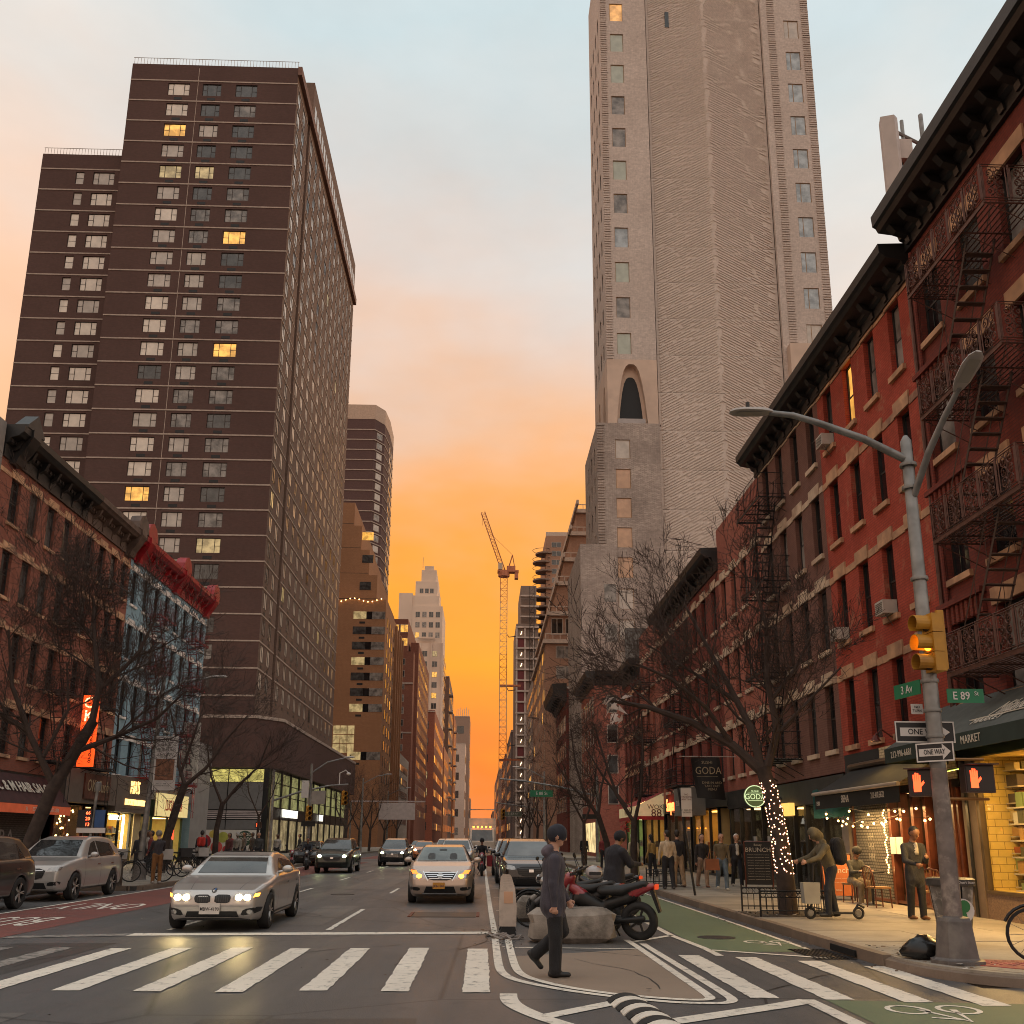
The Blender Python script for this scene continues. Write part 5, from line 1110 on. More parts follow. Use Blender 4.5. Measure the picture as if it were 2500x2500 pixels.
# loggia with parabolic arches
ax0, ax1, az0, az1 = 15.3, 17.95, 48.2, 55.1
def arch_pts(u0, u1, z0, z1, n=12): return [(u0 + (u1 - u0) * i / n, z0 + (z1 - z0) * (1 - abs(2 * i / n - 1) ** 3.0)) for i in range(n + 1)]
def arch_wall(F, u0, u1, z0, z1, arches, m, name, dep=.9, dm=None):
    mb = MB(); us = u0; q = []
    for (a, b_, za, zb) in arches:
        P = arch_pts(a, b_, za, zb)
        quads = [(us, a, z0, z1)]
        mb.quad(F.p(us, z0), F.p(a, z0), F.p(a, z1), F.p(us, z1))
        for (p, r_) in zip(P, P[1:]):
            mb.quad(F.p(p[0], p[1]), F.p(r_[0], r_[1]), F.p(r_[0], z1), F.p(p[0], z1)); mb.quad(F.p(p[0], p[1]), F.p(p[0], p[1], dep), F.p(r_[0], r_[1], dep), F.p(r_[0], r_[1]))
        us = b_
    mb.quad(F.p(us, z0), F.p(u1, z0), F.p(u1, z1), F.p(us, z1)); o = mb.build(name, m, ht)
    for (a, b_, za, zb) in arches:
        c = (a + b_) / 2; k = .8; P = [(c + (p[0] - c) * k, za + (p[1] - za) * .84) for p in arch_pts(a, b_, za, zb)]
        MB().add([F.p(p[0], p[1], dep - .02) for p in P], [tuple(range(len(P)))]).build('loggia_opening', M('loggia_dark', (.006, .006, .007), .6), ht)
        MB().add([F.p(p[0], p[1], dep) for p in arch_pts(a, b_, za, zb)], [tuple(range(len(P)))]).build('loggia_back', PLAST, ht)
arch_wall(F1, 14.0, 19.9, 48.2, 56.7, [(ax0 - .3, ax1 + .75, az0, az1 + 1)], PLAST, 'loggia_wall')
arch_wall(FSd, RT, 113, 40, 56.7, [(102.2, 105.6, 41, 54.5), (106.8, 110.2, 41, 54.5)], PLAST, 'loggia_side_wall', .5)
MB().box(15.2, RT + .1, 48.2, 18.4, RT + .16, 49.2).build('balustrade_glass', Mglass('balustrade', (.35, .3, .28), .1, .1), ht)
# base below the loggia
FB = Face('y', RT - .5, -1); lz2 = (45.1, 41.5, 38.0, 34.5, 31.0, 27.4, 23.9, 20.4)
mb = MB(); FB.wall(mb, 12.6, 19.9, 0, 48.2, [(14.7, 16.4, z - 1.15, z + 1.2) for z in lz2], .14); mb.build('base_wall', BR_G2, ht)
for i, z in enumerate(lz2): window(ht, FB, 15.55, z - 1.15, 1.7, 2.35, 'plain', FRAME_T, Mglass('peach_blind', (.55, .33, .2), .25, .12) if 1 <= i <= 4 else G_BLIND, .14)
Face('x', 12.6, -1).wall(MB(), RT - .5, 113, 0, 48.2, [(u - .5, u + .5, z - 1, z + 1) for u in (103, 106, 109) for z in lz2], .3).build('base_side_wall', BR_G2, ht)
for u in (103, 106, 109):
    for z in lz2: window(ht, Face('x', 12.6, -1), u, z - 1, 1.0, 2.0, 'plain', SASH, G_GREY, .3)
MB().box(12.6, RT - .5, 48.2, 20.1, RT + .02, 48.35).build('base_coping', BR_G2, ht)
mb = MB(); z = 14
while z < 48:
    FB.bx(mb, 12.6, 13.5 - r4.uniform(0, .2), z, z + .16, .06 + r4.uniform(0, .06)); z += .33
mb.build('corner_courses', BR_G2, ht)['kind'] = 'stuff'
mb = MB(); shell(mb, 10.5, RT - .8, 0, 14.6, 116, 33.6); mb.build('podium', BR_G2, ht)
for z in (22.5, 27.0): Face('y', RT - .8, -1).piece('podium_window', ht, G_HALF, 13.1, 14.4, z, z + 2, .02, .1)
Face('y', RT - .8, -1).piece('podium_window', ht, G_GREY, 15.2, 18.5, 19, 24, .35, -.3)
shell(MB(), 35.5, RT - 1.2, 40, 42, RT + 3, 58.6).build('stair_wall', PLAST, ht)
# ================================================================ distant buildings
_fw = {}
def far_win(w, h, fm, gm, cross=True):
    k = (w, h, fm.name, gm.name)
    if k not in _fw:
        mb = MB().mat(0).box(-w / 2, -.06, 0, w / 2, .1, h).mat(1); f = min(.12, w * .08)
        xs = ((-w / 2 + f, -f / 2), (f / 2, w / 2 - f)) if cross else ((-w / 2 + f, w / 2 - f),)
        for a, b_ in xs: mb.quad((a, -.075, f), (b_, -.075, f), (b_, -.075, h - f), (a, -.075, h - f))
        _fw[k] = mb.mesh('window', [fm, gm])
    return _fw[k]
FRM_P = M('pale_far_frame', (.42, .34, .28), .7)
def grid_windows(b, F, cols, rows, w, h, opts, fm=SASH, rr=r4, cross=True):
    for u in cols:
        for z in rows: put(far_win(w, h, fm, pick(rr, opts), cross), 'window', b, F.p(u, z), F.rz)
def rng(a, n, d): return [a + d * i for i in range(n)]
def block(name, label, x0, x1, y0, y1, z, m, side=1, steps=()):
    b = thing(name, label, 'building', ((x0 + x1) / 2, (y0 + y1) / 2, 0)); shell(MB(), x0, y0, 0, x1, y1, z).build('wall', m, b)
    return b
F_OPT = [(G_GREY, 4), (G_HALF, 3), (G_LIT, .5), (G_LIT2, .4)]
TAN = MB_brick('tan_brick', (.34, .17, .085), (.38, .195, .1), (.25, .13, .075), .5, .16, .02, stain=.25, vs=.1, var=.12)
tb = thing('stepped_tan_building', 'stepped tan brick apartment building with corner strip windows behind the brown tower', 'building', (-27, 195, 0))
for x1, z0, z1 in ((-19.2, 0, 46.8), (-21.2, 46.8, 52), (-22.9, 52, 57.2), (-24.6, 57.2, 62.2), (-26.2, 62.2, 67)):
    shell(MB(), -42, 179 + (0 if z0 == 0 else 1), z0, x1, 219 - (0 if z0 == 0 else 2), z1).build('wall', TAN, tb)
    if z0: Face('y', 180, -1).piece('terrace_railing', tb, BLACK, -42, x1, z0 + .1, z0 + .16, .9, -.85)
FTb = Face('y', 179, -1)
for i in range(11):
    z = 42.9 - 3.0 * i
    if z < 14: break
    if i < 7 or i > 8:
        FTb.piece('strip_window', tb, G_GREY if i % 3 else G_LIT2, -25.4, -22.9, z, z + 1.5, .05, .1); FTb.piece('strip_window', tb, G_DARK, -22.9, -21.8, z, z + 1.5, .04, .1); FTb.piece('strip_window', tb, G_HALF, -21.8, -19.25, z, z + 1.5, .05, .1); FTb.piece('vent_grille', tb, BLACK, -24.2, -23.1, z - .9, z - .5, .03)
for k in range(3):
    for q in range(3): FTb.piece('studio_pane', tb, G_LIT2 if (k + q) % 2 else G_LIT2, -28.2 + k * 1.35, -26.95 + k * 1.35, 17.2 + q * 1.75, 18.8 + q * 1.75, .05)
for u0, z in ((-24.5, 59.2), (-24.3, 54.5), (-24.6, 49)): FTb.piece('window', tb, G_LIT if z > 58 else G_GREY, u0, u0 + 2.2, z, z + 1.6, -.93, 1.1)
FTs = Face('x', -19.2, 1); grid_windows(tb, FTs, rng(183, 8, 4.6), rng(12, 11, 3.0), 1.2, 1.9, F_OPT, SASH, cross=False)
for i in range(4): FTs.piece('pilaster', tb, TAN, 199 + i * 5, 200.2 + i * 5, 0, 46, .5)
tl = thing('string_lights', 'row of terrace bulbs strung along the tan building roof edge', 'string lights', (-24, 178.6, 47)); bm_ = MB().ball((0, 0, 0), .11, 6, 4).mesh('bulb', WARM)
for i in range(16): put(bm_, 'bulb', tl, (-33 + i * .86, 178.7, 46.6 + .35 * math.sin(i * .9)))
MB().tube((-33, 178.7, 46.9), (-20, 178.7, 46.9), .03, n=3).build('cord', BLACK, tl)
# banded tower with chamfered corner
BR_D = MB_brick('plum_brown_brick', (.105, .06, .055), (.12, .07, .062), (.08, .05, .045), .6, .2, .02, stain=.2, vs=.1)
bt = thing('banded_chamfered_tower', 'plum brown tower with pale storey bands and chamfered window corner', 'building', (-32, 245, 0)); PB = [(-52, 226), (-29.4, 226), (-28.8, 226), (-26.6, 229.5), (-26.0, 236), (-26.0, 246), (-52, 246)]
MB().prism(PB, 'z', 0, 107).build('wall', BR_D, bt)
MB().prism([(p[0] + .05, p[1] - .05) for p in PB], 'z', 106.5, 110.5).build('crown', M('pale_pink_crown', (.5, .36, .27), .8), bt)
for i in range(30): MB().prism([(p[0] + (.12 if p[0] > -30 else 0), p[1] - .12) for p in PB], 'z', 23.7 + i * 2.75, 23.95 + i * 2.75).build('storey_band', BAND, bt)
cang = math.atan2(3.5, 2.2)
for i in range(29):
    o = put(far_win(2.2, 1.7, FRM_P, pick(r4, [(G_BLIND, 4), (G_HALF, 3)]), False), 'window', bt, (-27.7, 227.72, 24.5 + i * 2.75), cang)
    for k in range(3): put(far_win(2.0, 1.7, FRM_P, pick(r4, [(G_BLIND, 2), (G_HALF, 3)]), False), 'window', bt, (-26.0, 237 + k * 3.5, 24.5 + i * 2.75), PI / 2)
# red-brown corner building
BR_M = MB_brick('reddish_brown_brick', (.22, .085, .055), (.26, .105, .068), (.18, .085, .06), .6, .2, .02, stain=.25, vs=.1)
mbld = thing('russet_corner_building', 'russet brick building with white framed windows and setback top', 'building', (-26, 290, 0))
for x0, x1, y0, z0, z1 in ((-40, -20.3, 268, 0, 54), (-40, -22.3, 270, 54, 64), (-21.8, -19.4, 275, 0, 58)): shell(MB(), x0, y0, z0, x1, 330, z1).build('wall', BR_M, mbld)
FM_ = Face('y', 268, -1); grid_windows(mbld, FM_, (-23.9,), rng(8, 13, 3.5), 2.5, 2.0, [(G_HALF, 3), (G_GREY, 3), (G_LIT, .4)], FRM_P); grid_windows(mbld, Face('x', -19.4, 1), rng(278, 9, 5.5), rng(8, 14, 3.5), 1.6, 2.0, F_OPT, FRM_P)
grid_windows(mbld, Face('y', 270, -1), (-26, -23.4), (56, 60), 2.3, 2.4, [(G_LIT, 1)], FRM_P); FM_.piece('stone_band', mbld, BAND, -40, -20.3, 44.5, 45, .15); FM_.piece('stone_band', mbld, BAND, -40, -20.3, 30.5, 30.9, .15)
# cream stepped tower
CRM = M('cream_limestone', (.70, .54, .42), .8, 0, .1, .05, dirt=(.6, .45, .35), ds=.08)
ct = thing('cream_stepped_tower', 'cream limestone tower with stepped art deco crown against the orange sky', 'building', (-28, 500, 0))
for x0, x1, y0, z0, z1 in ((-44.5, -18.6, 480, 0, 97), (-41.5, -34.5, 482, 97, 124), (-41, -35, 481, 97, 128), (-34.6, -18.6, 482, 97, 117), (-34.6, -20.6, 483, 117, 123), (-33.2, -21.6, 484, 123, 131), (-30.3, -22.4, 485, 131, 137.5), (-28.8, -24, 486, 137.5, 140)):
    if (x0, z1) == (-41, 128): continue
    shell(MB(), x0, y0, z0, x1, 520, z1).build('wall', CRM, ct)
FC = Face('y', 480, -1)
grid_windows(ct, FC, (-36.5, -32, -27.2, -22), rng(52, 8, 5.4), 2.7, 3.0, [(G_GREY, 3), (G_LIT, 1), (G_HALF, 2), (G_LIT2, 1)], FRM_P); grid_windows(ct, Face('y', 482, -1), (-31.5, -28, -24.5, -21), (100, 105.5, 111), 2.3, 3.0, F_OPT, FRM_P); grid_windows(ct, Face('y', 484, -1), (-30, -27.2, -24.6), (118.5, 124.5), 2.0, 2.6, F_OPT, FRM_P)
grid_windows(ct, Face('x', -17.6, 1), (486, 494, 502, 510), rng(40, 10, 5.4), 3, 3, F_OPT, FRM_P)
Face('y', 486, -1).piece('crown_window', ct, G_GREY, -27.4, -25.2, 132, 136.5, .9); MB().tube((-30, 490, 140), (-30, 490, 146), .12).build('mast', STEEL, ct)
for i in range(5): FC.piece('pilaster', ct, CRM, -41 + i * 5.6, -40.2 + i * 5.6, 0, 97, .6)
FC.piece('balcony_ledge', ct, CRM, -31, -22, 99, 100, 1.2, .5)
for _o in ct.children: _o.location.x -= 3.5; _o.location.z += 3 if _o.name.startswith('wall') else 3
# remaining far street walls
FARL = [('low_corniced_house', 'pale low corniced house at the foot of the far left trees', 228, 262, -20.3, 22, (.3, .25, .21), 7), ('red_brick_slab', 'plain red brick slab under the cream tower', 380, 470, -19.6, 52, (.26, .09, .055), 10), ('brown_brick_slab', 'brown brick slab right of the cream tower', 540, 620, -20, 93, (.16, .10, .075), 12), ('orange_balcony_block', 'orange brick block with stacked balconies far down the left side', 640, 700, -20, 84, (.38, .14, .06), 14), ('terracotta_step_block', 'terracotta block with pale storey lines low in the left distance', 470, 535, -19.2, 46, (.36, .14, .07), 8), ('white_gridded_tower', 'white tower with square window grid far down the left side', 900, 960, -17, 90, (.55, .42, .34), 20), ('crowned_grey_tower', 'greyish tower with a finned crown behind the white gridded tower', 1000, 1060, -14.5, 128, (.3, .2, .15), 18), ('dark_slab_tower', 'dark slab tower near the far end of the avenue', 1100, 1180, -16.5, 70, (.12, .08, .07), 20), ('dusky_end_block', 'dusky brown block closing the left side of the avenue', 1220, 1300, -15.5, 52, (.2, .13, .10), 20), ('far_left_end_block', 'last small hazy block on the left of the vanishing street', 1320, 1400, -14, 26, (.25, .16, .12), 24)]
for nm, lb, y0, y1, x1, z, c, ww in FARL:
    b = block(nm, lb, x1 - 26, x1, y0, y1, z, MB_brick('mat_' + nm, c, tuple(v * 1.15 for v in c), tuple(v * .7 for v in c), .8, .3, .03, stain=.2, vs=.05))
    s = y0 / 230; n = max(2, int(z / (4.2 * s))); dz = (z - 6) / n
    grid_windows(b, Face('y', y0, -1), rng(x1 - 2.2 * s, 4, -3.4 * s), rng(5, n, dz), round(1.6 * s, 1), round(1.8 * s, 1), F_OPT, FRM_P if c[0] > .3 else SASH)
    grid_windows(b, Face('x', x1, 1), rng(y0 + 4, 8, (y1 - y0 - 6) / 8), rng(5, n, dz), round((y1 - y0) / 16, 1), round(1.8 * s, 1), F_OPT, SASH)
    Face('y', y0, -1).piece('parapet', b, BAND, x1 - 26, x1, z - .8, z - .3, .3)
    if 'balcon' in nm or 'brown_brick' in nm:
        for i in range(n): Face('x', x1, 1).piece('balcony', b, BAND, y0 + 2, y0 + 12, 5 + i * dz - .3, 5 + i * dz + .5, 2.2)
    if 'crowned' in nm:
        for i in range(7): MB().box(x1 - 14 + i * 2, y0 - .5, z, x1 - 13.4 + i * 2, y0 + .3, z + 7 + (i % 3)).build('crown_fin', CRM, b)
# right side beyond the crossing
cb_ = thing('corner_tenement', 'low brick tenement with dark eaves in front of the herringbone tower', 'building', (17, 92, 0))
shell(MB(), 10.4, 88, 0, 26, 100, 17).build('wall', BR_RED2, cb_); cornice(cb_, Face('x', 10.4, -1), 87.9, 100, [(-.05, 15.8), (.1, 15.8), (.25, 16.3), (.8, 16.6), (.9, 17.1), (-.05, 17.2)], CORN, 9, (15.9, 16.6), .6); cornice(cb_, Face('y', 88, -1), 10.4, 26, [(-.05, 15.8), (.1, 15.8), (.25, 16.3), (.6, 16.6), (.7, 17.1), (-.05, 17.2)], CORN, 9, (15.9, 16.6), .5)
grid_windows(cb_, Face('y', 88, -1), rng(12, 6, 2.3), rng(4.8, 4, 2.8), 1.0, 1.7, W_OPTS, FRM_P, cross=False); grid_windows(cb_, Face('x', 10.4, -1), rng(89.5, 5, 2.3), rng(4.8, 4, 2.8), 1.0, 1.7, W_OPTS, FRM_P, cross=False)
Face('x', 10.4, -1).piece('shop_glow', cb_, Mglass('far_shop_glow', (.3, .25, .12), .1, .3, (1, .75, .35), .8), 89, 99, .5, 3.2, .03)
mid = thing('bracketed_brick_house', 'brick house with a black bracketed cornice further down the right side', 'building', (16, 124, 0)); shell(MB(), 10.3, 117, 0, 24, 134, 20).build('wall', BR_CRN, mid); cornice(mid, Face('x', 10.3, -1), 117, 134, [(-.05, 18.4), (.2, 18.4), (.5, 19), (1.6, 19.6), (1.8, 20.6), (-.05, 20.7)], CORN, 8, (18.4, 19.6), 1.3); grid_windows(mid, Face('x', 10.3, -1), rng(119, 6, 2.6), rng(5, 4, 3.3), 1.2, 1.9, W_OPTS, FRM_P, cross=False)
PK = MB_brick('salmon_brick', (.36, .20, .13), (.40, .225, .15), (.28, .16, .11), .5, .16, .02, stain=.25, vs=.1)
sb_ = thing('salmon_terraced_building', 'salmon brick building with stepped white railed terraces left of the herringbone tower', 'building', (20, 165, 0))
TR = M('pale_terrace_trim', (.55, .42, .33), .7)
for x0, z0, z1, d in ((10.0, 0, 33.6, 0), (10.7, 33.6, 38.5, 1), (12.2, 38.5, 44, 2), (13.4, 44, 48.5, 3), (14.6, 48.5, 53.5, 4), (15.8, 53.5, 58, 5)):
    shell(MB(), x0, 152 + d, z0, 30, 190, z1).build('wall', PK, sb_); Face('y', 152 + d, -1).piece('terrace_cornice', sb_, TR, x0 - .4, 30, z1 - .7, z1, .5)
    for i in range(8): MB().box(x0 + i * 1.2, 152.2 + d, z1, x0 + i * 1.2 + .12, 152.3 + d, z1 + 1).build('railing_post', TR, sb_)
    MB().box(x0, 152.2 + d, z1 + .95, 30, 152.3 + d, z1 + 1.1).build('railing', TR, sb_); Face('x', x0, -1).piece('terrace_cornice', sb_, TR, 152, 190, z1 - .7, z1, .4)
FSb = Face('y', 152, -1); grid_windows(sb_, FSb, (13.2, 18), rng(7, 8, 3.35), 3.0, 2.1, [(G_GREY, 3), (G_HALF, 3), (G_BLIND, 1)], FRM_P); grid_windows(sb_, Face('x', 10.0, -1), rng(155, 8, 4.2), rng(7, 8, 3.35), 1.5, 2.1, F_OPT, FRM_P); grid_windows(sb_, Face('y', 153, -1), (12, 14.4), (34.6,), 2.0, 2.8, [(G_DARK, 1)], FRM_P)
bl_ = thing('balconied_tower', 'salmon apartment tower with stacked rounded dark balconies at its corner', 'building', (24, 310, 0)); shell(MB(), 20, 300, 0, 42, 330, 100).build('wall', PK, bl_)
for i in range(26):
    z = 18 + i * 3.05; r = 3.2
    MB().lathe([(r, z - .5), (r, z)], (18.9 + (.9 if i % 2 else 0), 302, 0), n=14).build('balcony_slab', M('dark_balcony', (.24, .16, .12), .8), bl_); MB().path([(18.9 + r * math.cos(a * PI / 8), 302 + r * math.sin(a * PI / 8), z + 1.1) for a in range(17)], .08, 4).build('balcony_rail', BLACK, bl_)
grid_windows(bl_, Face('y', 300, -1), (23.5, 30, 36), rng(38, 20, 3.05), 3.2, 1.8, F_OPT, FRM_P); MB().box(20, 300, 100, 42, 300.2, 101.3).build('roof_railing', TR, bl_)
cs = thing('construction_tower', 'unfinished building with red panels and exposed work lights beside the crane', 'building', (13, 300, 0)); CONC = M('raw_concrete', (.55, .44, .37), .9, 0, .2, .5)
shell(MB(), 10.0, 292, 0, 17, 320, 68).build('core', M('dark_core', (.24, .175, .14), .9), cs); shell(MB(), 11.5, 294, 68, 16.5, 318, 81).build('upper_core', M('dark_core'), cs)
wl = MB().box(-.1, -.05, 0, .1, .05, 1.1).mesh('work_light', Memit('work_light_glow', (1, .75, .5), 2.5)); RP = M('red_panel', (.16, .03, .03), .7)
for i in range(23):
    z = 2 + i * 3.4; x0 = 9.8 if z < 67 else 11.3
    MB().box(x0, 291.3, z, 17.2, 293, z + .5).build('floor_slab', CONC, cs)
    if z < 66:
        for x in (9.9, 12.5, 15.2): MB().box(x, 291.5, z + .5, x + .5, 292.1, z + 3.4).build('column', CONC, cs)
        if 10 < i < 15 or i in (7, 17): MB().box(10.5, 291.7, z + .5, 12.4, 291.8, z + 3.3).build('red_panel', RP, cs)
        else: put(wl, 'work_light', cs, (11.4, 291.7, z + 1.2), rot=(0, .35, 0))
        if i % 5 == 3: MB().prism([(z, 0), (z + .3, 0)], 'y', 0, .1) ; MB().path([(9.8, 291, z + .5), (7.6, 290.5, z + .1), (7.2, 290.5, z + .9)], .14, 4).build('debris_net_arm', BLACK, cs)
hs = MB()
for i in range(38):
    z = i * 2.1; hs.tube((14.2, 290.6, z), (15.6, 290.6, z), .07, n=4); hs.tube((14.2, 290.6, z), (15.6, 290.6, z + 2.1), .05, n=3)
for x in (14.2, 15.6): hs.tube((x, 290.6, 0), (x, 290.6, 80), .09, n=4)
hs.build('hoist_mast', BLACK, cs)
# tower crane
cr = thing('tower_crane', 'red and white tower crane with raised jib against the orange sky', 'crane', (5.2, 255, 0)); CR_R = M('crane_red', (.5, .16, .07), .5); CR_W = M('crane_white', (.55, .42, .3), .5)
def lattice(p, q, w, n, r, up=Vector((0, 1, 0))):
    a, b_ = Vector(p), Vector(q); d = (b_ - a); t = d.normalized(); u = t.cross(up).normalized() * w / 2; v = t.cross(u).normalized() * w / 2; mb = MB()
    cs4 = [u + v, u - v, -u - v, -u + v]
    for c in cs4: mb.tube(a + c, b_ + c, r, n=4)
    for i in range(n):
        for k in range(4):
            c, e = cs4[k], cs4[(k + 1) % 4]; A, B_ = a + d * i / n, a + d * (i + 1) / n
            mb.tube(A + c, B_ + e, r * .6, n=3); mb.tube(A + c, A + e, r * .7, n=3)
    return mb
for i in range(10): lattice((5.2, 255, i * 7.3), (5.2, 255, (i + 1) * 7.3), 1.9, 4, .07).build('mast_section', CR_R if i % 3 == 0 else CR_W, cr)
MB().lathe([(1.6, 73), (1.6, 74.2)], (5.2, 255, 0), n=10).build('slewing_ring', CR_R, cr)
lattice((5.2, 255, 74.2), (-.9, 255, 92), 1.1, 18, .065).build('jib', CR_R, cr); MB().box(3.4, 253.8, 74.2, 9.3, 256.2, 74.7).box(8.2, 254, 72.4, 9.2, 256, 74.2).box(6, 254.2, 74.7, 8.4, 255.8, 76).build('counter_jib', CR_R, cr)
MB().tube((6.2, 255, 74.6), (7.6, 255, 79.4), .16, n=4).tube((8.4, 255, 74.6), (7.6, 255, 79.4), .12, n=4).tube((7.6, 255, 79.4), (1.4, 255, 85.6), .05, n=3).tube((-.9, 255, 92), (-1.0, 255, 88), .04, n=3).build('a_frame', CR_R, cr); MB().box(3.6, 254, 74.9, 4.8, 255.4, 76.8).build('cab', CR_W, cr)
for z in (22, 42): MB().box(4.2, 254.5, z, 10, 255.5, z + .5).build('wall_tie', CR_R, cr)
FARR = [('grey_far_block', 'grey block behind the crane mast on the right side', 360, 420, 10.5, 42, (.14, .11, .10), 1), ('white_banded_block', 'pale banded block under the crane on the right side', 205, 250, 11.3, 38, (.4, .31, .26), 1), ('plum_far_block', 'plum brown block with lit windows down the right side', 440, 520, 10.2, 40, (.22, .12, .10), 1), ('rosy_far_block', 'rosy far block on the right beside the orange gap', 620, 720, 10.2, 46, (.3, .17, .13), 1), ('hazy_right_block', 'hazy brown block near the right end of the avenue', 800, 900, 11, 50, (.26, .15, .12), 1), ('far_right_end_block', 'last small block on the right of the vanishing street', 1000, 1200, 10.5, 30, (.28, .17, .13), 1)]
for nm, lb, y0, y1, x0, z, c, ww in FARR:
    b = block(nm, lb, x0, x0 + 26, y0, y1, z, MB_brick('mat_' + nm, c, tuple(v * 1.15 for v in c), tuple(v * .7 for v in c), .8, .3, .03, stain=.2, vs=.05)); s = y0 / 230; n = max(2, int(z / (4.2 * s))); dz = (z - 6) / n
    grid_windows(b, Face('y', y0, -1), rng(x0 + 2.2 * s, 4, 3.4 * s), rng(5, n, dz), round(1.6 * s, 1), round(1.8 * s, 1), F_OPT + [(G_LIT, .8)], SASH); grid_windows(b, Face('x', x0, -1), rng(y0 + 4, 7, (y1 - y0 - 6) / 7), rng(5, n, dz), round((y1 - y0) / 16, 1), round(1.8 * s, 1), F_OPT, SASH)
    Face('y', y0, -1).piece('parapet', b, BAND, x0, x0 + 26, z - .8, z - .3, .3)
# ================================================================ trees
BARK = M('dark_bark', (.045, .03, .024), .9, 0, .35, 5, .5, 30)
TWIG = M('twig_bark', (.05, .032, .025), .9, 0, .2, 5)
def rot_dir(d, ang, rr):
    a = d.orthogonal().normalized(); a.rotate(Matrix.Rotation(rr.uniform(0, 2 * PI), 3, d)); v = d.copy(); v.rotate(Matrix.Rotation(ang, 3, a)); return v
def grow(mb, p, d, L, r, lvl, rr, up=.10, stat=None):
    """one wandering branch with side shoots, then forks"""
    n = 4 if lvl > 1 else 3; pts = [p.copy()]; rad = [r]; q = p.copy(); v = d.normalized()
    for i in range(n):
        v = (v + Vector((rr.uniform(-.22, .22), rr.uniform(-.22, .22), rr.uniform(-.16, .2) + up * .6))).normalized()
        q = q + v * L / n; pts.append(q.copy()); rad.append(r * (1 - .45 * (i + 1) / n))
        if lvl > 0 and i > 0 or (lvl > 2):
            for _ in range(1 if rr.random() < .75 else 2):
                grow(mb, q, rot_dir(v, rr.uniform(.5, 1.05), rr), L * rr.uniform(.5, .78), rad[-1] * .6, lvl - 1, rr, up)
    mb.path(pts, [max(.005, x) for x in rad], 5 if r > .05 else 4 if r > .02 else 3, False)
    if lvl > 0:
        for _ in range(2): grow(mb, q, rot_dir(v, rr.uniform(.25, .6), rr), L * rr.uniform(.62, .85), rad[-1] * .85, lvl - 1, rr, up)
def tree(label, base, limbs, seed, lvl=3, L=1.3, group='bare street trees', r_end=.035, n_side=3):
    """limbs[0] is the trunk; each limb is (points, radius at start, radius at end), points relative to the base"""
    rr = random.Random(seed); t = thing('street_tree', label, 'tree', base, group=group); B = Vector(base)
    def P(l): return [B + Vector(p) for p in l]
    MB().path(P(limbs[0][0]), list(np.linspace(limbs[0][1], limbs[0][2], len(limbs[0][0]))), 10).build('trunk', BARK, t, smooth=60)
    mb = MB()
    for pts, r0, r1 in limbs[1:]:
        pp = P(pts); rad = list(np.linspace(r0, r1, len(pp))); mb.path(pp, rad, 7)
        for i in range(1, len(pp)):
            d = (pp[i] - pp[i - 1]).normalized()
            for k in range(n_side if i < len(pp) - 1 else n_side + 1):
                f = rr.random(); q = pp[i - 1].lerp(pp[i], f)
                grow(mb, q, rot_dir(d, rr.uniform(.4, 1.0), rr), L * rr.uniform(.7, 1.2), min(r_end, rad[i] * .6), lvl, rr)
    mb.build('crown', TWIG, t)
    return t
tree('large bare tree with fairy lights round its trunk by the restaurant', (6.42, 20.5, .1), [
    ([(0, 0, 0), (-.03, 0, .8), (-.1, .05, 1.8), (-.22, .1, 2.6), (-.34, .15, 3.1)], .2, .15),
    ([(-.34, .15, 3.0), (-.9, .4, 3.6), (-1.7, .8, 4.15), (-2.6, 1.3, 4.55), (-3.6, 1.8, 4.8)], .12, .04),
    ([(-.34, .15, 3.0), (-.45, .5, 4.0), (-.75, 1.0, 5.0), (-1.1, 1.6, 6.1), (-1.5, 2.0, 7.2)], .10, .03),
    ([(-.3, .15, 2.9), (.05, .2, 3.9), (-.05, .4, 5.1), (.1, .7, 6.4), (-.1, .9, 7.6)], .10, .03),
    ([(-.9, .4, 3.6), (-1.5, .2, 4.4), (-2.3, .0, 5.0), (-3.1, -.2, 5.3)], .06, .025),
    ([(-.6, .8, 4.6), (-1.5, 1.4, 5.4), (-2.5, 2.0, 6.2)], .055, .02), ([(0, .3, 4.6), (.7, .6, 5.4), (1.3, .9, 6.4)], .05, .02), ([(.02, .2, 3.8), (.8, .1, 4.6), (1.5, .0, 5.3)], .045, .02)], 3, 3, 1.05, n_side=1)
tree('bare kerbside tree in front of the wok awning', (5.9, 37.8, .1), [([(0, 0, 0), (0, 0, 1.2), (.05, 0, 2.3)], .15, .12), ([(.05, 0, 2.2), (-.6, .2, 3.3), (-1.0, .4, 4.6), (-1.4, .8, 6.2)], .08, .03), ([(.05, 0, 2.2), (.35, 0, 3.4), (.5, .2, 5.0), (.5, .3, 6.6)], .08, .03), ([(-.2, .1, 2.8), (-1.1, .3, 4.0), (-1.8, .5, 5.2)], .06, .025)], 8, 3, 1.0, n_side=1)
tree('leaning bare tree further along the right pavement', (5.95, 45.5, .1), [([(0, 0, 0), (-.1, 0, 1.4), (-.5, 0, 2.7)], .16, .12), ([(-.5, 0, 2.6), (-1.1, 0, 3.6), (-1.5, .3, 5.0), (-1.7, .6, 6.8)], .09, .03), ([(-.5, 0, 2.6), (-.3, .2, 4.0), (.2, .4, 5.6)], .08, .03), ([(-.9, 0, 3.2), (-1.8, .2, 4.1), (-2.6, .5, 5.4)], .06, .02)], 12, 3, 1.05, n_side=1)
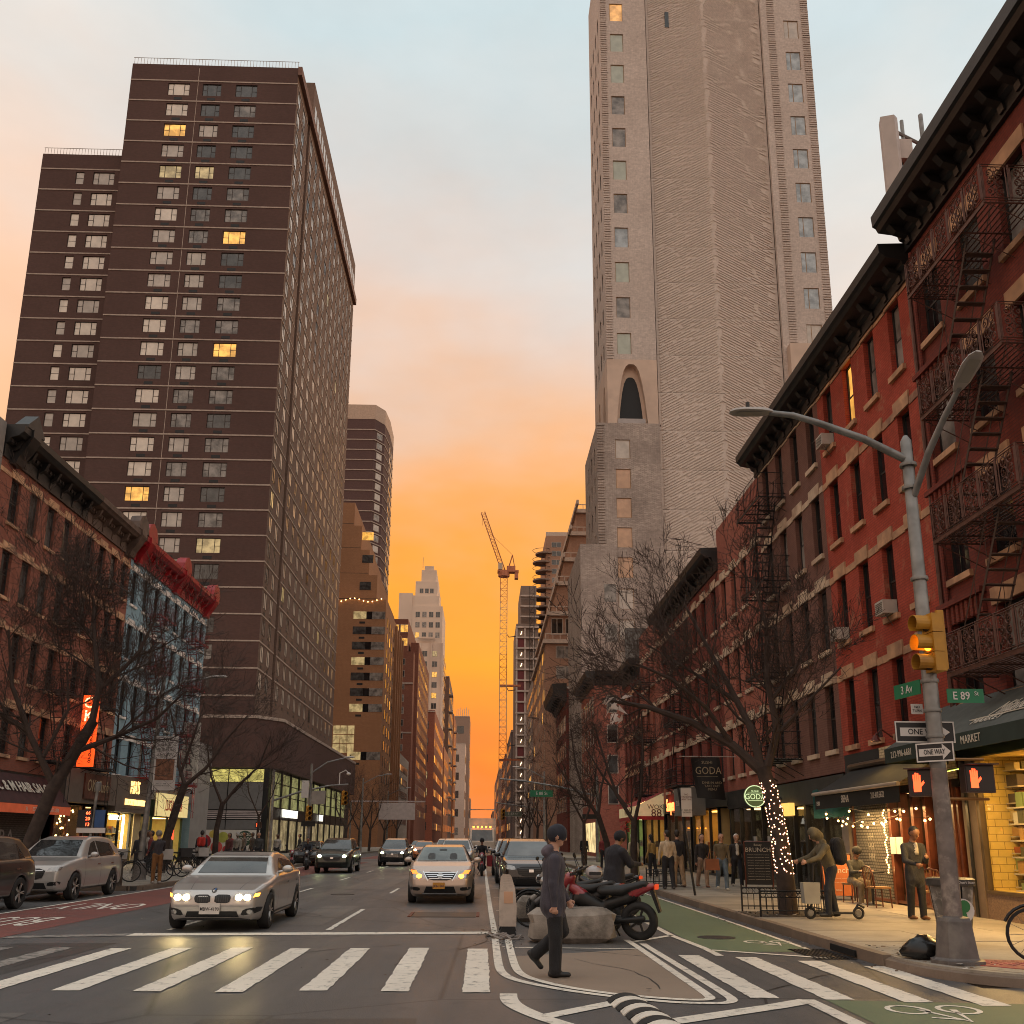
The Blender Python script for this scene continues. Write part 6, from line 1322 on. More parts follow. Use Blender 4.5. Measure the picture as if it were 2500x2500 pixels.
tree('small bare tree at the far end of the right pavement', (6.1, 58, .1), [([(0, 0, 0), (0, 0, 2.6)], .13, .1), ([(0, 0, 2.5), (-.8, 0, 4), (-1.2, 0, 6)], .07, .03), ([(0, 0, 2.5), (.6, 0, 4), (.8, 0, 6)], .07, .03)], 15, 2, 1.5)
tree('dark leaning tree in front of the hair salon', (-14.1, 30.5, .1), [
    ([(0, 0, 0), (.15, .1, 1.5), (.55, .2, 3.0), (1.1, .3, 4.2), (1.55, .35, 5.2)], .24, .16),
    ([(1.5, .35, 5.1), (1.6, .4, 6.3), (1.2, .6, 7.8), (.9, .8, 9.4)], .12, .035), ([(1.1, .3, 4.2), (2.3, .4, 4.7), (3.5, .5, 5.3), (4.3, .6, 6.2)], .10, .03), ([(.55, .2, 3.2), (-.2, .0, 4.6), (-.9, -.2, 6.2), (-1.2, -.3, 8.0)], .12, .035), ([(-.3, 0, 4.8), (-1.6, -.3, 5.6), (-2.6, -.5, 6.8)], .09, .03), ([(1.6, .4, 6.2), (2.6, .7, 7.4), (3.0, 1.0, 8.8)], .08, .03), ([(.9, .8, 8.2), (-.2, 1.2, 9.2), (-1.0, 1.5, 10.4)], .06, .02), ([(.2, .1, 4.0), (.6, .6, 5.6), (.2, 1.0, 7.2)], .07, .025)], 4, 3, 1.4, n_side=3)
tree('forked bare tree leaning in front of the pizza shop', (-14.0, 43.2, .1), [([(0, 0, 0), (.15, 0, 1.5), (.5, 0, 3.0), (.75, 0, 3.9)], .2, .15), ([(.75, 0, 3.8), (.3, .2, 4.8), (.0, .4, 6.2), (-.5, .6, 7.6)], .10, .03), ([(.75, 0, 3.8), (1.6, .1, 4.6), (2.3, .2, 5.8), (3.2, .4, 7.0)], .10, .03), ([(.5, .1, 4.4), (.9, .2, 6), (1.2, .4, 7.6)], .07, .03)], 6, 3, 1.2, n_side=1)
tree('bare tree beside the grey annex corner', (-13.6, 50.2, .1), [([(0, 0, 0), (.0, 0, 2.0), (.2, 0, 3.3)], .16, .12), ([(.2, 0, 3.2), (.9, .1, 4.2), (1.9, .2, 5.2), (2.4, .3, 6.8)], .09, .03), ([(.2, 0, 3.2), (-.5, .1, 4.6), (-.9, .2, 6.3)], .08, .03)], 9, 3, 1.2, n_side=1)
tree('thin young tree near the fruit mural', (-13.4, 58.5, .1), [([(0, 0, 0), (0, 0, 2.9)], .1, .07), ([(0, 0, 2.8), (.7, 0, 4), (1.1, 0, 5.4)], .05, .02), ([(0, 0, 2.8), (-.7, 0, 4.2), (-.9, 0, 5.6)], .05, .02)], 10, 2, 1.3)
for i, (x, y, h, lb) in enumerate([(-13.6, 97, 1.15, 'first bare tree past the crossing on the left'), (-13.4, 106, 1.1, 'second bare tree past the crossing on the left'), (-13.5, 117, 1.2, 'third bare tree past the crossing on the left'), (-13.2, 131, 1.2, 'fourth bare tree past the crossing on the left'), (-13.2, 150, 1.3, 'fifth bare tree past the crossing on the left'), (6.3, 96, 1.2, 'first bare tree past the crossing on the right'), (6.3, 112, 1.3, 'second bare tree past the crossing on the right'), (6.5, 135, 1.4, 'third bare tree past the crossing on the right'), (6.5, 160, 1.5, 'fourth bare tree past the crossing on the right')]):
    tree(lb, (x, y, .1), [([(0, 0, 0), (.1, 0, 2.2 * h)], .17, .13), ([(.1, 0, 2.1 * h), (.9, 0, 3.6 * h), (1.5, 0, 5.4 * h)], .09, .03), ([(.1, 0, 2.1 * h), (-.9, 0, 3.7 * h), (-1.4, 0, 5.6 * h)], .09, .03), ([(.1, 0, 2.2 * h), (.1, .8, 4 * h), (.0, 1.2, 6.2 * h)], .08, .03)], 30 + i, 2, 1.7, n_side=2)
fl = thing('string_lights', 'spiral of tiny pink white lights wrapped round the big tree trunk', 'string lights', (6.42, 20.5, 1)); sm = MB().ball((0, 0, 0), .015, 6, 4).mesh('bulb', Memit('pink_white_bulb', (1, .5, .3), 4), True); cp = []
rr = random.Random(2)
for i in range(190):
    z = .95 + 1.95 * i / 190; a = i * 2.399 + rr.uniform(-.5, .5); f = z - .1; cx = 6.42 + np.interp(f, (0, .8, 1.8, 2.6, 3.1), (0, -.03, -.1, -.22, -.34)); cyy = 20.5 + np.interp(f, (0, .8, 1.8, 2.6, 3.1), (0, 0, .05, .1, .15)); r = .195 - .012 * f
    p = (cx + r * math.cos(a), cyy + r * math.sin(a), z + rr.uniform(-.03, .03)); cp.append(p); put(sm, 'bulb', fl, p)
MB().path(cp[::9], .004, 3, False).build('cord', BLACK, fl)
bagm = MB(); rr = random.Random(4)
for i in range(14):
    p = Vector((3.1, 22, 4.75)) + Vector((rr.uniform(-.25, .25), rr.uniform(-.1, .1), rr.uniform(-.35, .25))); bagm.add([tuple(p), tuple(p + Vector((rr.uniform(-.2, .2), .02, rr.uniform(-.25, .1)))), tuple(p + Vector((rr.uniform(-.2, .2), -.03, rr.uniform(-.3, .05))))], [(0, 1, 2)])
tag(bagm.build('plastic_bag', M('torn_white_plastic', (.6, .52, .48), .4)), 'torn white plastic bag snagged in the branches of the big tree', 'plastic bag')
# ================================================================ lamp post at the corner
PX, PY = 6.08, 12.6
GRUB = M('stickered_grey_pole', (.20, .165, .15), .6, .3, .25, 5, .2, 25, dirt=(.42, .36, .31), ds=3.5)
lpst = thing('street_lamp', 'grey steel lamp post with two curved arms at the near right corner', 'street lamp', (PX, PY, .15))
MB().lathe([(.34, .15), (.34, .19), (.29, .2), (.27, .22), (.215, .66), (.2, .7), (.12, .72)], (PX, PY, 0), n=8).build('base', M('grey_cast_base', (.13, .115, .11), .55, .3, .25, 4, .2, 25, dirt=(.2, .18, .16), ds=3), lpst)
MB().path([(PX, PY, .7), (PX, PY, 2.6)], [.115, .105], 16).build('lower_pole', GRUB, lpst, smooth=50)
up_ = MB().path([(PX, PY, 2.6), (PX, PY, 7.3), (PX, PY, 7.38)], [.105, .075, .03], 16)
for z in (3.0, 3.35, 3.75, 5.2, 6.55, 6.9): up_.lathe([(.115, z), (.12, z + .02), (.115, z + .05)], (PX, PY, 0), n=14)
up_.build('upper_pole', STEEL, lpst, smooth=50)
MB().path([(PX, PY, 7.0), (PX - .6, PY + .02, 7.33), (PX - 1.25, PY + .04, 7.58), (PX - 1.6, PY + .06, 7.7), (PX - 1.95, PY + .07, 7.74)], [.06, .055, .05, .045, .04], 10).build('arm', STEEL, lpst, smooth=60)
def lamp_head(p, d, parent, s=1.):
    d = Vector(d).normalized(); side = Vector((-d.y, d.x, 0)).normalized(); upv = side.cross(d) * -1; upv = d.cross(side)
    if upv.z < 0: upv = -upv
    prof = [(-.02, .05, .05), (.05, .09, .07), (.18, .13, .085), (.45, .15, .08), (.6, .12, .06), (.68, .05, .03)]; vs = []; n = 12
    for t, w, h in prof:
        for k in range(n):
            a = 2 * PI * k / n; c, q = math.cos(a), math.sin(a); zz = h * q if q > 0 else .25 * h * q
            vs.append(tuple(Vector(p) + d * t * s + side * w * c * s + upv * zz * s))
    fs = [(i * n + k, i * n + (k + 1) % n, (i + 1) * n + (k + 1) % n, (i + 1) * n + k) for i in range(len(prof) - 1) for k in range(n)] + [tuple(range(n - 1, -1, -1)), tuple(range((len(prof) - 1) * n, len(prof) * n))]
    h_ = MB().add(vs, fs).build('lamp_head', M('pale_lamp_housing', (.38, .34, .31), .5, 0, .1), parent, smooth=50)
    q = Vector(p) + d * .38 * s + upv * .1 * s; MB().lathe([(.03, 0), (.03, .07)], q, n=8).build('photocell', DARK, h_)
    c = Vector(p) + d * .36 * s - upv * .024 * s; L, W_ = .2 * s, .09 * s
    MB().quad(*(tuple(c + d * a * L + side * b_ * W_) for a, b_ in ((-1, -1), (1, -1), (1, 1), (-1, 1)))).build('lens', M('lamp_lens', (.3, .28, .24), .3), h_)
lamp_head((PX - 1.92, PY + .07, 7.74), (-1, .03, 0), lpst, .9)
MB().path([(PX + .02, PY - .05, 6.45), (PX + .1, PY - .45, 6.95), (PX + .17, PY - .85, 7.3), (PX + .22, PY - 1.2, 7.55)], [.05, .048, .042, .036], 10).build('arm', STEEL, lpst, smooth=60)
lamp_head((PX + .21, PY - 1.15, 7.52), (.1, -1, .55), lpst, .9)
# traffic signal
YEL = M('signal_yellow', (.46, .22, .02), .5, 0, .12, 4, dirt=(.3, .13, .02))
def signal(label, loc, rz, lit, s=1., group=None):
    t = thing('traffic_signal', label, 'traffic signal', loc, rz, group)
    for i in range(3):
        z = .62 - i * .31
        MB().box(-.16, -.09, z - .15, .16, .09, z + .15).build('housing', YEL, t, world=False)
        MB().lathe([(.125, -.095), (.125, -.1)], (0, 0, z), 'y', 16).build('lens', Memit('amber_light', (1, .36, .02), 5) if i == lit else M('dark_lens', (.03, .02, .015), .3), t, world=False)
        vz = MB(); n = 14
        for k in range(n):
            a0, a1 = -.9 + (PI + 1.8) * k / n, -.9 + (PI + 1.8) * (k + 1) / n
            P = lambda a, y, r=.135: (r * math.cos(a), y, z + r * math.sin(a))
            vz.quad(P(a0, -.09), P(a1, -.09), P(a1, -.33), P(a0, -.33)).quad(P(a0, -.33, .128), P(a1, -.33, .128), P(a1, -.09, .128), P(a0, -.09, .128)).quad(P(a0, -.33), P(a1, -.33), P(a1, -.33, .128), P(a0, -.33, .128))
        vz.build('visor', YEL, t, world=False)
    MB().box(-.03, .09, -.1, .03, .2, .85).build('bracket', YEL, t, world=False)
    t.scale = (s, s, s); return t
signal('yellow three lamp signal glowing amber on the corner lamp post', (PX + .02, PY - .18, 4.0), -PI / 2 + .1, 1, .86)
def board(name, label, cat, c, w, h, rz, m, border=None, th=.012):
    t = thing(name, label, cat, c, rz); MB().box(-w / 2, -th / 2, -h / 2, w / 2, th / 2, h / 2).build('plate', m, t, world=False)
    if border:
        b = .018; mb = MB()
        for x0, x1, z0, z1 in ((-w / 2, w / 2, h / 2 - b, h / 2), (-w / 2, w / 2, -h / 2, -h / 2 + b), (-w / 2, -w / 2 + b, -h / 2 + b, h / 2 - b), (w / 2 - b, w / 2, -h / 2 + b, h / 2 - b)): mb.box(x0, -th / 2 - .003, z0, x1, -th / 2, z1)
        mb.build('border', border, t, world=False)
    return t
SGREEN = M('sign_green', (.012, .17, .075), .5, 0, .1); SWHITE = M('sign_white', (.62, .58, .55), .5, 0, .05); SBLACK = M('sign_black', (.012, .011, .012), .5)
def lettering(t, s, size, x, z, m, sx=1., bold=.0, y=-.012): return text(s, 'lettering', t, size, (x, y, z), RN, m, .001, world=False, sx=sx, bold=bold)
s89 = board('street_name_sign', 'green E 89 St street name sign facing the camera on the lamp post', 'street sign', (PX + .41, PY - .12, 3.56), .5, .19, .0, SGREEN); lettering(s89, 'E 89', .15, -.06, -.005, SWHITE, .9, .002); lettering(s89, 'St', .08, .15, .03, SWHITE)
s3 = board('street_name_sign', 'green 3 Av street name sign seen edge on beside the post', 'street sign', (PX - .13, PY + .42, 3.72), .62, .2, -PI / 2 + .16, SGREEN); lettering(s3, '3 Av', .16, .0, 0, SWHITE, .9, .002)
def one_way(label, c, w, h, rz):
    t = board('one_way_sign', label, 'road sign', c, w, h, rz, SBLACK, SWHITE)
    aw_ = MB(); a = w * .42; b = w * .2; hh = h * .2; H = h * .42
    aw_.add([(-a, -.009, -hh), (b, -.009, -hh), (b, -.009, -H), (a, -.009, 0), (b, -.009, H), (b, -.009, hh), (-a, -.009, hh)], [(0, 1, 2, 3, 4, 5, 6)]).build('arrow', SWHITE, t, world=False)
    lettering(t, 'ONE WAY', h * .38, -.01 * w, 0, SBLACK, .95 * w / h / 3, .001, -.013); return t
one_way('wide black and white one way sign behind the lamp post pointing right', (PX - .06, PY + .16, 3.1), .82, .29, .0); one_way('smaller tilted one way sign strapped to the front of the post', (PX - .1, PY - .16, 2.8), .5, .25, -.85)
rg = board('regulation_sign', 'small white regulation plate half hidden behind the post', 'road sign', (PX - .12, PY + .2, 3.42), .16, .14, 0, SWHITE); lettering(rg, 'NO\nTURN', .05, 0, 0, SBLACK)
def ped(label, c, rz, hand=True):
    t = thing('pedestrian_signal', label, 'pedestrian signal', c, rz); MB().box(-.2, -.07, -.18, .2, .07, .18).build('housing', M('rusty_dark_housing', (.05, .022, .018), .5), t, world=False)
    MB().box(-.18, -.078, -.16, .18, -.072, .16).build('face', M('signal_face', (.018, .012, .012), .3), t, world=False)
    em = Memit('red_hand_glow', (1, .075, .02), 2.4); hm = MB(); x0 = -.08; y = -.084
    hm.box(x0 - .05, y, -.12, x0 + .05, y + .004, .02)
    for k, (dx, l) in enumerate(((-.04, .09), (-.013, .115), (.014, .11), (.04, .085))): hm.box(x0 + dx - .011, y, .02, x0 + dx + .011, y + .004, .02 + l)
    hm.add([(x0 + .05, y, -.06), (x0 + .1, y, .0), (x0 + .085, y, .03), (x0 + .05, y, -.01)], [(0, 1, 2, 3)]); hm.build('hand_symbol', em, t, world=False)
    MB().box(-.21, -.2, .18, .21, .07, .195).build('hood', M('rusty_dark_housing'), t, world=False); return t
ped('pedestrian signal showing a red hand to the right of the post', (PX + .5, PY - .02, 2.46), 0); ped('second red hand signal turned away behind the post', (PX - .08, PY + .25, 2.42), -.75)
MB_ = MB().tube((PX, PY, 2.72), (PX + .62, PY, 2.72), .022).tube((PX, PY, 2.2), (PX + .64, PY, 2.2), .022); MB_.build('signal_bracket', M('yellow_brown_bracket', (.28, .13, .03), .5), lpst)
# litter bin, bag, tree guards, boards
BX = .24
bn = thing('litter_bin', 'stickered grey litter bin with green round emblem behind the lamp post', 'litter bin', (6.86, 14.7, .15)); bm2 = M('stickered_grey_bin', (.16, .145, .13), .6, 0, .3, 6, .1, 30, dirt=(.5, .46, .42), ds=5)
for k in range(8):
    a0, a1 = PI / 4 * k + .04, PI / 4 * (k + 1) - .04; P = lambda a, r, z: (6.86 + r * math.cos(a), 14.7 + r * math.sin(a), z)
    MB().quad(P(a0, .22, .15), P(a1, .22, .15), P(a1, .33, 1.0), P(a0, .33, 1.0)).build('side_panel', bm2, bn)
MB().lathe([(.205, .15), (.305, 1.0)], (6.86, 14.7, 0), n=8).build('liner', DARK, bn); MB().lathe([(.34, 1.0), (.35, 1.02), (.35, 1.1), (.3, 1.12), (.2, 1.1)], (6.86, 14.7, 0), n=20).build('rim', M('dark_bin_rim', (.05, .045, .042), .5), bn)
em_ = M('green_emblem', (.03, .16, .05), .6); tl_ = math.atan2(.11, .85)
MB().lathe([(.17, -.003), (.17, .003)], (6.86, 14.39, .66), 'y', 20).build('emblem_disc', SWHITE, bn); MB().lathe([(.09, -.008), (.09, -.002)], (6.88, 14.385, .72), 'y', 14).lathe([(.085, -.008), (.085, -.002)], (6.83, 14.39, .58), 'y', 14).build('emblem_leaf', em_, bn); text("Litter: Don't litter", 'lettering', bn, .055, (6.86, 14.345, 1.06), RN, SWHITE, .001)
bn.location.x += BX
bgm = MB(); rr = random.Random(6)
sec = [(.0, .24), (.06, .27), (.14, .25), (.22, .17), (.27, .06)]
vs_ = []
for z, r in sec:
    for k in range(14):
        a = 2 * PI * k / 14; q = r * rr.uniform(.82, 1.15); vs_.append((5.86 + q * math.cos(a) * 1.15, 13.05 + q * math.sin(a) * .8, .152 + z + rr.uniform(0, .03)))
bgm.add(vs_, [(i * 14 + k, i * 14 + (k + 1) % 14, (i + 1) * 14 + (k + 1) % 14, (i + 1) * 14 + k) for i in range(4) for k in range(14)] + [tuple(range(56, 70))])
tag(bgm.build('rubbish_bag', M('black_plastic', (.006, .006, .006), .25, 0, .3, 8, .4, 12), smooth=70), 'knotted black plastic rubbish bag at the foot of the lamp post', 'rubbish bag')
def guard(label, x0, x1, y0, y1):
    g = thing('tree_guard', label, 'tree guard', ((x0 + x1) / 2, (y0 + y1) / 2, .15), group='iron tree guards'); mb = MB(); z0 = .15
    def side(a, b_):
        A, B_ = Vector((*a, 0)), Vector((*b_, 0)); L = (B_ - A).length; n = int(L / .13)
        m2 = MB().tube((*a, z0 + .12), (*b_, z0 + .12), .012, n=4).tube((*a, z0 + .5), (*b_, z0 + .5), .014, n=4).tube((*a, z0 + .38), (*b_, z0 + .38), .01, n=4)
        for i in range(n + 1):
            p = A.lerp(B_, i / n); m2.tube((p.x, p.y, z0 + .05), (p.x, p.y, z0 + .38), .008, n=4)
            if i < n:
                q = A.lerp(B_, (i + .5) / n); t = (B_ - A).normalized(); m2.path([(q.x + t.x * .055 * math.cos(k * PI / 5), q.y + t.y * .055 * math.cos(k * PI / 5), z0 + .44 + .055 * math.sin(k * PI / 5)) for k in range(11)], .007, 3, False)
        for p in (a, b_): m2.tube((*p, z0), (*p, z0 + .58), .02, n=4)
        m2.build('railing', BLACK, g)
    side((x0, y0), (x1, y0)); side((x1, y0), (x1, y1)); side((x0, y1), (x1, y1))
    MB().box(x0 - .1, y0, .1, x1, y1, .158).build('soil', M('leafy_soil', (.06, .045, .03), .95, 0, .5, 20, .6, 50), g)
guard('low iron guard round the lit tree with a ring frieze', 5.66, 7.1, 19.9, 21.3); guard('low iron guard round the second right hand tree', 5.66, 6.7, 32.2, 33.6)
def aframe(label, c, w, h, rz, m, lines, lm, fm):
    t = thing('sandwich_board', label, 'sandwich board', c, rz); lean = .16
    for s, nm in ((-1, 'front_panel'), (1, 'rear_panel')):
        y0, y1 = s * .26, s * .03; MB().add([(-w / 2, y0, .12), (w / 2, y0, .12), (w / 2, y1, h), (-w / 2, y1, h), (-w / 2, y0 + .025, .12), (w / 2, y0 + .025, .12), (w / 2, y1 + .025, h), (-w / 2, y1 + .025, h)], [(0, 1, 2, 3), (7, 6, 5, 4), (0, 3, 7, 4), (1, 5, 6, 2), (3, 2, 6, 7), (0, 4, 5, 1)]).build(nm, m, t, world=False)
        for x in (-w / 2, w / 2): MB().tube((x, s * .29, 0), (x, s * .02, h + .02), .02, n=4).build('leg', fm, t, world=False)
        MB().tube((-w / 2, s * .02, h + .01), (w / 2, s * .02, h + .01), .02, n=4).build('top_rail', fm, t, world=False)
    ang = math.atan2(.23, h - .12)
    for tx, sz, z in lines:
        y = -.26 + .23 * (z - .12) / (h - .12) - .012; text(tx, 'lettering', t, sz, (0, y, z), (PI / 2 - ang, 0, 0), lm, .001, world=False)
    return t
CH = M('chalk', (.5, .42, .32), .9)
aframe('tall black chalkboard listing brunch beside the lit tree', (9.0, 31.6, .15), .85, 1.45, -.25, M('chalkboard', (.018, .016, .014), .8), [('Boozy', .1, 1.36), ('BRUNCH', .2, 1.2)] + [('~~~~ ~~~~~~ ~~~', .085, 1.05 - i * .085) for i in range(10)], CH, WOOD)
aframe('orange brunch board leaning outside the shuttered window', (9.35, 25.6, .15), .75, 1.15, -.2, M('orange_board', (.42, .11, .02), .6, 0, .15), [('Brunch', .22, .75), ('~~~ ~~~~ ~~~', .07, .55), ('~~~~~ ~~~', .07, .45), ('SIENA', .06, .25)], CH, M('dark_board_frame', (.04, .02, .015), .5))
ps = thing('parking_sign_post', 'leaning black parking sign post with white plates on the right kerb', 'sign post', (5.95, 27.4, .15)); MB().path([(5.97, 27.4, .15), (5.62, 27.5, 3.1)], .035, 6).build('post', BLACK, ps)
pp = MB().box(5.68, 27.42, 2.3, 5.98, 27.44, 3.1).build('sign_plate', SWHITE, ps); text('NO\nSTANDING\nANYTIME', 'lettering', ps, .07, (5.83, 27.41, 2.85), RN, M('dark_red_letters'), .001); text('P  9AM-7PM\nMON-FRI', 'lettering', ps, .06, (5.83, 27.41, 2.45), RN, SBLACK, .001)
# boulders, delineators
STONEB = M('grey_granite_block', (.27, .235, .2), .85, 0, .35, 2.5, 1.0, 22, dirt=(.07, .06, .05), ds=1.5)
def boulder(label, c, d, seed, rz=0):
    rr = random.Random(seed); vs = []; n, m = 15, 9; ph = [rr.uniform(0, 6) for _ in range(9)]
    for i in range(m + 1):
        t = PI * i / m
        for k in range(n):
            a = 2 * PI * k / n; v = Vector((math.sin(t) * math.cos(a), math.sin(t) * math.sin(a), math.cos(t)))
            e = 9; s = (abs(v.x) ** e + abs(v.y) ** e + abs(v.z) ** e) ** (-1 / e)
            f = 1 + .045 * math.sin(3 * v.x * s + ph[0]) * math.sin(4 * v.y * s + ph[1]) + .04 * math.sin(7 * v.x + ph[2]) * math.sin(6 * v.z + ph[3]) + .02 * math.sin(15 * v.y + ph[4]) * math.sin(13 * v.x + ph[5]) + rr.uniform(-.045, .03)
            q = v * s * f; vs.append((q.x * d[0] / 2, q.y * d[1] / 2, d[2] / 2 + q.z * d[2] / 2 - .02))
    fs = [(i * n + k, (i + 1) * n + k, (i + 1) * n + (k + 1) % n, i * n + (k + 1) % n) for i in range(m) for k in range(n)]
    me = MB().add(vs, fs).mesh('granite_block', STONEB, 14); o = put(me, 'granite_block', None, c, rz); return tag(o, label, 'granite block', 'granite blocks on the island')
boulder('rough grey granite block behind the walking man', (1.52, 16.55, 0), (1.42, .75, .56), 1, .06); boulder('smaller granite block behind the white delineators', (1.05, 20.6, 0), (.95, .6, .52), 2)
PLW = M('scuffed_white_plastic', (.52, .43, .36), .5, 0, .15, 3, dirt=(.3, .24, .2), ds=2.5)
for i in range(6):
    y = 17.5 + i * 1.05; d = thing('delineator_post', ['nearest white plastic delineator panel on the lane edge', 'second white delineator panel from the crosswalk', 'third white delineator panel from the crosswalk', 'fourth white delineator panel from the crosswalk', 'fifth white delineator panel from the crosswalk', 'farthest white delineator panel by the black car'][i], 'delineator', (.47 + .02 * i, y, 0), rnd.uniform(-.1, .1), 'white delineators')
    MB().prism([(-.15, .16), (.15, .16), (.155, .5), (.13, .76), (.13, .80), (.08, .86), (-.08, .86), (-.13, .80), (-.13, .76), (-.155, .5)], 'y', -.035, .035).build('panel', PLW, d, world=False); MB().prism([(-.16, 0), (.16, 0), (.1, .16), (-.1, .16)], 'y', -.1, .1).build('base', RUBBER, d, world=False); MB().box(-.07, -.042, .55, .09, -.036, .75).build('reflector', M('peach_reflector', (.6, .35, .22), .3), d, world=False)
for i, (x, y) in enumerate(((.35, 17.0), (.55, 16.9), (.25, 17.3))):
    pts = [(x + .22 * math.cos(a * .9) * rnd.uniform(.5, 1), y + .14 * math.sin(a * .9), .03 + .03 * math.sin(a * 2)) for a in range(9)]
    tag(MB().path(pts, .02, 5).build('cable_scrap', M('grey_plastic_scrap', (.25, .22, .2), .6)), ['coiled grey cable scrap at the foot of the nearest delineator', 'loop of torn cable beside the island corner', 'short bent cable scrap on the lane line'][i], 'debris')
# ---------------------------------------------------------------- left pavement furniture
ll = thing('street_lamp', 'grey lamp post carrying a winter show banner on the left pavement', 'street lamp', (-12.45, 36.1, .15)); MB().lathe([(.28, .15), (.26, .2), (.2, .75), (.12, .8)], (-12.45, 36.1, 0), n=8).build('base', M('grey_cast_base'), ll); MB().path([(-12.45, 36.1, .75), (-12.2, 36.1, 7.6)], [.11, .07], 10).build('pole', STEEL, ll, smooth=50); MB().path([(-12.22, 36.1, 6.9), (-11.4, 36.1, 7.45), (-10.4, 36.1, 7.6)], .04, 6).build('arm', STEEL, ll); lamp_head((-10.5, 36.1, 7.6), (1, 0, .05), ll)
bnr = thing('street_banner', 'white street banner with a brown picture advertising a winter show', 'banner', (-11.8, 36.1, 3.6)); MB().box(-12.25, 36.0, 3.35, -11.42, 36.02, 5.35).build('cloth', M('white_banner', (.55, .52, .5), .7, 0, .08), bnr); MB().box(-12.18, 35.985, 3.72, -11.5, 35.995, 4.5).build('picture', M('brown_picture', (.2, .09, .05), .7, 0, .5, 8), bnr)
text('THE\nWINTER\nSHOW', 'lettering', bnr, .2, (-11.85, 35.985, 4.85), RN, M('grey_sign_letters'), .001); text('NYC', 'lettering', bnr, .16, (-11.8, 35.985, 5.22), RN, SBLACK, .001, bold=.006); text('JAN 23 - FEB 1\nthewintershow.org', 'lettering', bnr, .07, (-11.9, 35.985, 3.55), RN, SBLACK, .001)
bs = thing('bus_stop_sign', 'bus stop pole with blue timetable and red glowing countdown digits', 'bus stop sign', (-12.6, 31.5, .15)); MB().tube((-12.6, 31.5, .15), (-12.45, 31.5, 3.1), .05, n=8).lathe([(.1, 3.1), (.1, 3.35), (.03, 3.4)], (-12.44, 31.5, 0), n=10).build('pole', STEEL, bs); MB().box(-12.95, 31.4, 1.95, -12.5, 31.5, 2.5).build('display', SBLACK, bs); MB().box(-12.42, 31.44, 1.95, -12.1, 31.46, 2.5).build('timetable', M('timetable_blue', (.02, .07, .2), .5), bs); MB().box(-12.95, 31.42, 1.78, -12.05, 31.47, 1.94).build('lower_plate', SWHITE, bs)
for i, s in enumerate(('66', '20', '13')): text(s, 'digits', bs, .15, (-12.62, 31.39, 2.4 - i * .18), RN, Memit('red_digits', (1, .1, .03), 5), .001)
bo = thing('bollard', 'short dark bollard beside the pale parked car', 'bollard', (-11.55, 31.7, .15)); MB().lathe([(.11, .15), (.1, .2), (.09, .85), (.1, .9), (.06, .95)], (-11.55, 31.7, 0), n=12).build('post', M('dark_bollard', (.05, .035, .025), .6), bo)
# signals and signs at the far crossing
sp = thing('signal_mast', 'steel mast with a long arm carrying a yellow signal at the far left corner', 'signal mast', (-14.3, 66, .15)); MB().path([(-14.3, 66, .15), (-14.3, 66, 6.2)], [.16, .11], 8).build('pole', STEEL, sp); MB().path([(-14.3, 66, 4.1), (-12.5, 66, 4.7), (-10.5, 66, 5.15), (-9.2, 66, 5.25)], [.08, .07, .06, .05], 6).build('arm', STEEL, sp); MB().box(-11.9, 65.9, 3.9, -10.7, 65.95, 4.8).build('back_plate', M('grey_sign_back', (.3, .27, .25), .5), sp); MB().path([(-9.8, 66, 5.2), (-9.8, 66, 6.0), (-9.4, 66, 6.2), (-9.2, 66, 6.0)], .04, 6).ball((-9.2, 66, 5.95), (.15, .15, .1)).build('camera', SWHITE, sp)
signal('yellow signal hanging from the mast arm past the left shops', (-9.4, 65.8, 4.0), .5, 9); signal('yellow signal on the far left lamp post under the sign', (-11.2, 62.7, 2.9), .5, 9)
fl_ = thing('street_lamp', 'lamp post with curved arm at the far left corner', 'street lamp', (-11.2, 63, .15)); MB().path([(-11.2, 63, .15), (-11.2, 63, 6.4)], [.14, .08], 8).build('pole', STEEL, fl_); MB().path([(-11.2, 63, 5.8), (-10.2, 63, 6.5), (-9.0, 63, 6.8)], .05, 6).build('arm', STEEL, fl_); lamp_head((-9.1, 63, 6.8), (1, 0, .05), fl_); MB().box(-11.75, 62.8, 4.2, -11.3, 62.95, 5.3).build('control_box', SWHITE, fl_)
one_way('distant one way sign on the far left lamp post', (-11.2, 62.8, 2.55), .9, .32, PI); ped('pedestrian signal box on the far left pole', (-15.0, 65.6, 2.5), 0)
sp2 = thing('signal_mast', 'steel mast arm carrying the E 88 St sign over the far crossing', 'signal mast', (8.0, 67, .15)); MB().path([(8.0, 67, .15), (8.0, 67, 6.0)], [.16, .1], 8).build('pole', STEEL, sp2); MB().path([(8.0, 67, 4.6), (5.5, 67, 5.2), (3, 67, 5.6), (1.2, 67, 5.75)], [.08, .07, .06, .05], 6).build('arm', STEEL, sp2)
s88 = board('street_name_sign', 'green E 88 St sign hanging over the far crossing', 'street sign', (4.1, 66.8, 4.75), 1.6, .45, 0, SGREEN); lettering(s88, 'E 88 St', .32, 0, 0, SWHITE, .9); s87 = board('street_name_sign', 'tiny far street sign hanging beyond the black cars', 'street sign', (4.4, 140, 5.2), 2.6, .7, 0, M('distant_green', (.12, .14, .1), .6), SWHITE); lettering(s87, 'E 87 St', .5, 0, 0, SWHITE)
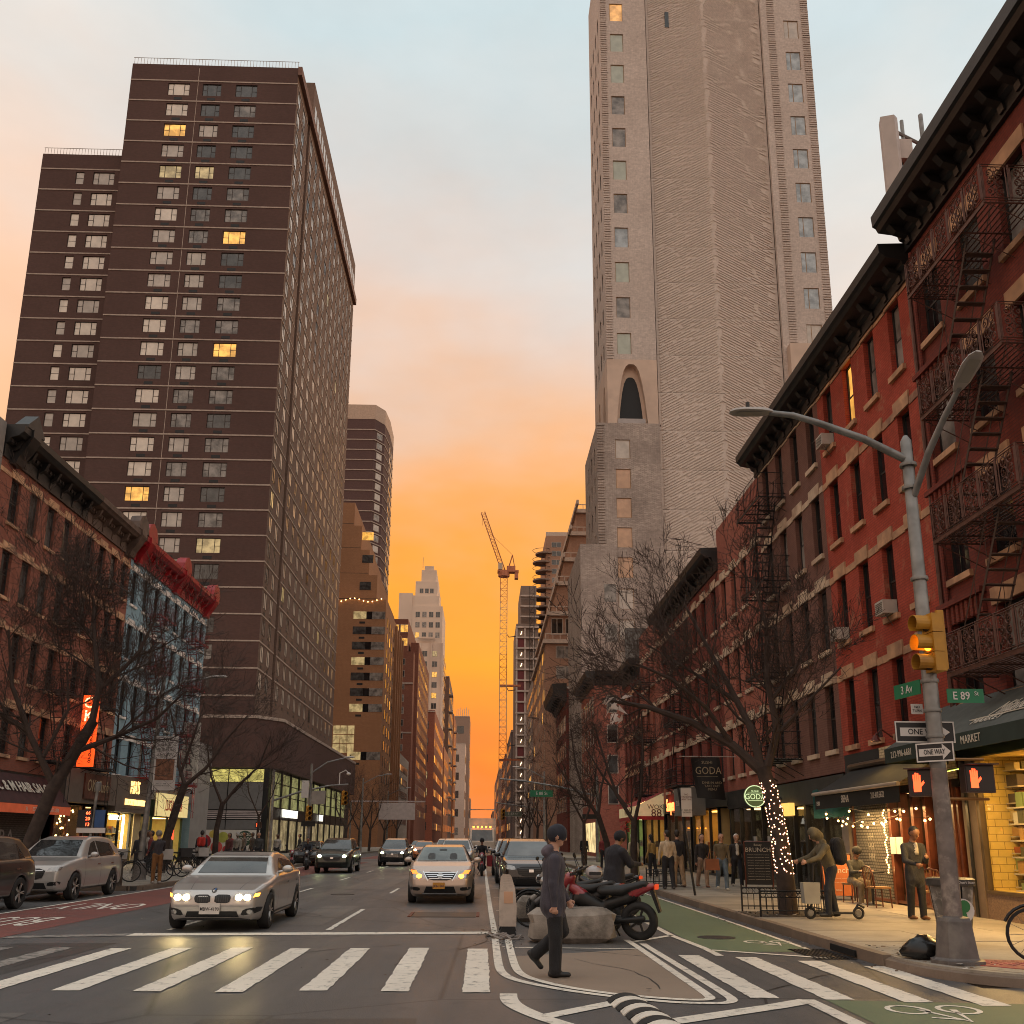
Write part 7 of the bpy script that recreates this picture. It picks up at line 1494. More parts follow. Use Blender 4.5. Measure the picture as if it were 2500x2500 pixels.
signal('distant yellow signal over the avenue right of the truck', (2.9, 139, 4.6), .3, 9, 1.6); one_way('distant one way sign on the right corner mast', (7.4, 66.7, 3.2), 1.0, .32, PI); MB().path([(9.5, 140, .15), (9.3, 140, 5.5), (6, 140, 6.3), (2, 140, 6.8)], .09, 5).build('signal_mast', STEEL); tag(bpy.data.objects['signal_mast.002'], 'distant signal mast leaning over the right lanes', 'signal mast')
for lb, x, y in (('distant lamp post on the left of the avenue', -12.9, 104), ('second distant lamp post on the left', -12.9, 132), ('distant lamp post on the right of the avenue', 5.9, 92)):
    d = thing('street_lamp', lb, 'street lamp', (x, y, .15)); s = 1 if x < 0 else -1; MB().path([(x, y, .15), (x, y, 8)], [.14, .08], 6).build('pole', STEEL, d); MB().path([(x, y, 7.4), (x + s * 1.5, y, 8.2), (x + s * 2.6, y, 8.4)], .05, 5).build('arm', STEEL, d); lamp_head((x + s * 2.4, y, 8.4), (s, 0, .03), d)
gb_ = thing('gantry_sign', 'pale horizontal board under a thin beam across the far left trees', 'sign', (-12, 118, 6)); MB().box(-16, 118, 6.0, -7.0, 118.2, 6.15).box(-12.6, 118, 3.9, -8.2, 118.1, 5.9).build('panel', M('pale_pink_board', (.5, .42, .4), .6), gb_); MB().tube((-16, 118.1, .15), (-16, 118.1, 6), .1).build('post', STEEL, gb_)
# bistro chairs and table outside the restaurant
RAT = M('cane', (.28, .15, .06), .6, 0, .2, 8)
def chair(label, c, rz):
    t = thing('bistro_chair', label, 'chair', c, rz, 'bistro chairs'); MB().box(-.21, -.21, .43, .21, .21, .47).build('seat', RAT, t, world=False)
    for x, y in ((-.18, -.18), (.18, -.18), (-.18, .18), (.18, .18)): MB().tube((x * 1.1, y * 1.1, 0), (x, y, .44), .017).build('leg', WOOD, t, world=False)
    MB().path([(-.2, .2, .45), (-.22, .24, .75), (-.15, .26, .9), (0, .27, .94), (.15, .26, .9), (.22, .24, .75), (.2, .2, .45)], .018, 6).build('back_frame', WOOD, t, world=False); bk = MB()
    for i in range(5): bk.tube((-.14 + i * .07, .21, .47), (-.14 + i * .07, .255, .9), .009, n=4)
    bk.build('back_slats', RAT, t, world=False)
chair('cane bistro chair facing the seated man', (9.25, 22.7, .15), 1.7); chair('cane bistro chair pushed against the wooden front', (9.7, 20.9, .15), 2.6); chair('cane bistro chair the seated man sits on', (9.35, 24.45, .15), -1.35)
tb_ = thing('bistro_table', 'small round table in front of the seated man', 'table', (9.45, 23.55, .15)); MB().lathe([(.3, .9), (.3, .93)], (9.45, 23.55, 0), n=18).build('tabletop', DARK, tb_); MB().tube((9.45, 23.55, .17), (9.45, 23.55, .9), .03).lathe([(.2, .15), (.18, .17)], (9.45, 23.55, 0), n=14).build('pedestal', BLACK, tb_)
# ================================================================ soft bodies: smooth union of rounded bones, meshed as one skin
def surfnet(V, lo, h):
    nx, ny, nz = V.shape; c = (nx - 1, ny - 1, nz - 1)
    acc = np.zeros(c + (3,)); cnt = np.zeros(c)
    S = V < 0
    base = np.stack(np.meshgrid(np.arange(c[0]), np.arange(c[1]), np.arange(c[2]), indexing='ij'), -1).astype(float)
    for ax in range(3):
        o = [a for a in range(3) if a != ax]
        for i in (0, 1):
            for j in (0, 1):
                off = [0, 0, 0]; off[o[0]] = i; off[o[1]] = j
                a = V[off[0]:off[0] + c[0], off[1]:off[1] + c[1], off[2]:off[2] + c[2]]
                of2 = list(off); of2[ax] += 1
                b = V[of2[0]:of2[0] + c[0], of2[1]:of2[1] + c[1], of2[2]:of2[2] + c[2]]
                m = (a < 0) != (b < 0); t = np.where(m, a / np.where(a == b, 1, a - b), 0); p = base + np.array(off, float); p[..., ax] += t
                acc[m] += p[m]; cnt += m
    act = cnt > 0; idx = -np.ones(c, int); idx[act] = np.arange(act.sum())
    verts = acc[act] / cnt[act][:, None] * h + np.array(lo); faces = []
    for ax in range(3):
        o = [a for a in range(3) if a != ax]; sl = [slice(1, -1)] * 3; sl[ax] = slice(0, -1); sl2 = list(sl); sl2[ax] = slice(1, None)
        A, B = S[tuple(sl)], S[tuple(sl2)]; e = np.argwhere(A != B)
        if not len(e): continue
        inside = A[tuple(e.T)]; e = e + 1; e[:, ax] -= 1
        def I(di, dj):
            q = e.copy(); q[:, o[0]] -= di; q[:, o[1]] -= dj; return idx[tuple(q.T)]
        a, b, cc, d = I(1, 1), I(0, 1), I(0, 0), I(1, 0); f = np.stack([a, b, cc, d], 1); fl = inside if ax != 1 else ~inside
        f[~fl] = f[~fl][:, ::-1]; faces.append(f)
    return verts, np.concatenate(faces)
def sdf_body(prims, h, k=.03):
    """prims: (a, b, ra, rb, material index[, squash xyz][, k]) capsules in metres"""
    P = np.array([[*(np.minimum(p[0], p[1]) - max(p[2], p[3])), *(np.maximum(p[0], p[1]) + max(p[2], p[3]))] for p in prims])
    lo = P[:, :3].min(0) - .06; hi = P[:, 3:].max(0) + .06; n = np.ceil((hi - lo) / h).astype(int) + 2
    V = np.full(n, .5); D = np.full(n, 9.); Mi = np.zeros(n, np.int8)
    for p in prims:
        a, b, ra, rb, mi = np.array(p[0], float), np.array(p[1], float), p[2], p[3], p[4]; sq = np.array(p[5] if len(p) > 5 and p[5] else (1, 1, 1), float); kk = p[6] if len(p) > 6 else k
        R = max(ra, rb) / sq.min() * 1.0 + .08; l = np.maximum(((np.minimum(a, b) - R - lo) / h).astype(int), 0); u = np.minimum(((np.maximum(a, b) + R - lo) / h).astype(int) + 2, n)
        if (u <= l).any(): continue
        g = np.stack(np.meshgrid(*[lo[i] + np.arange(l[i], u[i]) * h for i in range(3)], indexing='ij'), -1)
        d = (b - a); L2 = max(d @ d, 1e-9); t = np.clip(((g - a) @ d) / L2, 0, 1); q = (g - a - t[..., None] * d) * sq
        dist = np.sqrt((q * q).sum(-1)) - (ra + (rb - ra) * t); s = tuple(slice(l[i], u[i]) for i in range(3))
        hh = np.clip(.5 + .5 * (V[s] - dist) / kk, 0, 1); V[s] = V[s] * (1 - hh) + dist * hh - kk * hh * (1 - hh)
        db = dist - (p[7] if len(p) > 7 else 0); m = db < D[s]; D[s] = np.where(m, db, D[s]); Mi[s] = np.where(m, mi, Mi[s])
    v, f = surfnet(V, lo, h); cen = v[f].mean(1); gi = np.clip(np.round((cen - lo) / h).astype(int), 0, n - 1)
    return v, f, Mi[tuple(gi.T)]
def np_mesh(name, v, f, mi, mats, smooth=True):
    me = bpy.data.meshes.new(name); me.from_pydata(v.tolist(), [], f.tolist())
    for m in mats: me.materials.append(m)
    me.polygons.foreach_set('material_index', np.asarray(mi, np.int32)); me.polygons.foreach_set('use_smooth', np.ones(len(f), bool)); me.update(); return me
_cm = {}
def cloth(c, rough=.85):
    k = 'cloth_%02x%02x%02x' % tuple(int(255 * min(1, x)) for x in c)
    if k in _mc: return _mc[k]
    m, t, b = nodes(k); v = coords(t); mp = nd(t, 'ShaderNodeMapping'); mp.inputs['Scale'].default_value = (1, 1, .45); lk(t, v, mp.inputs[0]); fold = noise(t, mp.outputs[0], 11, 2, .5); wv = noise(t, v, 120, 1)
    lk(t, mixc(t, mrange(t, fold, .3, .7), tuple(x * .7 for x in c), tuple(min(1, x * 1.3) for x in c)), b.inputs['Base Color']); b.inputs['Roughness'].default_value = rough; b.inputs['Sheen Weight'].default_value = .04
    bump(t, b, mixc(t, .15, fold, wv), .9, .035); _mc[k] = m; return m
SKIN = [M('skin_light', (.46, .25, .17), .5, 0, .08), M('skin_tan', (.27, .135, .08), .5, 0, .08), M('skin_dark', (.10, .05, .03), .5, 0, .08)]
def person(label, loc, rz, top=(.05, .05, .06), legs=(.02, .02, .025), shoes=(.015, .015, .015), hair=(.02, .015, .012), skin=0, h=1.75, vox=.018, lean=0., head=(0., 0.), L=((8, 10), (-8, 6)), A=((5, 8, 20), (-5, 8, 20)), hat=None, hood=None, longhair=False, coat=0., seat=None, extra=(), group=None, fingers=False, waist_z=None, bulk=1., legw=1.12):
    """local frame: x to the person's right-hand side of a front view mirrored, y forward, z up. L: (thigh forward, knee bend) per leg in degrees; A: (forward, outward, elbow bend)"""
    s = h / 1.75; rd = math.radians; V3 = lambda *a: np.array(a, float) * s
    pel = V3(0, 0, .93) if waist_z is None else V3(0, 0, waist_z); pr = []
    SK, TP, LG, SH, HR, HT = range(6)
    # legs
    foot_min = 9
    for sd, (th, kn) in zip((-1, 1), L):
        hip = pel + V3(sd * .09, 0, -.02); t = rd(th); kd = np.array([sd * .03, math.sin(t), -math.cos(t)]); knee = hip + kd * .42 * s
        t2 = rd(th - kn); an = knee + np.array([0, math.sin(t2), -math.cos(t2)]) * .42 * s; ft = rd(th - kn) if kn > 25 and th - kn < -20 else 0.
        pr += [(hip, knee, .092 * s * legw, .07 * s * legw, LG), (knee, an, .068 * s * legw, .058 * s * legw, LG, None, .02)]
        fd = np.array([0, math.cos(ft), math.sin(ft)]); dn = np.array([0, math.sin(ft), -math.cos(ft)])
        heel = an + dn * .05 * s - fd * .05 * s; toe = an + dn * .058 * s + fd * .16 * s
        pr += [(an, an + dn * .045 * s, .043 * s, .045 * s, SH), (heel, toe, .043 * s, .034 * s, SH, (1, 1, 1.15))]
        foot_min = min(foot_min, (heel[2] - .045 * s), (toe[2] - .036 * s))
    pr += [(pel + V3(-.07, 0, -.01), pel + V3(.07, 0, -.01), .115 * s, .115 * s, LG, (1, 1.12, 1))]
    # torso
    l = rd(lean); ud = np.array([0, math.sin(l), math.cos(l)]); ch = pel + ud * .36 * s; nk = pel + ud * .545 * s; b = bulk
    pr += [(pel + ud * .03 * s, ch, .128 * s * b, .148 * s * b, TP, (.86, 1.22, 1)), (ch + V3(-.13, 0, .07), ch + V3(.13, 0, .07), .075 * s * b, .075 * s * b, TP), (ch, nk - ud * .03 * s, .12 * s * b, .06 * s, TP)]
    if coat: pr += [(pel + ud * .05 * s, pel - V3(0, 0, coat), .14 * s * b, .155 * s * b, TP, (.9, 1.12, 1), .028, .04)]
    # arms
    for sd, arm in zip((-1, 1), A):
        fw, ou, el = arm[:3]; sw = arm[3] if len(arm) > 3 else 0
        shd = ch + np.array([sd * .185 * s * (.5 + .5 * b), 0, .075 * s]); a = rd(fw); o = rd(ou); ad = np.array([sd * math.sin(o), math.sin(a) * math.cos(o), -math.cos(a) * math.cos(o)]); elb = shd + ad * .28 * s
        a2 = rd(fw + el); fd = np.array([-sd * math.sin(rd(sw)) + sd * math.sin(o) * .3, math.sin(a2) * math.cos(rd(sw)), -math.cos(a2) * math.cos(rd(sw))]); fd /= np.linalg.norm(fd); wr = elb + fd * .25 * s
        pr += [(shd, elb, .062 * s * b, .052 * s * b, TP), (elb, wr, .052 * s * b, .04 * s, TP, None, .02)]
        side = np.array([sd, 0., 0.]); side -= fd * (side @ fd); side /= np.linalg.norm(side) + 1e-9; nrm = np.cross(fd, side)
        palm = wr + fd * .075 * s; pr += [(wr, wr + fd * .03 * s, .028 * s, .03 * s, SK, None, .015)]
        if fingers:
            pr += [(wr + fd * .03 * s, palm, .027 * s, .03 * s, SK, None, .012)]
            acr = nrm
            for q, ln in zip((-.03, -.01, .01, .03), (.062, .075, .07, .055)):
                k0 = palm + acr * q * s; k1 = k0 + (fd * .8 - side * .5) * ln * .55 * s; k2 = k1 + (fd * .2 - side * .9) * ln * .5 * s; pr += [(k0, k1, .0115 * s, .0105 * s, SK, None, .005), (k1, k2, .0105 * s, .009 * s, SK, None, .005)]
            t0 = wr + fd * .035 * s + acr * .03 * s; t1 = t0 + (acr * .7 + fd * .7) * .04 * s; pr += [(t0, t1, .013 * s, .012 * s, SK, None, .006), (t1, t1 + (fd * .8 - side * .5) * .03 * s, .012 * s, .01 * s, SK, None, .006)]
        else:
            pr += [(wr + fd * .02 * s, palm, .032 * s, .034 * s, SK, None, .015), (palm, palm + (fd * .75 - side * .5) * .07 * s, .026 * s, .02 * s, SK, None, .015), (wr + fd * .04 * s, wr + fd * .085 * s + nrm * .035 * s, .016 * s, .013 * s, SK, None, .01)]
    # head
    ti, tu = rd(head[0]), rd(head[1]); hu = np.array([0, math.sin(l * .4 + ti), math.cos(l * .4 + ti)]); hf0 = np.array([0, math.cos(l * .4 + ti), -math.sin(l * .4 + ti)]); hs0 = np.array([1., 0, 0]); hf = hf0 * math.cos(tu) + hs0 * math.sin(tu); hs = hs0 * math.cos(tu) - hf0 * math.sin(tu)
    nb = nk + hu * .02 * s; hc = nb + hu * .155 * s + hf * .02 * s; H = lambda x, y, z: hc + (hs * x + hf * y + hu * z) * s
    pr += [(nk - ud * .04 * s, nb + hu * .06 * s, .055 * s, .052 * s, SK), (H(0, -.012, .02), H(0, .012, .025), .088 * s, .085 * s, SK), (H(0, .02, -.03), H(0, .045, -.075), .07 * s, .042 * s, SK, None, .03), (H(0, .09, .005), H(0, .115, -.025), .011 * s, .017 * s, SK, None, .012), (H(-.085, .0, .0), H(-.088, -.01, -.03), .014 * s, .011 * s, SK, None, .008), (H(.085, .0, .0), H(.088, -.01, -.03), .014 * s, .011 * s, SK, None, .008)]
    pr += [(H(x, .083, .012), H(x, .084, .012), .012 * s, .012 * s, HR, None, .003) for x in (-.033, .033)] + ([(H(-.018, .083, -.062), H(.018, .083, -.062), .006 * s, .006 * s, HR, None, .003)] if vox < .012 else [])
    if hat: pr += [(H(0, -.015, .05), H(0, .005, .07), .103 * s, .093 * s, HT), (H(0, -.03, .03), H(0, .03, .045), .1 * s, .098 * s, HT)]
    elif hood: pr += [(H(0, -.02, .02), H(0, -.01, .06), .122 * s, .105 * s, TP), (H(0, -.06, -.06), H(0, -.04, .0), .11 * s, .11 * s, TP), (nk + V3(-.06, -.05, 0), nk + V3(.06, -.05, 0), .07 * s, .07 * s, TP)]
    else: pr += [(H(0, -.03, .045), H(0, -.02, .055), .09 * s, .084 * s, HR, None, .02), (H(0, -.055, -.02), H(0, -.05, .04), .072 * s, .076 * s, HR, None, .02)]
    if longhair: pr += [(H(0, -.05, .0), H(0, -.07, -.2), .085 * s, .06 * s, HR)]
    for e in extra: pr.append((np.array(e[0]) * s + (pel - V3(0, 0, .93)) * 0, np.array(e[1]) * s, e[2] * s, e[3] * s, 6 + e[4], e[5] if len(e) > 5 else None))
    dz = -foot_min if seat is None else 0.
    v, f, mi = sdf_body(pr, vox, .028 * s); v[:, 2] += dz
    mats = [SKIN[skin], cloth(top), cloth(legs), M('shoe_%02x%02x%02x' % tuple(int(255 * x) for x in shoes), shoes, .5), M('hair_%02x%02x%02x' % tuple(int(255 * x) for x in hair), hair, .6, 0, .3, 30), cloth(hat or (.02, .02, .02))] + EXTRA_M
    t = thing('person', label, 'person', loc, rz, group); put(np_mesh('body', v, f, mi, mats), 'body', t, None, world=False)
    return t
EXTRA_M = [cloth((.012, .012, .014)), cloth((.5, .46, .4)), cloth((.45, .03, .02)), cloth((.16, .06, .03)), M('white_sole', (.5, .48, .45), .6), cloth((.10, .08, .10))]
PPL = 'people on the right pavement'; PL2 = 'people on the left pavement'
R_ = -PI / 2          # facing +X
person('man in dark beanie and slate hooded jacket striding across the island', (.9, 12.39, .004), R_, (.05, .045, .06), (.011, .011, .013), (.012, .012, .013), (.03, .02, .015), 0, 1.76, .0112, 2, (4, 0), ((16, 66), (3, 4)), ((12, 5, 18), (-5, 5, 8)), (.018, .019, .028), fingers=True, coat=.1, bulk=1.2, legw=1.28, extra=[((-.08, -.085, 1.46), (.08, -.085, 1.46), .06, .06, 5), ((-.075, -.05, 1.5), (.075, -.05, 1.5), .052, .052, 5)])
person('man in dark coat looking down at his phone by the wooden doors', (8.62, 19.3, .15), PI + .15, (.03, .03, .034), (.012, .012, .013), (.16, .07, .025), (.012, .01, .009), 1, 1.76, .014, 2, (24, -10), ((3, 3), (-3, 4)), ((12, 6, 95, 28), (15, 8, 60, 20)), None, coat=.16, fingers=True, bulk=1.08, extra=[((0, .13, 1.25), (0, .135, 1.42), .035, .03, 1)])
ph = MB().box(8.49, 18.9, 1.25, 8.56, 18.96, 1.262); tag(ph.build('phone', M('phone_black', (.02, .02, .025), .2)), 'phone held by the man in the dark coat', 'phone')
person('hooded man in olive jacket with backpack standing on an electric scooter', (6.95, 19.35, .19), PI / 2, (.12, .10, .06), (.02, .022, .03), (.03, .03, .03), (.02, .015, .012), 0, 1.72, .014, 20, (22, 0), ((16, 14), (-2, 8)), ((42, 8, 30), (45, 8, 28)), None, (.1, .09, .05), fingers=True, bulk=1.12, extra=[((-.07, -.17, 1.42), (-.07, -.2, 1.12), .12, .13, 0), ((.07, -.17, 1.42), (.07, -.2, 1.12), .12, .13, 0)])
person('seated man with cap and olive jacket at the little table', (9.35, 24.4, .15), PI + .25, (.05, .05, .045), (.2, .16, .11), (.4, .38, .35), (.02, .015, .012), 1, 1.72, .015, 12, (14, 0), ((84, 86), (78, 84)), ((35, 6, 60, 10), (35, 6, 60, 10)), (.02, .02, .022), seat=1, waist_z=.56, coat=0.)
person('old man with white hair and dark open jacket walking towards the camera', (8.45, 32.2, .15), PI, (.02, .018, .018), (.012, .012, .016), (.4, .36, .3), (.55, .52, .48), 0, 1.68, .018, 4, (4, 0), ((14, 8), (-12, 14)), ((10, 8, 12), (-10, 8, 12)), extra=[((0, .125, 1.1), (0, .125, 1.4), .05, .045, 1)])
person('woman in blue jeans and brown top walking towards the camera', (7.5, 30.4, .15), PI, (.13, .10, .06), (.10, .14, .19), (.5, .48, .42), (.06, .03, .018), 0, 1.68, .018, 2, (2, 0), ((14, 8), (-12, 14)), ((4, 8, 10), (-6, 8, 10)), None, None, True)
bgw = thing('handbag', 'rust coloured shoulder bag carried by the woman in jeans', 'bag', (7.15, 30.2, .75)); MB().prism([(-.22, 0), (.22, 0), (.19, .34), (-.19, .34)], 'y', -.07, .07).build('pouch', M('rust_leather', (.22, .07, .03), .6, 0, .2), bgw, world=False); MB().path([(-.12, 0, .33), (-.08, 0, .55), (.08, 0, .55), (.12, 0, .33)], .014, 5).build('strap', M('rust_leather'), bgw, world=False)
person('dark dressed woman half hidden behind the woman in jeans', (7.25, 32.0, .15), PI + .2, (.03, .025, .025), (.3, .2, .14), (.2, .08, .04), (.03, .02, .015), 0, 1.66, .02, 2, (0, 0), ((12, 8), (-10, 12)), ((6, 8, 10), (-6, 8, 10)), None, None, True)
person('man in cream sweater and black trousers seen from behind', (5.85, 30.6, .15), .1, (.48, .38, .27), (.015, .015, .02), (.06, .05, .05), (.02, .015, .012), 0, 1.76, .017, 2, (0, -30), ((8, 6), (-8, 8)), ((6, 12, 10), (-4, 10, 14)))
person('man in navy jacket and khaki trousers seen from behind', (6.45, 32.0, .15), .3, (.018, .018, .024), (.3, .2, .12), (.1, .06, .04), (.02, .015, .012), 0, 1.78, .018, 2, (0, 30), ((6, 4), (-8, 8)), ((2, 6, 8), (2, 6, 8)))
person('person in white cap and cream coat near the tree', (6.4, 41, .15), .4, (.55, .47, .34), (.33, .29, .14), (.2, .18, .15), (.4, .35, .3), 0, 1.7, .022, 2, (8, 0), hat=(.6, .55, .48))
person('dark haired person in mustard sweater beyond the cream sweater', (7.0, 40, .15), .8, (.4, .26, .09), (.02, .02, .025), (.3, .28, .25), (.015, .012, .01), 0, 1.68, .022, 2, (8, 0), longhair=True)
person('person in red plaid shirt at the far end of the right pavement', (6.5, 52, .15), PI, (.2, .03, .03), (.02, .02, .025), (.03, .03, .03), (.015, .012, .01), 1, 1.72, .025)
person('person in black walking at the far right corner', (6.3, 60, .15), PI, (.015, .015, .018), (.012, .012, .014), (.03, .03, .03), (.015, .012, .01), 1, 1.74, .026)
person('person in pale blue shirt crossing near the far right corner', (4.6, 61, .02), .3, (.4, .46, .48), (.05, .06, .09), (.3, .3, .3), (.02, .02, .02), 0, 1.74, .026)
person('man in tan trousers and dark top standing by the parked bicycles', (-10.95, 33.4, .15), .6, (.035, .03, .035), (.18, .08, .025), (.3, .28, .26), (.3, .26, .22), 0, 1.68, .018, 4, (10, 0), ((3, 3), (-3, 3)), ((25, 8, 60, 10), (30, 8, 50, 10)), (.22, .2, .16))
person('man in dark jacket with a bright red backpack seen from behind', (-13.4, 47, .15), .2, (.02, .022, .035), (.03, .03, .035), (.04, .04, .04), (.015, .012, .01), 1, 1.8, .022, 6, (10, 0), extra=[((-.08, -.16, 1.38), (-.08, -.16, 1.15), .1, .11, 2), ((.08, -.16, 1.38), (.08, -.16, 1.15), .1, .11, 2)])
for i, (x, y, c, lb, rz) in enumerate([(-12.9, 37.2, (.03, .03, .035), 'person in black crouched over the wrapped bicycle', .9), (-13.6, 40.5, (.16, .03, .03), 'person in maroon hooded top behind the delivery bicycles', 2.0), (-14.4, 42.4, (.28, .25, .22), 'person in pale jacket near the forked tree', 2.7), (-14.6, 45.5, (.12, .11, .1), 'person in grey with pale scarf behind the bicycles', .5), (-12.6, 49, (.10, .03, .03), 'person in dark red coat beside the red backpack man', 2.6), (-13.2, 53, (.25, .23, .2), 'person in patterned pale top near the fruit mural', 2.9), (-12.4, 54.5, (.05, .05, .05), 'person in black beside the patterned top', 3.3), (-13.8, 57, (.15, .12, .1), 'person in brown coat in front of the mural', 2.2), (-12.2, 58.5, (.3, .28, .25), 'person in white hooded top among the mural crowd', 3.0), (-11.9, 64, (.03, .03, .03), 'person in black waiting at the far left kerb', 1.6), (-18.0, 45.8, (.02, .02, .02), 'dark haired person standing by the sushi window', 1.2), (-14.5, 62, (.06, .05, .05), 'person standing by the dark corner pole', 2.4)]):
    person(lb, (x, y, .15), rz, c, (.02, .02, .025), (.05, .05, .05), (.02, .015, .012), i % 3, 1.7 + .03 * (i % 4), .026, group=PL2, longhair=i % 2 == 0, hat=(.4, .38, .35) if i == 5 else None)
# ================================================================ vehicles
def poly_sdf(P, Y, Z):
    P = np.array(P, float); d = np.full(Y.shape, 1e9); s = np.ones(Y.shape); n = len(P); j = n - 1
    for i in range(n):
        e = P[j] - P[i]; wy, wz = Y - P[i][0], Z - P[i][1]; t = np.clip((wy * e[0] + wz * e[1]) / (e @ e), 0, 1); d = np.minimum(d, (wy - e[0] * t) ** 2 + (wz - e[1] * t) ** 2)
        c1, c2, c3 = Z >= P[i][1], Z < P[j][1], e[0] * wz > e[1] * wy; s = np.where((c1 & c2 & c3) | (~c1 & ~c2 & ~c3), -s, s); j = i
    return s * np.sqrt(d)
def smax(a, b, k): h = np.clip(.5 - .5 * (b - a) / k, 0, 1); return b * (1 - h) + a * h + k * h * (1 - h)
def smin(a, b, k): return -smax(-a, -b, k)
def car_shell(sp, h=.032):
    L, W, H = sp['L'], sp['W'], sp['H']; y = np.arange(-.12, L + .12, h); x = np.arange(-W - .1, W + .1 + h, h); z = np.arange(.08, H + .12, h)
    Y2, Z2 = np.meshgrid(y, z, indexing='ij'); lo = poly_sdf(sp['low'], Y2, Z2); hi = poly_sdf(sp['top'], Y2, Z2)
    tf, tr = sp.get('taper', (.2, .16)); yf = np.clip((1.15 - Y2) / 1.15, 0, 1); yr = np.clip((Y2 - (L - 1.0)) / 1.0, 0, 1)
    w = W * (1 - tf * yf ** 2.4 - tr * yr ** 2.4) - .05 * (np.abs(Z2 - .66) / .42) ** 2.2
    wb = sp.get('belt', .95); wt = (W - .07) * (1 - .06 * yf - .10 * yr) - (Z2 - wb) * sp.get('tumble', .5)
    X = np.abs(x)[:, None, None]
    V = smax(lo[None], X - w[None], .09); V = smin(V, smax(hi[None], X - wt[None], .07), .025)
    for yc in sp['ax']:
        r = np.sqrt((Y2 - yc) ** 2 + (Z2 - sp['R']) ** 2) - (sp['R'] + .045); V = smax(V, -np.maximum(r[None], (W - .32) - X), .02)
    v, f = surfnet(V, (x[0], y[0], z[0]), h)
    return v, f
def in_poly(P, x, y):
    c = False; n = len(P); j = n - 1
    for i in range(n):
        if (P[i][1] > y) != (P[j][1] > y) and x < (P[j][0] - P[i][0]) * (y - P[i][1]) / (P[j][1] - P[i][1]) + P[i][0]: c = not c
        j = i
    return c
def round_poly(P, k=1):
    for _ in range(k):
        q = []
        for a, b in zip(P, P[1:] + P[:1]): q += [(a[0] * .8 + b[0] * .2, a[1] * .8 + b[1] * .2), (a[0] * .2 + b[0] * .8, a[1] * .2 + b[1] * .8)]
        P = q
    return P
def patch(bvh, P, ax, sg, off=.006, res=.06, th=0.):
    """lay a 2-D outline on the shell: ax 'y' = seen from the front, 'x' = from the side sg, 'z' = from above"""
    xs = [p[0] for p in P]; ys = [p[1] for p in P]; pts = [Vector(p) for p in P]; n = len(P)
    # subdivide the edges
    pts = []
    for a, b in zip(P, P[1:] + P[:1]):
        m = max(1, int(math.dist(a, b) / res)); pts += [Vector((a[0] + (b[0] - a[0]) * i / m, a[1] + (b[1] - a[1]) * i / m)) for i in range(m)]
    n = len(pts); edges = [(i, (i + 1) % n) for i in range(n)]; gx = min(xs) + res * .5
    while gx < max(xs):
        gy = min(ys) + res * .5
        while gy < max(ys):
            if in_poly(P, gx, gy) and min((Vector((gx, gy)) - q).length for q in pts[:n]) > res * .45: pts.append(Vector((gx, gy)))
            gy += res
        gx += res
    vo, _, fo, *_ = delaunay_2d_cdt(pts, edges, [], 1, 1e-5); out = []
    for p in vo:
        if ax == 'y': o, d = Vector((p.x, -3, p.y)), Vector((0, 1, 0))
        elif ax == 'x': o, d = Vector((sg * 4, p.x, p.y)), Vector((-sg, 0, 0))
        else: o, d = Vector((p.x, p.y, 5)), Vector((0, 0, -1))
        hit, nrm, _, _ = bvh.ray_cast(o, d)
        if hit is None: hit, nrm, _, _ = bvh.find_nearest(o + d * 3)
        out.append(tuple(hit + nrm * off))
    mb = MB(); mb.add(out, [tuple(t) for t in fo]); return mb
_wheels = {}
def wheel(parent, x, y, R, sd, rimm, style=5, w=.2):
    k = (R, sd, rimm.name, style)
    if k not in _wheels:
        t = MB().lathe([(R * .66, -w / 2), (R * .93, -w / 2), (R, -w * .36), (R, w * .36), (R * .93, w / 2), (R * .66, w / 2)], ax='x', n=28, cap=False).mesh('tyre', RUBBER, 40)
        o = sd * w * .42; r = MB().lathe([(R * .68, o), (R * .68, o - sd * .1), (R * .02, o - sd * .11)], ax='x', n=24, cap=False); r.lathe([(R * .68, o - sd * .01), (R * .68, o + sd * .012), (R * .61, o + sd * .012), (R * .61, o - sd * .02)], ax='x', n=24, cap=False)
        sp = MB().lathe([(R * .15, o - sd * .05), (R * .15, o + sd * .005), (R * .06, o + sd * .012)], ax='x', n=12)
        for i in range(style):
            for da in (-.13, .13):
                a = 2 * PI * i / style; p0 = Vector((o - sd * .005, math.cos(a) * R * .12, math.sin(a) * R * .12)); p1 = Vector((o + sd * .004, math.cos(a + da) * R * .64, math.sin(a + da) * R * .64)); sp.tube(p0, p1, R * .055, R * .04, n=5)
        _wheels[k] = (t, r.mesh('rim', M('dark_rim_well', (.03, .03, .03), .5)), sp.mesh('spokes', rimm))
    t, r, s = _wheels[k]; wv = put(t, 'wheel', parent, (x, y, R), world=False); put(r, 'rim', wv, None, world=False); put(s, 'spokes', wv, None, world=False); return wv
def paint(name, c, metal=.5, rough=.3): return M(name, c, rough, metal, .04, 1.5, coat=1.)
CARGL = Mglass('car_window_glass', (.016, .017, .018), .03, .3, spec=1.0); CARGR = Mglass('car_windscreen_glass', (.055, .054, .05), .05, .45, spec=1.0); TRIMB = M('black_plastic_trim', (.012, .012, .013), .45, 0, .2); LAMPG = M('lamp_cluster_glass', (.35, .34, .33), .08, .6, .2, 20, coat=1.)
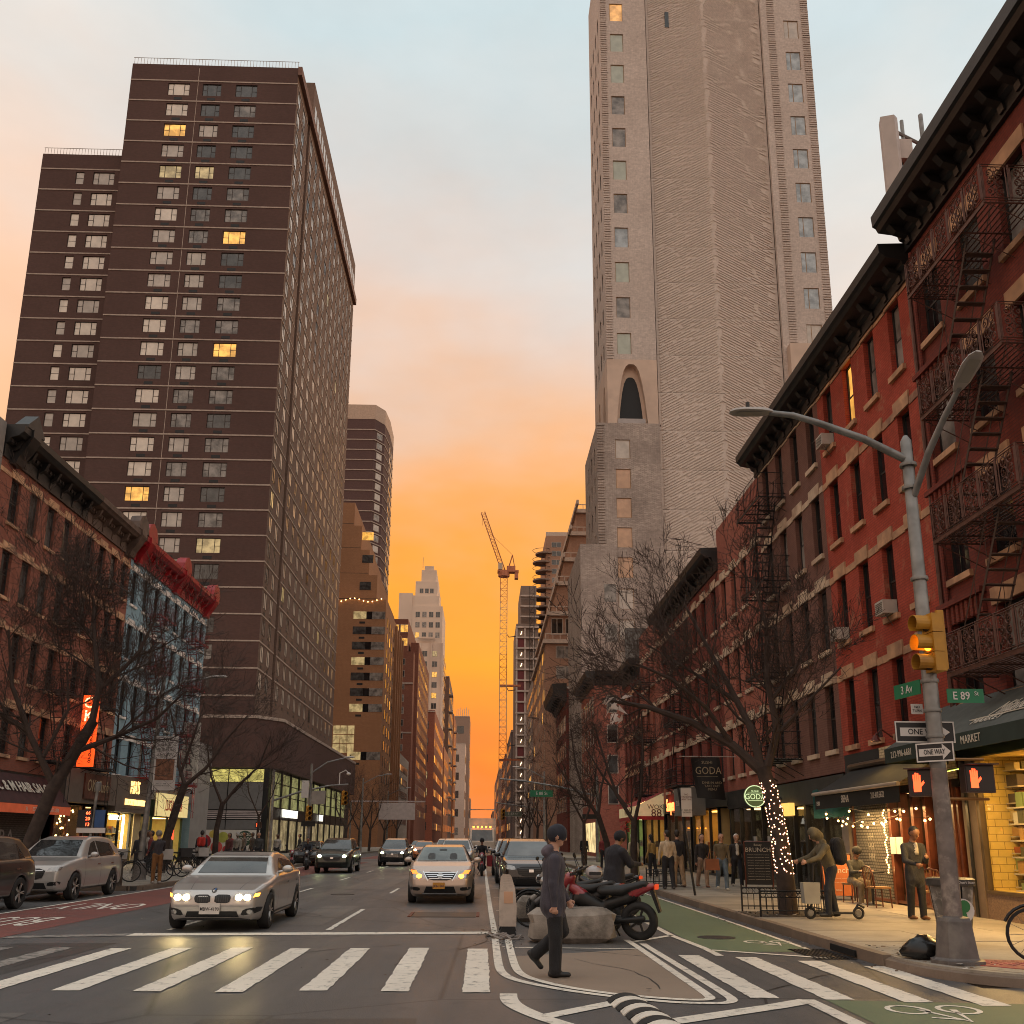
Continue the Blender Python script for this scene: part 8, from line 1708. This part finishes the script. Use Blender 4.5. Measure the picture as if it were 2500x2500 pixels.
HEAD = Memit('headlight_glow', (1, .80, .42), 26); HEAD.cycles.emission_sampling = 'AUTO'; AMBER = Memit('amber_indicator_glow', (1, .30, .02), 10); AMB2 = Memit('soft_amber_glow', (1, .22, .02), 1.6, (.4, .1, .02))
SEDAN = dict(L=4.62, W=.915, H=1.38, R=.325, ax=(.84, 3.64), belt=.93, tumble=.56, taper=(.2, .15), low=[(.05, .30), (0, .46), (.02, .62), (.12, .72), (.5, .82), (1.2, .92), (1.6, .95), (4.1, 1.0), (4.45, .98), (4.6, .86), (4.62, .5), (4.5, .24), (3.9, .19), (.4, .17), (.12, .2)], top=[(1.2, .86), (1.62, 1.12), (2.02, 1.30), (2.4, 1.37), (2.9, 1.38), (3.4, 1.31), (3.9, 1.13), (4.25, .97), (4.2, .8)])
SENTRA = dict(L=4.6, W=.88, H=1.49, R=.315, ax=(.9, 3.6), belt=.97, tumble=.48, taper=(.2, .16), low=[(.08, .26), (0, .45), (.02, .66), (.14, .80), (.6, .95), (1.05, 1.04), (1.5, 1.06), (4.2, 1.1), (4.5, 1.05), (4.6, .86), (4.6, .45), (4.5, .25), (.3, .18)], top=[(1.0, .95), (1.5, 1.22), (1.95, 1.42), (2.4, 1.49), (3.0, 1.49), (3.5, 1.4), (4.1, 1.14), (4.1, .9)])
SUV = dict(L=4.58, W=.925, H=1.68, R=.36, ax=(.9, 3.6), belt=1.06, tumble=.40, taper=(.2, .13), low=[(.06, .32), (0, .5), (.02, .78), (.12, .92), (.5, 1.02), (1.1, 1.1), (1.6, 1.12), (4.3, 1.16), (4.5, 1.1), (4.58, .85), (4.55, .45), (4.4, .28), (.3, .25), (.15, .26)], top=[(1.1, 1.0), (1.55, 1.34), (1.95, 1.58), (2.4, 1.67), (3.2, 1.68), (3.95, 1.62), (4.35, 1.35), (4.5, 1.0)])
_shells = {}
def car(label, loc, rz, spec, body, face, group=None, rim=None, h=.032, far=False, side=True):
    key = spec['L'], spec['H'], h
    if key not in _shells:
        v, f = car_shell(spec, h); _shells[key] = (v, f, BVHTree.FromPolygons([tuple(q) for q in v], [tuple(q) for q in f]))
    v, f, bvh = _shells[key]; t = thing('car', label, 'car', loc, rz, group); sp = spec
    put(np_mesh('body', v, f, np.zeros(len(f)), [body]), 'body', t, None, world=False)
    def pt(name, P, ax, m, sg=1, off=.006, res=.07, par=None): return patch(bvh, P, ax, sg, off, res).build(name, m, par or t, world=False, smooth=60)
    face(pt, t, sp)
    W, bl, H = sp['W'], sp['belt'], sp['H']
    for sd in (-1, 1):
        for ya in sp['ax']: wheel(t, sd * (W - .11), ya, sp['R'], sd, rim or M('alloy_rim', (.45, .43, .41), .3, .8, .1))
        if far and sd * loc[0] > 0: continue
        tp = sp['top']; y0, y1 = tp[0][0] + .52, tp[-2][0] - .28; zt = H - .13; zb = bl + .03
        mid = 2.55; pt('side_window', [(y0 + .05, zb), (mid - .04, zb + .02), (mid - .04, zt), (y0 + .55, zt - .07)], 'x', CARGL, sd, .006, .08); pt('side_window', [(mid + .04, zb + .02), (y1 - .15, zb + .06), (y1 - .45, zt - .07), (mid + .04, zt)], 'x', CARGL, sd, .006, .08)
        if not far:
            for yy in (1.45, 2.55, 3.5): pt('door_seam', [(yy, .34), (yy + .012, .34), (yy + .012, bl), (yy, bl)], 'x', TRIMB, sd, .003, .1)
            for yy in (2.3, 3.3): pt('door_handle', [(yy, bl - .16), (yy + .2, bl - .155), (yy + .2, bl - .125), (yy, bl - .13)], 'x', CHROME if body.name != 'black' else TRIMB, sd, .018, .05)
            pt('sill_trim', [(1.3, .22), (3.2, .22), (3.2, .3), (1.3, .3)], 'x', TRIMB, sd, .004, .15)
        mi_ = MB().ball((sd * (W + .08), y0 + .12, bl + .12), (.11, .07, .075), 12, 8).tube((sd * (W - .1), y0 + .14, bl + .06), (sd * (W + .04), y0 + .13, bl + .09), .025).build('mirror', body, t, world=False, smooth=60)
    return t
def plate(t, x, z, y, txt, m, lm, w=.31, h=.16):
    p = MB().box(x - w / 2, y - .012, z - h / 2, x + w / 2, y, z + h / 2).build('number_plate', m, t, world=False); text(txt, 'lettering', p, .085, (x, y - .014, z - .01), RN, lm, .001, world=False, sx=.85, bold=.001)
def f_bmw(pt, t, sp):
    pt('windscreen', [(-.66, .98), (.66, .98), (.56, 1.31), (-.56, 1.31)], 'y', CARGR)
    pt('sunroof', [(-.45, 2.45), (.45, 2.45), (.45, 3.2), (-.45, 3.2)], 'z', CARGL)
    for s in (-1, 1):
        k = lambda P: [(s * a, b) for a, b in P]
        g = pt('kidney_grille', round_poly(k([(.035, .50), (.30, .50), (.33, .60), (.30, .645), (.04, .645)])), 'y', TRIMB, 1, .008, .05)
        for i in range(6): x = s * (.07 + i * .04); pt('grille_slat', [(x, .52), (x + .008, .52), (x + .008, .63), (x, .63)], 'y', M('grille_slat', (.05, .05, .05), .4), 1, .014, .04, g)
        hl = pt('headlight', round_poly(k([(.36, .56), (.60, .53), (.78, .60), (.80, .67), (.62, .665), (.37, .63)])), 'y', LAMPG, 1, .008, .05)
        for x in (.47, .62): pt('lamp_glow', [(s * (x + .062 * math.cos(a * PI / 7)), .597 + .05 * math.sin(a * PI / 7)) for a in range(14)], 'y', HEAD, 1, .016, .05, hl)
        pt('indicator', k([(.72, .60), (.79, .62), (.80, .67), (.74, .66)]), 'y', AMBER, 1, .014, .04, hl)
        pt('air_intake', round_poly(k([(.50, .28), (.80, .33), (.84, .44), (.56, .40)])), 'y', TRIMB, 1, .006, .05); pt('fog_lamp', [(s * (.67 + .05 * math.cos(a * PI / 6)), .355 + .04 * math.sin(a * PI / 6)) for a in range(12)], 'y', LAMPG, 1, .012, .05)
    pt('lower_intake', [(-.48, .26), (.48, .26), (.44, .36), (-.44, .36)], 'y', TRIMB); pt('splitter', [(-.82, .205), (.82, .205), (.5, .245), (-.5, .245)], 'y', M('dark_grey_trim', (.05, .05, .052), .5))
    bd = pt('round_badge', [(.045 * math.cos(a * PI / 8), .715 + .035 * math.sin(a * PI / 8)) for a in range(16)], 'y', SBLACK, 1, .01, .05); pt('badge_quarter', [(0, .715), (.03, .715), (.02, .738), (0, .742)], 'y', M('badge_blue', (.05, .15, .4), .4), 1, .014, .04, bd); pt('badge_quarter', [(0, .715), (-.03, .715), (-.02, .692), (0, .688)], 'y', SWHITE, 1, .014, .04, bd)
    plate(t, -.03, .41, -.03, 'MBW-4190', M('plate_white', (.6, .56, .52), .5), SBLACK, .36, .19)
    for s in (-1, 1): pt('bonnet_crease', [(s * .42, .1), (s * .435, .1), (s * .56, 1.15), (s * .545, 1.15)], 'z', M('bonnet_shade_line', (.2, .19, .18), .4, .5), 1, .003, .1)
def f_nissan(pt, t, sp):
    pt('windscreen', [(-.68, 1.07), (.68, 1.07), (.55, 1.42), (-.55, 1.42)], 'y', Mglass('greenish_windscreen', (.12, .13, .115), .05, .5, spec=1.0)); pt('number_of_mirror', [(-.1, 1.33), (.1, 1.33), (.1, 1.37), (-.1, 1.37)], 'y', TRIMB, 1, .012).name = 'rear_view_mirror'
    for x in (-.3, .3): pt('headrest', round_poly([(x - .11, 1.1), (x + .11, 1.1), (x + .09, 1.26), (x - .09, 1.26)]), 'y', M('dim_seat', (.045, .045, .045), .6), 1, .009, .05)
    gr = pt('grille', round_poly([(-.30, .60), (.30, .60), (.44, .81), (-.44, .81)]), 'y', TRIMB, 1, .008, .06)
    for i in range(4): z = .635 + i * .045; w = .29 + i * .035; pt('grille_bar', [(-w, z), (w, z), (w, z + .018), (-w, z + .018)], 'y', CHROME, 1, .02, .08, gr)
    for s in (-1, 1): pt('grille_edge', [(s * .30, .59), (s * .33, .59), (s * .47, .82), (s * .44, .82)], 'y', CHROME, 1, .016, .06, gr)
    bd = pt('round_badge', [(.075 * math.cos(a * PI / 8), .705 + .065 * math.sin(a * PI / 8)) for a in range(16)], 'y', M('dull_chrome', (.35, .33, .31), .3, .9), 1, .03, .05); pt('badge_bar', [(-.08, .69), (.08, .69), (.08, .72), (-.08, .72)], 'y', CHROME, 1, .036, .05, bd)
    for s in (-1, 1):
        k = lambda P: [(s * a, b) for a, b in P]; hl = pt('headlight', round_poly(k([(.44, .66), (.62, .64), (.78, .74), (.80, .87), (.66, .86), (.48, .80)])), 'y', LAMPG, 1, .01, .05)
        pt('indicator', [(s * (.55 + .07 * math.cos(a * PI / 7)), .70 + .05 * math.sin(a * PI / 7)) for a in range(14)], 'y', AMBER, 1, .018, .05, hl); pt('indicator_spill', k([(.56, .74), (.72, .76), (.78, .85), (.64, .84)]), 'y', AMB2, 1, .014, .05, hl)
        pt('fog_recess', round_poly(k([(.52, .34), (.78, .36), (.80, .44), (.52, .43)])), 'y', TRIMB, 1, .006, .05)
    pt('lower_intake', [(-.42, .29), (.42, .29), (.36, .45), (-.36, .45)], 'y', TRIMB); pt('chrome_strip', [(-.45, .26), (.45, .26), (.45, .285), (-.45, .285)], 'y', CHROME, 1, .012)
    plate(t, -.03, .47, -.05, 'JKE-1568', M('plate_gold', (.55, .25, .03), .5), M('plate_navy', (.02, .02, .08), .5))
def f_suv(lit, gl=None, chrome=False, glow=None, plate_txt=None):
    def fn(pt, t, sp):
        zb = sp['belt']; H = sp['H']
        pt('windscreen', [(-.70, zb + .08), (.70, zb + .08), (.58, H - .11), (-.58, H - .11)], 'y', gl or CARGR)
        gr = pt('grille', round_poly([(-.36, .56), (.36, .56), (.46, .84), (-.46, .84)]), 'y', TRIMB, 1, .008, .06)
        for i in range(4): z = .60 + i * .06; pt('grille_bar', [(-.38, z), (.38, z), (.38, z + .012), (-.38, z + .012)], 'y', CHROME if chrome else M('dark_chrome', (.10, .10, .10), .3, .8), 1, .016, .08, gr)
        for s in (-1, 1):
            k = lambda P: [(s * a, b) for a, b in P]; hl = pt('headlight', round_poly(k([(.47, .74), (.78, .78), (.80, .90), (.50, .86)])), 'y', LAMPG, 1, .01, .06)
            if lit: pt('lamp_glow', [(s * (.60 + .09 * math.cos(a * PI / 6)), .80 + .06 * math.sin(a * PI / 6)) for a in range(12)], 'y', glow or HEAD, 1, .02, .06, hl)
            pt('fog_recess', round_poly(k([(.50, .40), (.78, .42), (.80, .52), (.54, .5)])), 'y', TRIMB, 1, .006, .06)
        pt('lower_intake', [(-.5, .33), (.5, .33), (.44, .48), (-.44, .48)], 'y', TRIMB); pt('badge', [(-.07, .68), (.07, .68), (.07, .76), (-.07, .76)], 'y', CHROME, 1, .024, .05)
        if plate_txt: plate(t, 0, .52, -.04, plate_txt, M('plate_white'), SBLACK)
    return fn
SILV = paint('silver_paint', (.52, .49, .46), .55, .32); SILV2 = paint('warm_silver_paint', (.55, .43, .35), .55, .33); PEARL = paint('pearl_paint', (.46, .44, .42), .3, .3); BLKP = paint('black_paint', (.012, .012, .014), .2, .2); GREYP = paint('dark_grey_paint', (.055, .052, .05), .5, .3); DGRN = paint('dark_green_paint', (.03, .04, .03), .4, .3)
bmw = car('silver coupe saloon with headlights on rolling up to the crosswalk', (-4.86, 18.0, 0), .02, SEDAN, SILV, f_bmw, h=.026); nis = car('silver saloon with amber indicators glowing stopped in the middle lane', (-1.08, 25.6, 0), 0, SENTRA, SILV2, f_nissan, h=.03)
maz = car('pale pearl crossover parked beside the left pavement', (-11.85, 26.0, 0), .01, SUV, PEARL, f_suv(False, CARGL, True), h=.034)
suvL = car('dark grey crossover cut off by the left edge', (-11.8, 20.0, 0), 0, SUV, GREYP, f_suv(False, CARGL), h=.034)
blk = car('black crossover with sharp grille parked past the white delineators', (1.5, 29.6, 0), 0, SUV, BLKP, f_suv(False, Mglass('blue_grey_windscreen', (.13, .14, .14), .05, .3, spec=1.0)), h=.034); blk2 = car('second black crossover parked behind the first on the right', (1.45, 37, 0), 0, SUV, BLKP, f_suv(False), h=.034); car('third parked car half hidden behind the black crossovers', (1.4, 45, 0), 0, SUV, PEARL, f_suv(False), h=.034, far=True)
G_HEAD = Memit('greenish_headlight_glow', (.9, 1, .45), 24); G_HEAD.cycles.emission_sampling = 'AUTO'
car('dark green crossover with greenish headlights approaching in the left lane', (-7.3, 47.8, 0), 0, SUV, DGRN, f_suv(True, None, False, G_HEAD), h=.034); car('black sport utility with bright headlights behind the dark green one', (-5.5, 60, 0), 0, SUV, BLKP, f_suv(True, None, True, G_HEAD), h=.034, far=True)
car('dark saloon hidden in the left kerb lane beyond the crossing', (-10.8, 60, 0), 0, SENTRA, BLKP, f_suv(False), h=.03, far=True); car('orange cab with lights on further up the avenue', (-4.6, 76, 0), 0, SENTRA, paint('cab_orange', (.5, .14, .02), .1), f_suv(True), h=.03, far=True); car('white car with lights on further up the avenue', (-3.2, 84, 0), 0, SUV, PEARL, f_suv(True), h=.034, far=True); car('pale van queued in the middle lane far ahead', (-1.4, 64, 0), 0, SUV, PEARL, f_suv(False), h=.034, far=True); car('grey car queued behind the silver saloon', (-1.3, 48, 0), 0, SUV, SILV, f_suv(False), h=.034, far=True); car('distant car with headlights in the left lane', (-6.6, 100, 0), 0, SENTRA, GREYP, f_suv(True), h=.03, far=True)
for c in (bmw,):
    for x in (-.55, .55):
        l = bpy.data.lights.new('headlamp', 'SPOT'); l.energy = 17; l.color = (1, .72, .28); l.spot_size = math.radians(95); l.spot_blend = 1; l.shadow_soft_size = .08; o = bpy.data.objects.new('headlamp', l); C.objects.link(o); o.parent = c; o.location = (x, -.1, .6); o.rotation_euler = (math.radians(-80), 0, 0)
# box truck far ahead
tk = thing('box_truck', 'white box truck with amber roof lamps far ahead in the avenue', 'truck', (-.4, 92, 0)); MB().box(-1.3, 93.5, .9, 1.3, 99, 3.6).build('box', M('truck_white', (.55, .45, .36), .6), tk); MB().prism([(92.0, .5), (91.9, 1.4), (92.3, 2.6), (93.4, 2.7), (93.4, .5)], 'x', -1.15, 1.15).build('cab', M('truck_white'), tk); MB().add([(-1.0, 91.93, 1.5), (1.0, 91.93, 1.5), (.95, 92.24, 2.5), (-.95, 92.24, 2.5)], [(0, 1, 2, 3)]).build('windscreen', CARGR, tk)
for i in range(5): MB().box(-.9 + i * .4, 92.2, 2.72, -.75 + i * .4, 92.35, 2.82).build('roof_lamp', AMBER, tk)
for x in (-1.0, 1.0):
    for y in (92.8, 97.5): MB().lathe([(.48, -.13), (.48, .13)], (x, y, .48), 'x', 16).build('wheel', RUBBER, tk)
MB().path([(-1.3, 93, 3.6), (-1.3, 93, 4.4), (1.3, 93, 4.4), (1.6, 93, 3.4)], .06, 5).build('rack', STEEL, tk)
# ---------------------------------------------------------------- two-wheelers
def torus(mb, c, R, r, ax='x', n=24, m=6, sc=1.):
    vs = []
    for i in range(n):
        a = 2 * PI * i / n
        for k in range(m):
            b = 2 * PI * k / m; q = R + r * math.cos(b); u, v, w = q * math.cos(a), q * math.sin(a), r * math.sin(b) * sc; vs.append((c[0] + w, c[1] + u, c[2] + v))
    return mb.add(vs, [(i * m + k, ((i + 1) % n) * m + k, ((i + 1) % n) * m + (k + 1) % m, i * m + (k + 1) % m) for i in range(n) for k in range(m)])
def bicycle(label, loc, rz, fm, rack=True, crate=None, ebike=False, lean=0.):
    """front wheel at -y, along y; x is sideways"""
    t = thing('bicycle', label, 'bicycle', loc, rz, 'parked bicycles'); t.rotation_euler = (0, lean, rz); R = .34
    for y, nm in ((-.53, 'front_wheel'), (.53, 'rear_wheel')):
        w = torus(MB(), (0, y, R), R - .02, .022).build(nm, RUBBER, t, world=False, smooth=60); sp = MB()
        for i in range(14): a = 2 * PI * i / 14; sp.tube((0, y, R), (0, y + (R - .03) * math.cos(a), R + (R - .03) * math.sin(a)), .0035, n=3)
        sp.lathe([(.035, -.04), (.035, .04)], (0, y, R), 'x', 8).build('spokes', STEEL, w, world=False); MB().path([(0, y + (R + .03) * math.cos(a), R + (R + .03) * math.sin(a)) for a in (np.linspace(.3, 2.6, 9) if y > 0 else np.linspace(.6, 2.7, 9))], .02, 4).build('mudguard', BLACK, t, world=False)
    f = MB()
    for a, b in (((0, -.35, .78), (0, .08, .3)), ((0, .08, .3), (0, .2, .85)), ((0, -.33, .72), (0, .18, .78)), ((0, .08, .3), (0, .53, R)), ((0, .2, .78), (0, .53, R)), ((0, -.36, .85), (0, -.53, R))): f.tube(a, b, .022, n=6)
    f.build('frame', fm, t, world=False); MB().prism([(.08, .9), (.38, .88), (.38, .95), (.1, .95)], 'x', -.07, .07).build('saddle', BLACK, t, world=False); MB().path([(-.3, -.25, 1.02), (-.15, -.36, 1.02), (0, -.38, .98), (.15, -.36, 1.02), (.3, -.25, 1.02)], .016, 6).tube((0, -.36, .82), (0, -.38, 1.0), .018).build('handlebar', BLACK, t, world=False); MB().lathe([(.09, -.01), (.09, .01)], (0, .08, .3), 'x', 12).build('chainring', STEEL, t, world=False)
    if rack:
        rk = MB()
        for x in (-.07, 0, .07): rk.tube((x, .25, .74), (x, .78, .74), .008, n=4)
        for y in (.3, .5, .75): rk.tube((-.08, y, .74), (.08, y, .74), .008, n=4)
        rk.tube((-.07, .53, R), (-.08, .6, .74), .008, n=4).tube((.07, .53, R), (.08, .6, .74), .008, n=4).build('rack', BLACK, t, world=False)
    if ebike: MB().box(-.06, .3, .62, .06, .78, .72).build('battery', DARK, t, world=False)
    if crate: MB().box(-.2, .38, .75, .2, .8, 1.1).build('crate', crate, t, world=False)
    return t
GREYPL = M('grey_plastic_wrap', (.4, .38, .36), .5, 0, .2)
bicycle('electric delivery bicycle with rear rack cut off by the right edge', (7.62, 12.45, .15), -PI / 2 - .25, BLACK, True, None, True); bicycle('black bicycle leaning on the left lamp post', (-12.9, 35.2, .15), .35, BLACK, True, GREYPL, False, .08); bicycle('long delivery bicycle with wrapped handlebars beside the tan trousers man', (-11.6, 34.4, .15), -1.2, BLACK, True, GREYPL, True); bicycle('second delivery bicycle with black carrier box on the left pavement', (-12.2, 38.6, .15), -1.0, BLACK, True, DARK, True); bicycle('bicycle with white basket parked past the delivery bicycles', (-12.0, 40.3, .15), -.9, BLACK, True, GREYPL); bicycle('dark bicycle locked beside the forked tree', (-12.9, 45.2, .15), -1.1, BLACK, True, None, True); bicycle('bicycle standing among the far left crowd', (-12.4, 43, .15), -.8, BLACK, True, None)
def moto(label, loc, rz, body, seat=(.015, .015, .015), vox=.018, lean=0.):
    """front at -y"""
    t = thing('motorcycle', label, 'motorcycle', loc, rz, 'motorcycles and mopeds'); t.rotation_euler = (0, lean, rz); R = .30
    for y, nm in ((-.66, 'front_wheel'), (.62, 'rear_wheel')):
        w = torus(MB(), (0, y, R), R - .06, .065, n=28, m=8).build(nm, RUBBER, t, world=False, smooth=60); sp = MB().lathe([(.06, -.05), (.06, .05)], (0, y, R), 'x', 12).lathe([(R - .1, -.03), (R - .1, .03), (R - .13, .03), (R - .13, -.03)], (0, y, R), 'x', 24, False)
        for i in range(5): a = 2 * PI * i / 5; sp.tube((0, y, R), (0, y + (R - .11) * math.cos(a), R + (R - .11) * math.sin(a)), .02, n=5)
        sp.build('rim', DARK, w, world=False)
    A = np.array; P = lambda a, b, ra, rb, m, sq=None: (A(a, float), A(b, float), ra, rb, m, sq)
    pr = [P((0, -.5, .82), (0, -.3, .7), .075, .085, 0), P((0, -.3, .66), (0, .05, .5), .1, .09, 1), P((0, -.36, .62), (0, .1, .42), .11, .1, 1), P((-.1, .0, .36), (.1, .0, .36), .12, .12, 1), P((0, .15, .55), (0, .55, .68), .1, .08, 1), P((0, .55, .74), (0, .86, .84), .09, .05, 0), P((0, .05, .76), (0, .35, .77), .1, .11, 2, (.8, 1, 1.3)), P((0, .35, .78), (0, .72, .88), .11, .07, 2, (.8, 1, 1.5)), P((0, .1, .32), (.02, .62, .32), .06, .05, 1), P((.12, .1, .28), (.14, .7, .36), .035, .05, 1), P((0, -.62, .62), (0, -.78, .5), .05, .07, 0, (.7, 1, 1)), P((0, -.5, .95), (0, -.56, .88), .1, .09, 0, (.8, 1, 1))]
    v, f, mi = sdf_body(pr, vox, .04); put(np_mesh('bodywork', v, f, mi, [body, M('black_engine', (.015, .015, .015), .45, .3, .2, 10), M('moped_seat', seat, .6)]), 'bodywork', t, None, world=False)
    MB().tube((-.09, -.66, R), (-.07, -.48, .95), .025).tube((.09, -.66, R), (.07, -.48, .95), .025).build('fork', STEEL, t, world=False); MB().path([(-.36, -.32, 1.06), (-.15, -.45, 1.02), (.15, -.45, 1.02), (.36, -.32, 1.06)], .018, 6).build('handlebar', BLACK, t, world=False)
    for s in (-1, 1): MB().tube((s * .25, -.42, 1.04), (s * .32, -.5, 1.25), .007, n=4).ball((s * .33, -.5, 1.28), (.06, .02, .04)).build('mirror', BLACK, t, world=False)
    MB().ball((0, -.66, .88), (.09, .06, .09), 12, 8).build('headlamp', LAMPG, t, world=False, smooth=60); MB().box(-.07, .9, .8, .07, .95, .87).build('tail_lamp', M('red_tail_lens', (.4, .03, .02), .2, em=(1, .1, .02), es=.4), t, world=False); MB().prism([(.88, .8), (.98, .45), (.94, .44), (.82, .78)], 'x', -.07, .07).build('rear_mudguard', BLACK, t, world=False); MB().path([(-.05, .2, .22), (-.22, .25, .02)], .015, 5).build('side_stand', BLACK, t, world=False)
    return t
REDP = paint('red_motorcycle_paint', (.24, .01, .016), .1, .3)
m1 = moto('red and black motorcycle parked across the island behind the granite block', (2.07, 17.0, 0), -PI / 2 - .34, REDP, vox=.015, lean=.1); m1.scale = (1.06, 1.06, 1.06)
moto('second dark motorcycle parked behind the red one', (1.75, 18.3, 0), -PI / 2 - .5, M('dark_moped_paint', (.05, .05, .055), .4, coat=.5)); moto('moped with pale leg shield among the parked motorcycles', (1.7, 19.4, 0), -PI / 2 - .6, M('grey_moped_paint', (.3, .28, .26), .4, coat=.5)); moto('dark moped behind the man in the black parka', (2.7, 22.2, 0), -PI / 2 - .4, BLKP)
person('delivery rider in black hooded parka standing between the motorcycles', (2.65, 19.6, 0), -1.1, (.016, .016, .022), (.012, .012, .013), (.02, .02, .02), (.01, .01, .01), 1, 1.78, .016, 8, (16, 0), ((5, 4), (-4, 4)), ((35, 10, 55, 15), (35, 10, 55, 15)), (.015, .015, .018), bulk=1.5, coat=.12)
hm = thing('helmet', 'silver grey motorcycle helmet resting on the red motorcycle', 'helmet', (1.95, 17.0, 1.0)); MB().ball((0, 0, .1), (.15, .17, .12), 16, 10).build('shell', M('helmet_grey', (.36, .34, .34), .35, 0, .15, coat=.6), hm, world=False, smooth=60); MB().prism([(-.1, .06), (.1, .06), (.1, .11), (-.1, .11)], 'y', -.175, -.15).build('visor', SBLACK, hm, world=False); MB().path([(.05, -.1, .2), (.12, -.02, .17), (.1, .08, .16)], .012, 4).build('stripe', M('helmet_orange', (.5, .15, .05), .4), hm, world=False)
bicycle('bicycle with wicker front standing behind the walking man', (1.45, 18.9, 0), PI / 2 - .3, BLACK, False)
moto('moped ridden in the middle lane beside the silver saloon', (.0, 46, 0), 0, REDP, vox=.022); person('rider in black on the moped beside the silver saloon', (.0, 46.05, 0), PI, (.012, .012, .014), (.012, .012, .013), (.02, .02, .02), (.01, .01, .01), 1, 1.72, .022, 10, (6, 0), ((70, 80), (70, 80)), ((45, 12, 25), (45, 12, 25)), (.012, .012, .012), seat=1, waist_z=.88)
bx_ = thing('delivery_bag', 'red delivery bag hanging beside the middle lane moped', 'bag', (.45, 46.2, .4)); MB().prism([(-.2, 0), (.2, 0), (.22, .5), (-.22, .5)], 'y', -.15, .15).build('pouch', M('red_bag', (.35, .03, .04), .7), bx_, world=False); MB().tube((-.15, 0, .5), (.15, 0, .5), .015).build('handle', BLACK, bx_, world=False)
moto('moped with a rider in the red bus lane on the left', (-9.4, 53, 0), .1, M('dark_moped_paint'), vox=.022); person('rider in dark jacket on the bus lane moped', (-9.4, 53.05, 0), PI, (.02, .022, .028), (.015, .015, .017), (.02, .02, .02), (.01, .01, .01), 1, 1.72, .022, 8, (4, 0), ((70, 80), (70, 80)), ((45, 12, 25), (45, 12, 25)), seat=1, waist_z=.88)
moto('red shared moped standing at the far left corner', (-10.4, 53.8, 0), .2, REDP, vox=.022)
# electric scooter under the hooded man
es = thing('electric_scooter', 'black electric kick scooter ridden by the hooded man', 'scooter', (6.95, 19.35, .15), PI / 2)
for y in (.46, -.5): w = torus(MB(), (0, y, .12), .095, .025, n=18).build('wheel', RUBBER, es, world=False, smooth=60); MB().lathe([(.06, -.02), (.06, .02)], (0, y, .12), 'x', 12).build('hub', STEEL, w, world=False)
MB().box(-.08, -.4, .1, .08, .32, .14).build('deck', DARK, es, world=False); MB().path([(0, .46, .12), (0, .42, .3), (0, .34, 1.05)], .022, 6).build('stem', DARK, es, world=False); MB().tube((-.25, .34, 1.06), (.25, .34, 1.06), .016).build('handlebar', BLACK, es, world=False); MB().path([(0, -.4, .14), (0, -.5, .28), (0, -.62, .22)], .025, 5).build('mudguard', BLACK, es, world=False)
sbg = thing('shopping_bag', 'grey shopping bag hanging from the scooter stem', 'bag', (6.5, 19.3, .45)); MB().prism([(-.15, 0), (.15, 0), (.17, .4), (-.17, .4)], 'y', -.1, .1).build('pouch', M('grey_bag', (.3, .29, .26), .7, 0, .15), sbg, world=False); MB().path([(-.08, 0, .39), (0, 0, .58), (.08, 0, .39)], .01, 4).build('handle', BLACK, sbg, world=False)
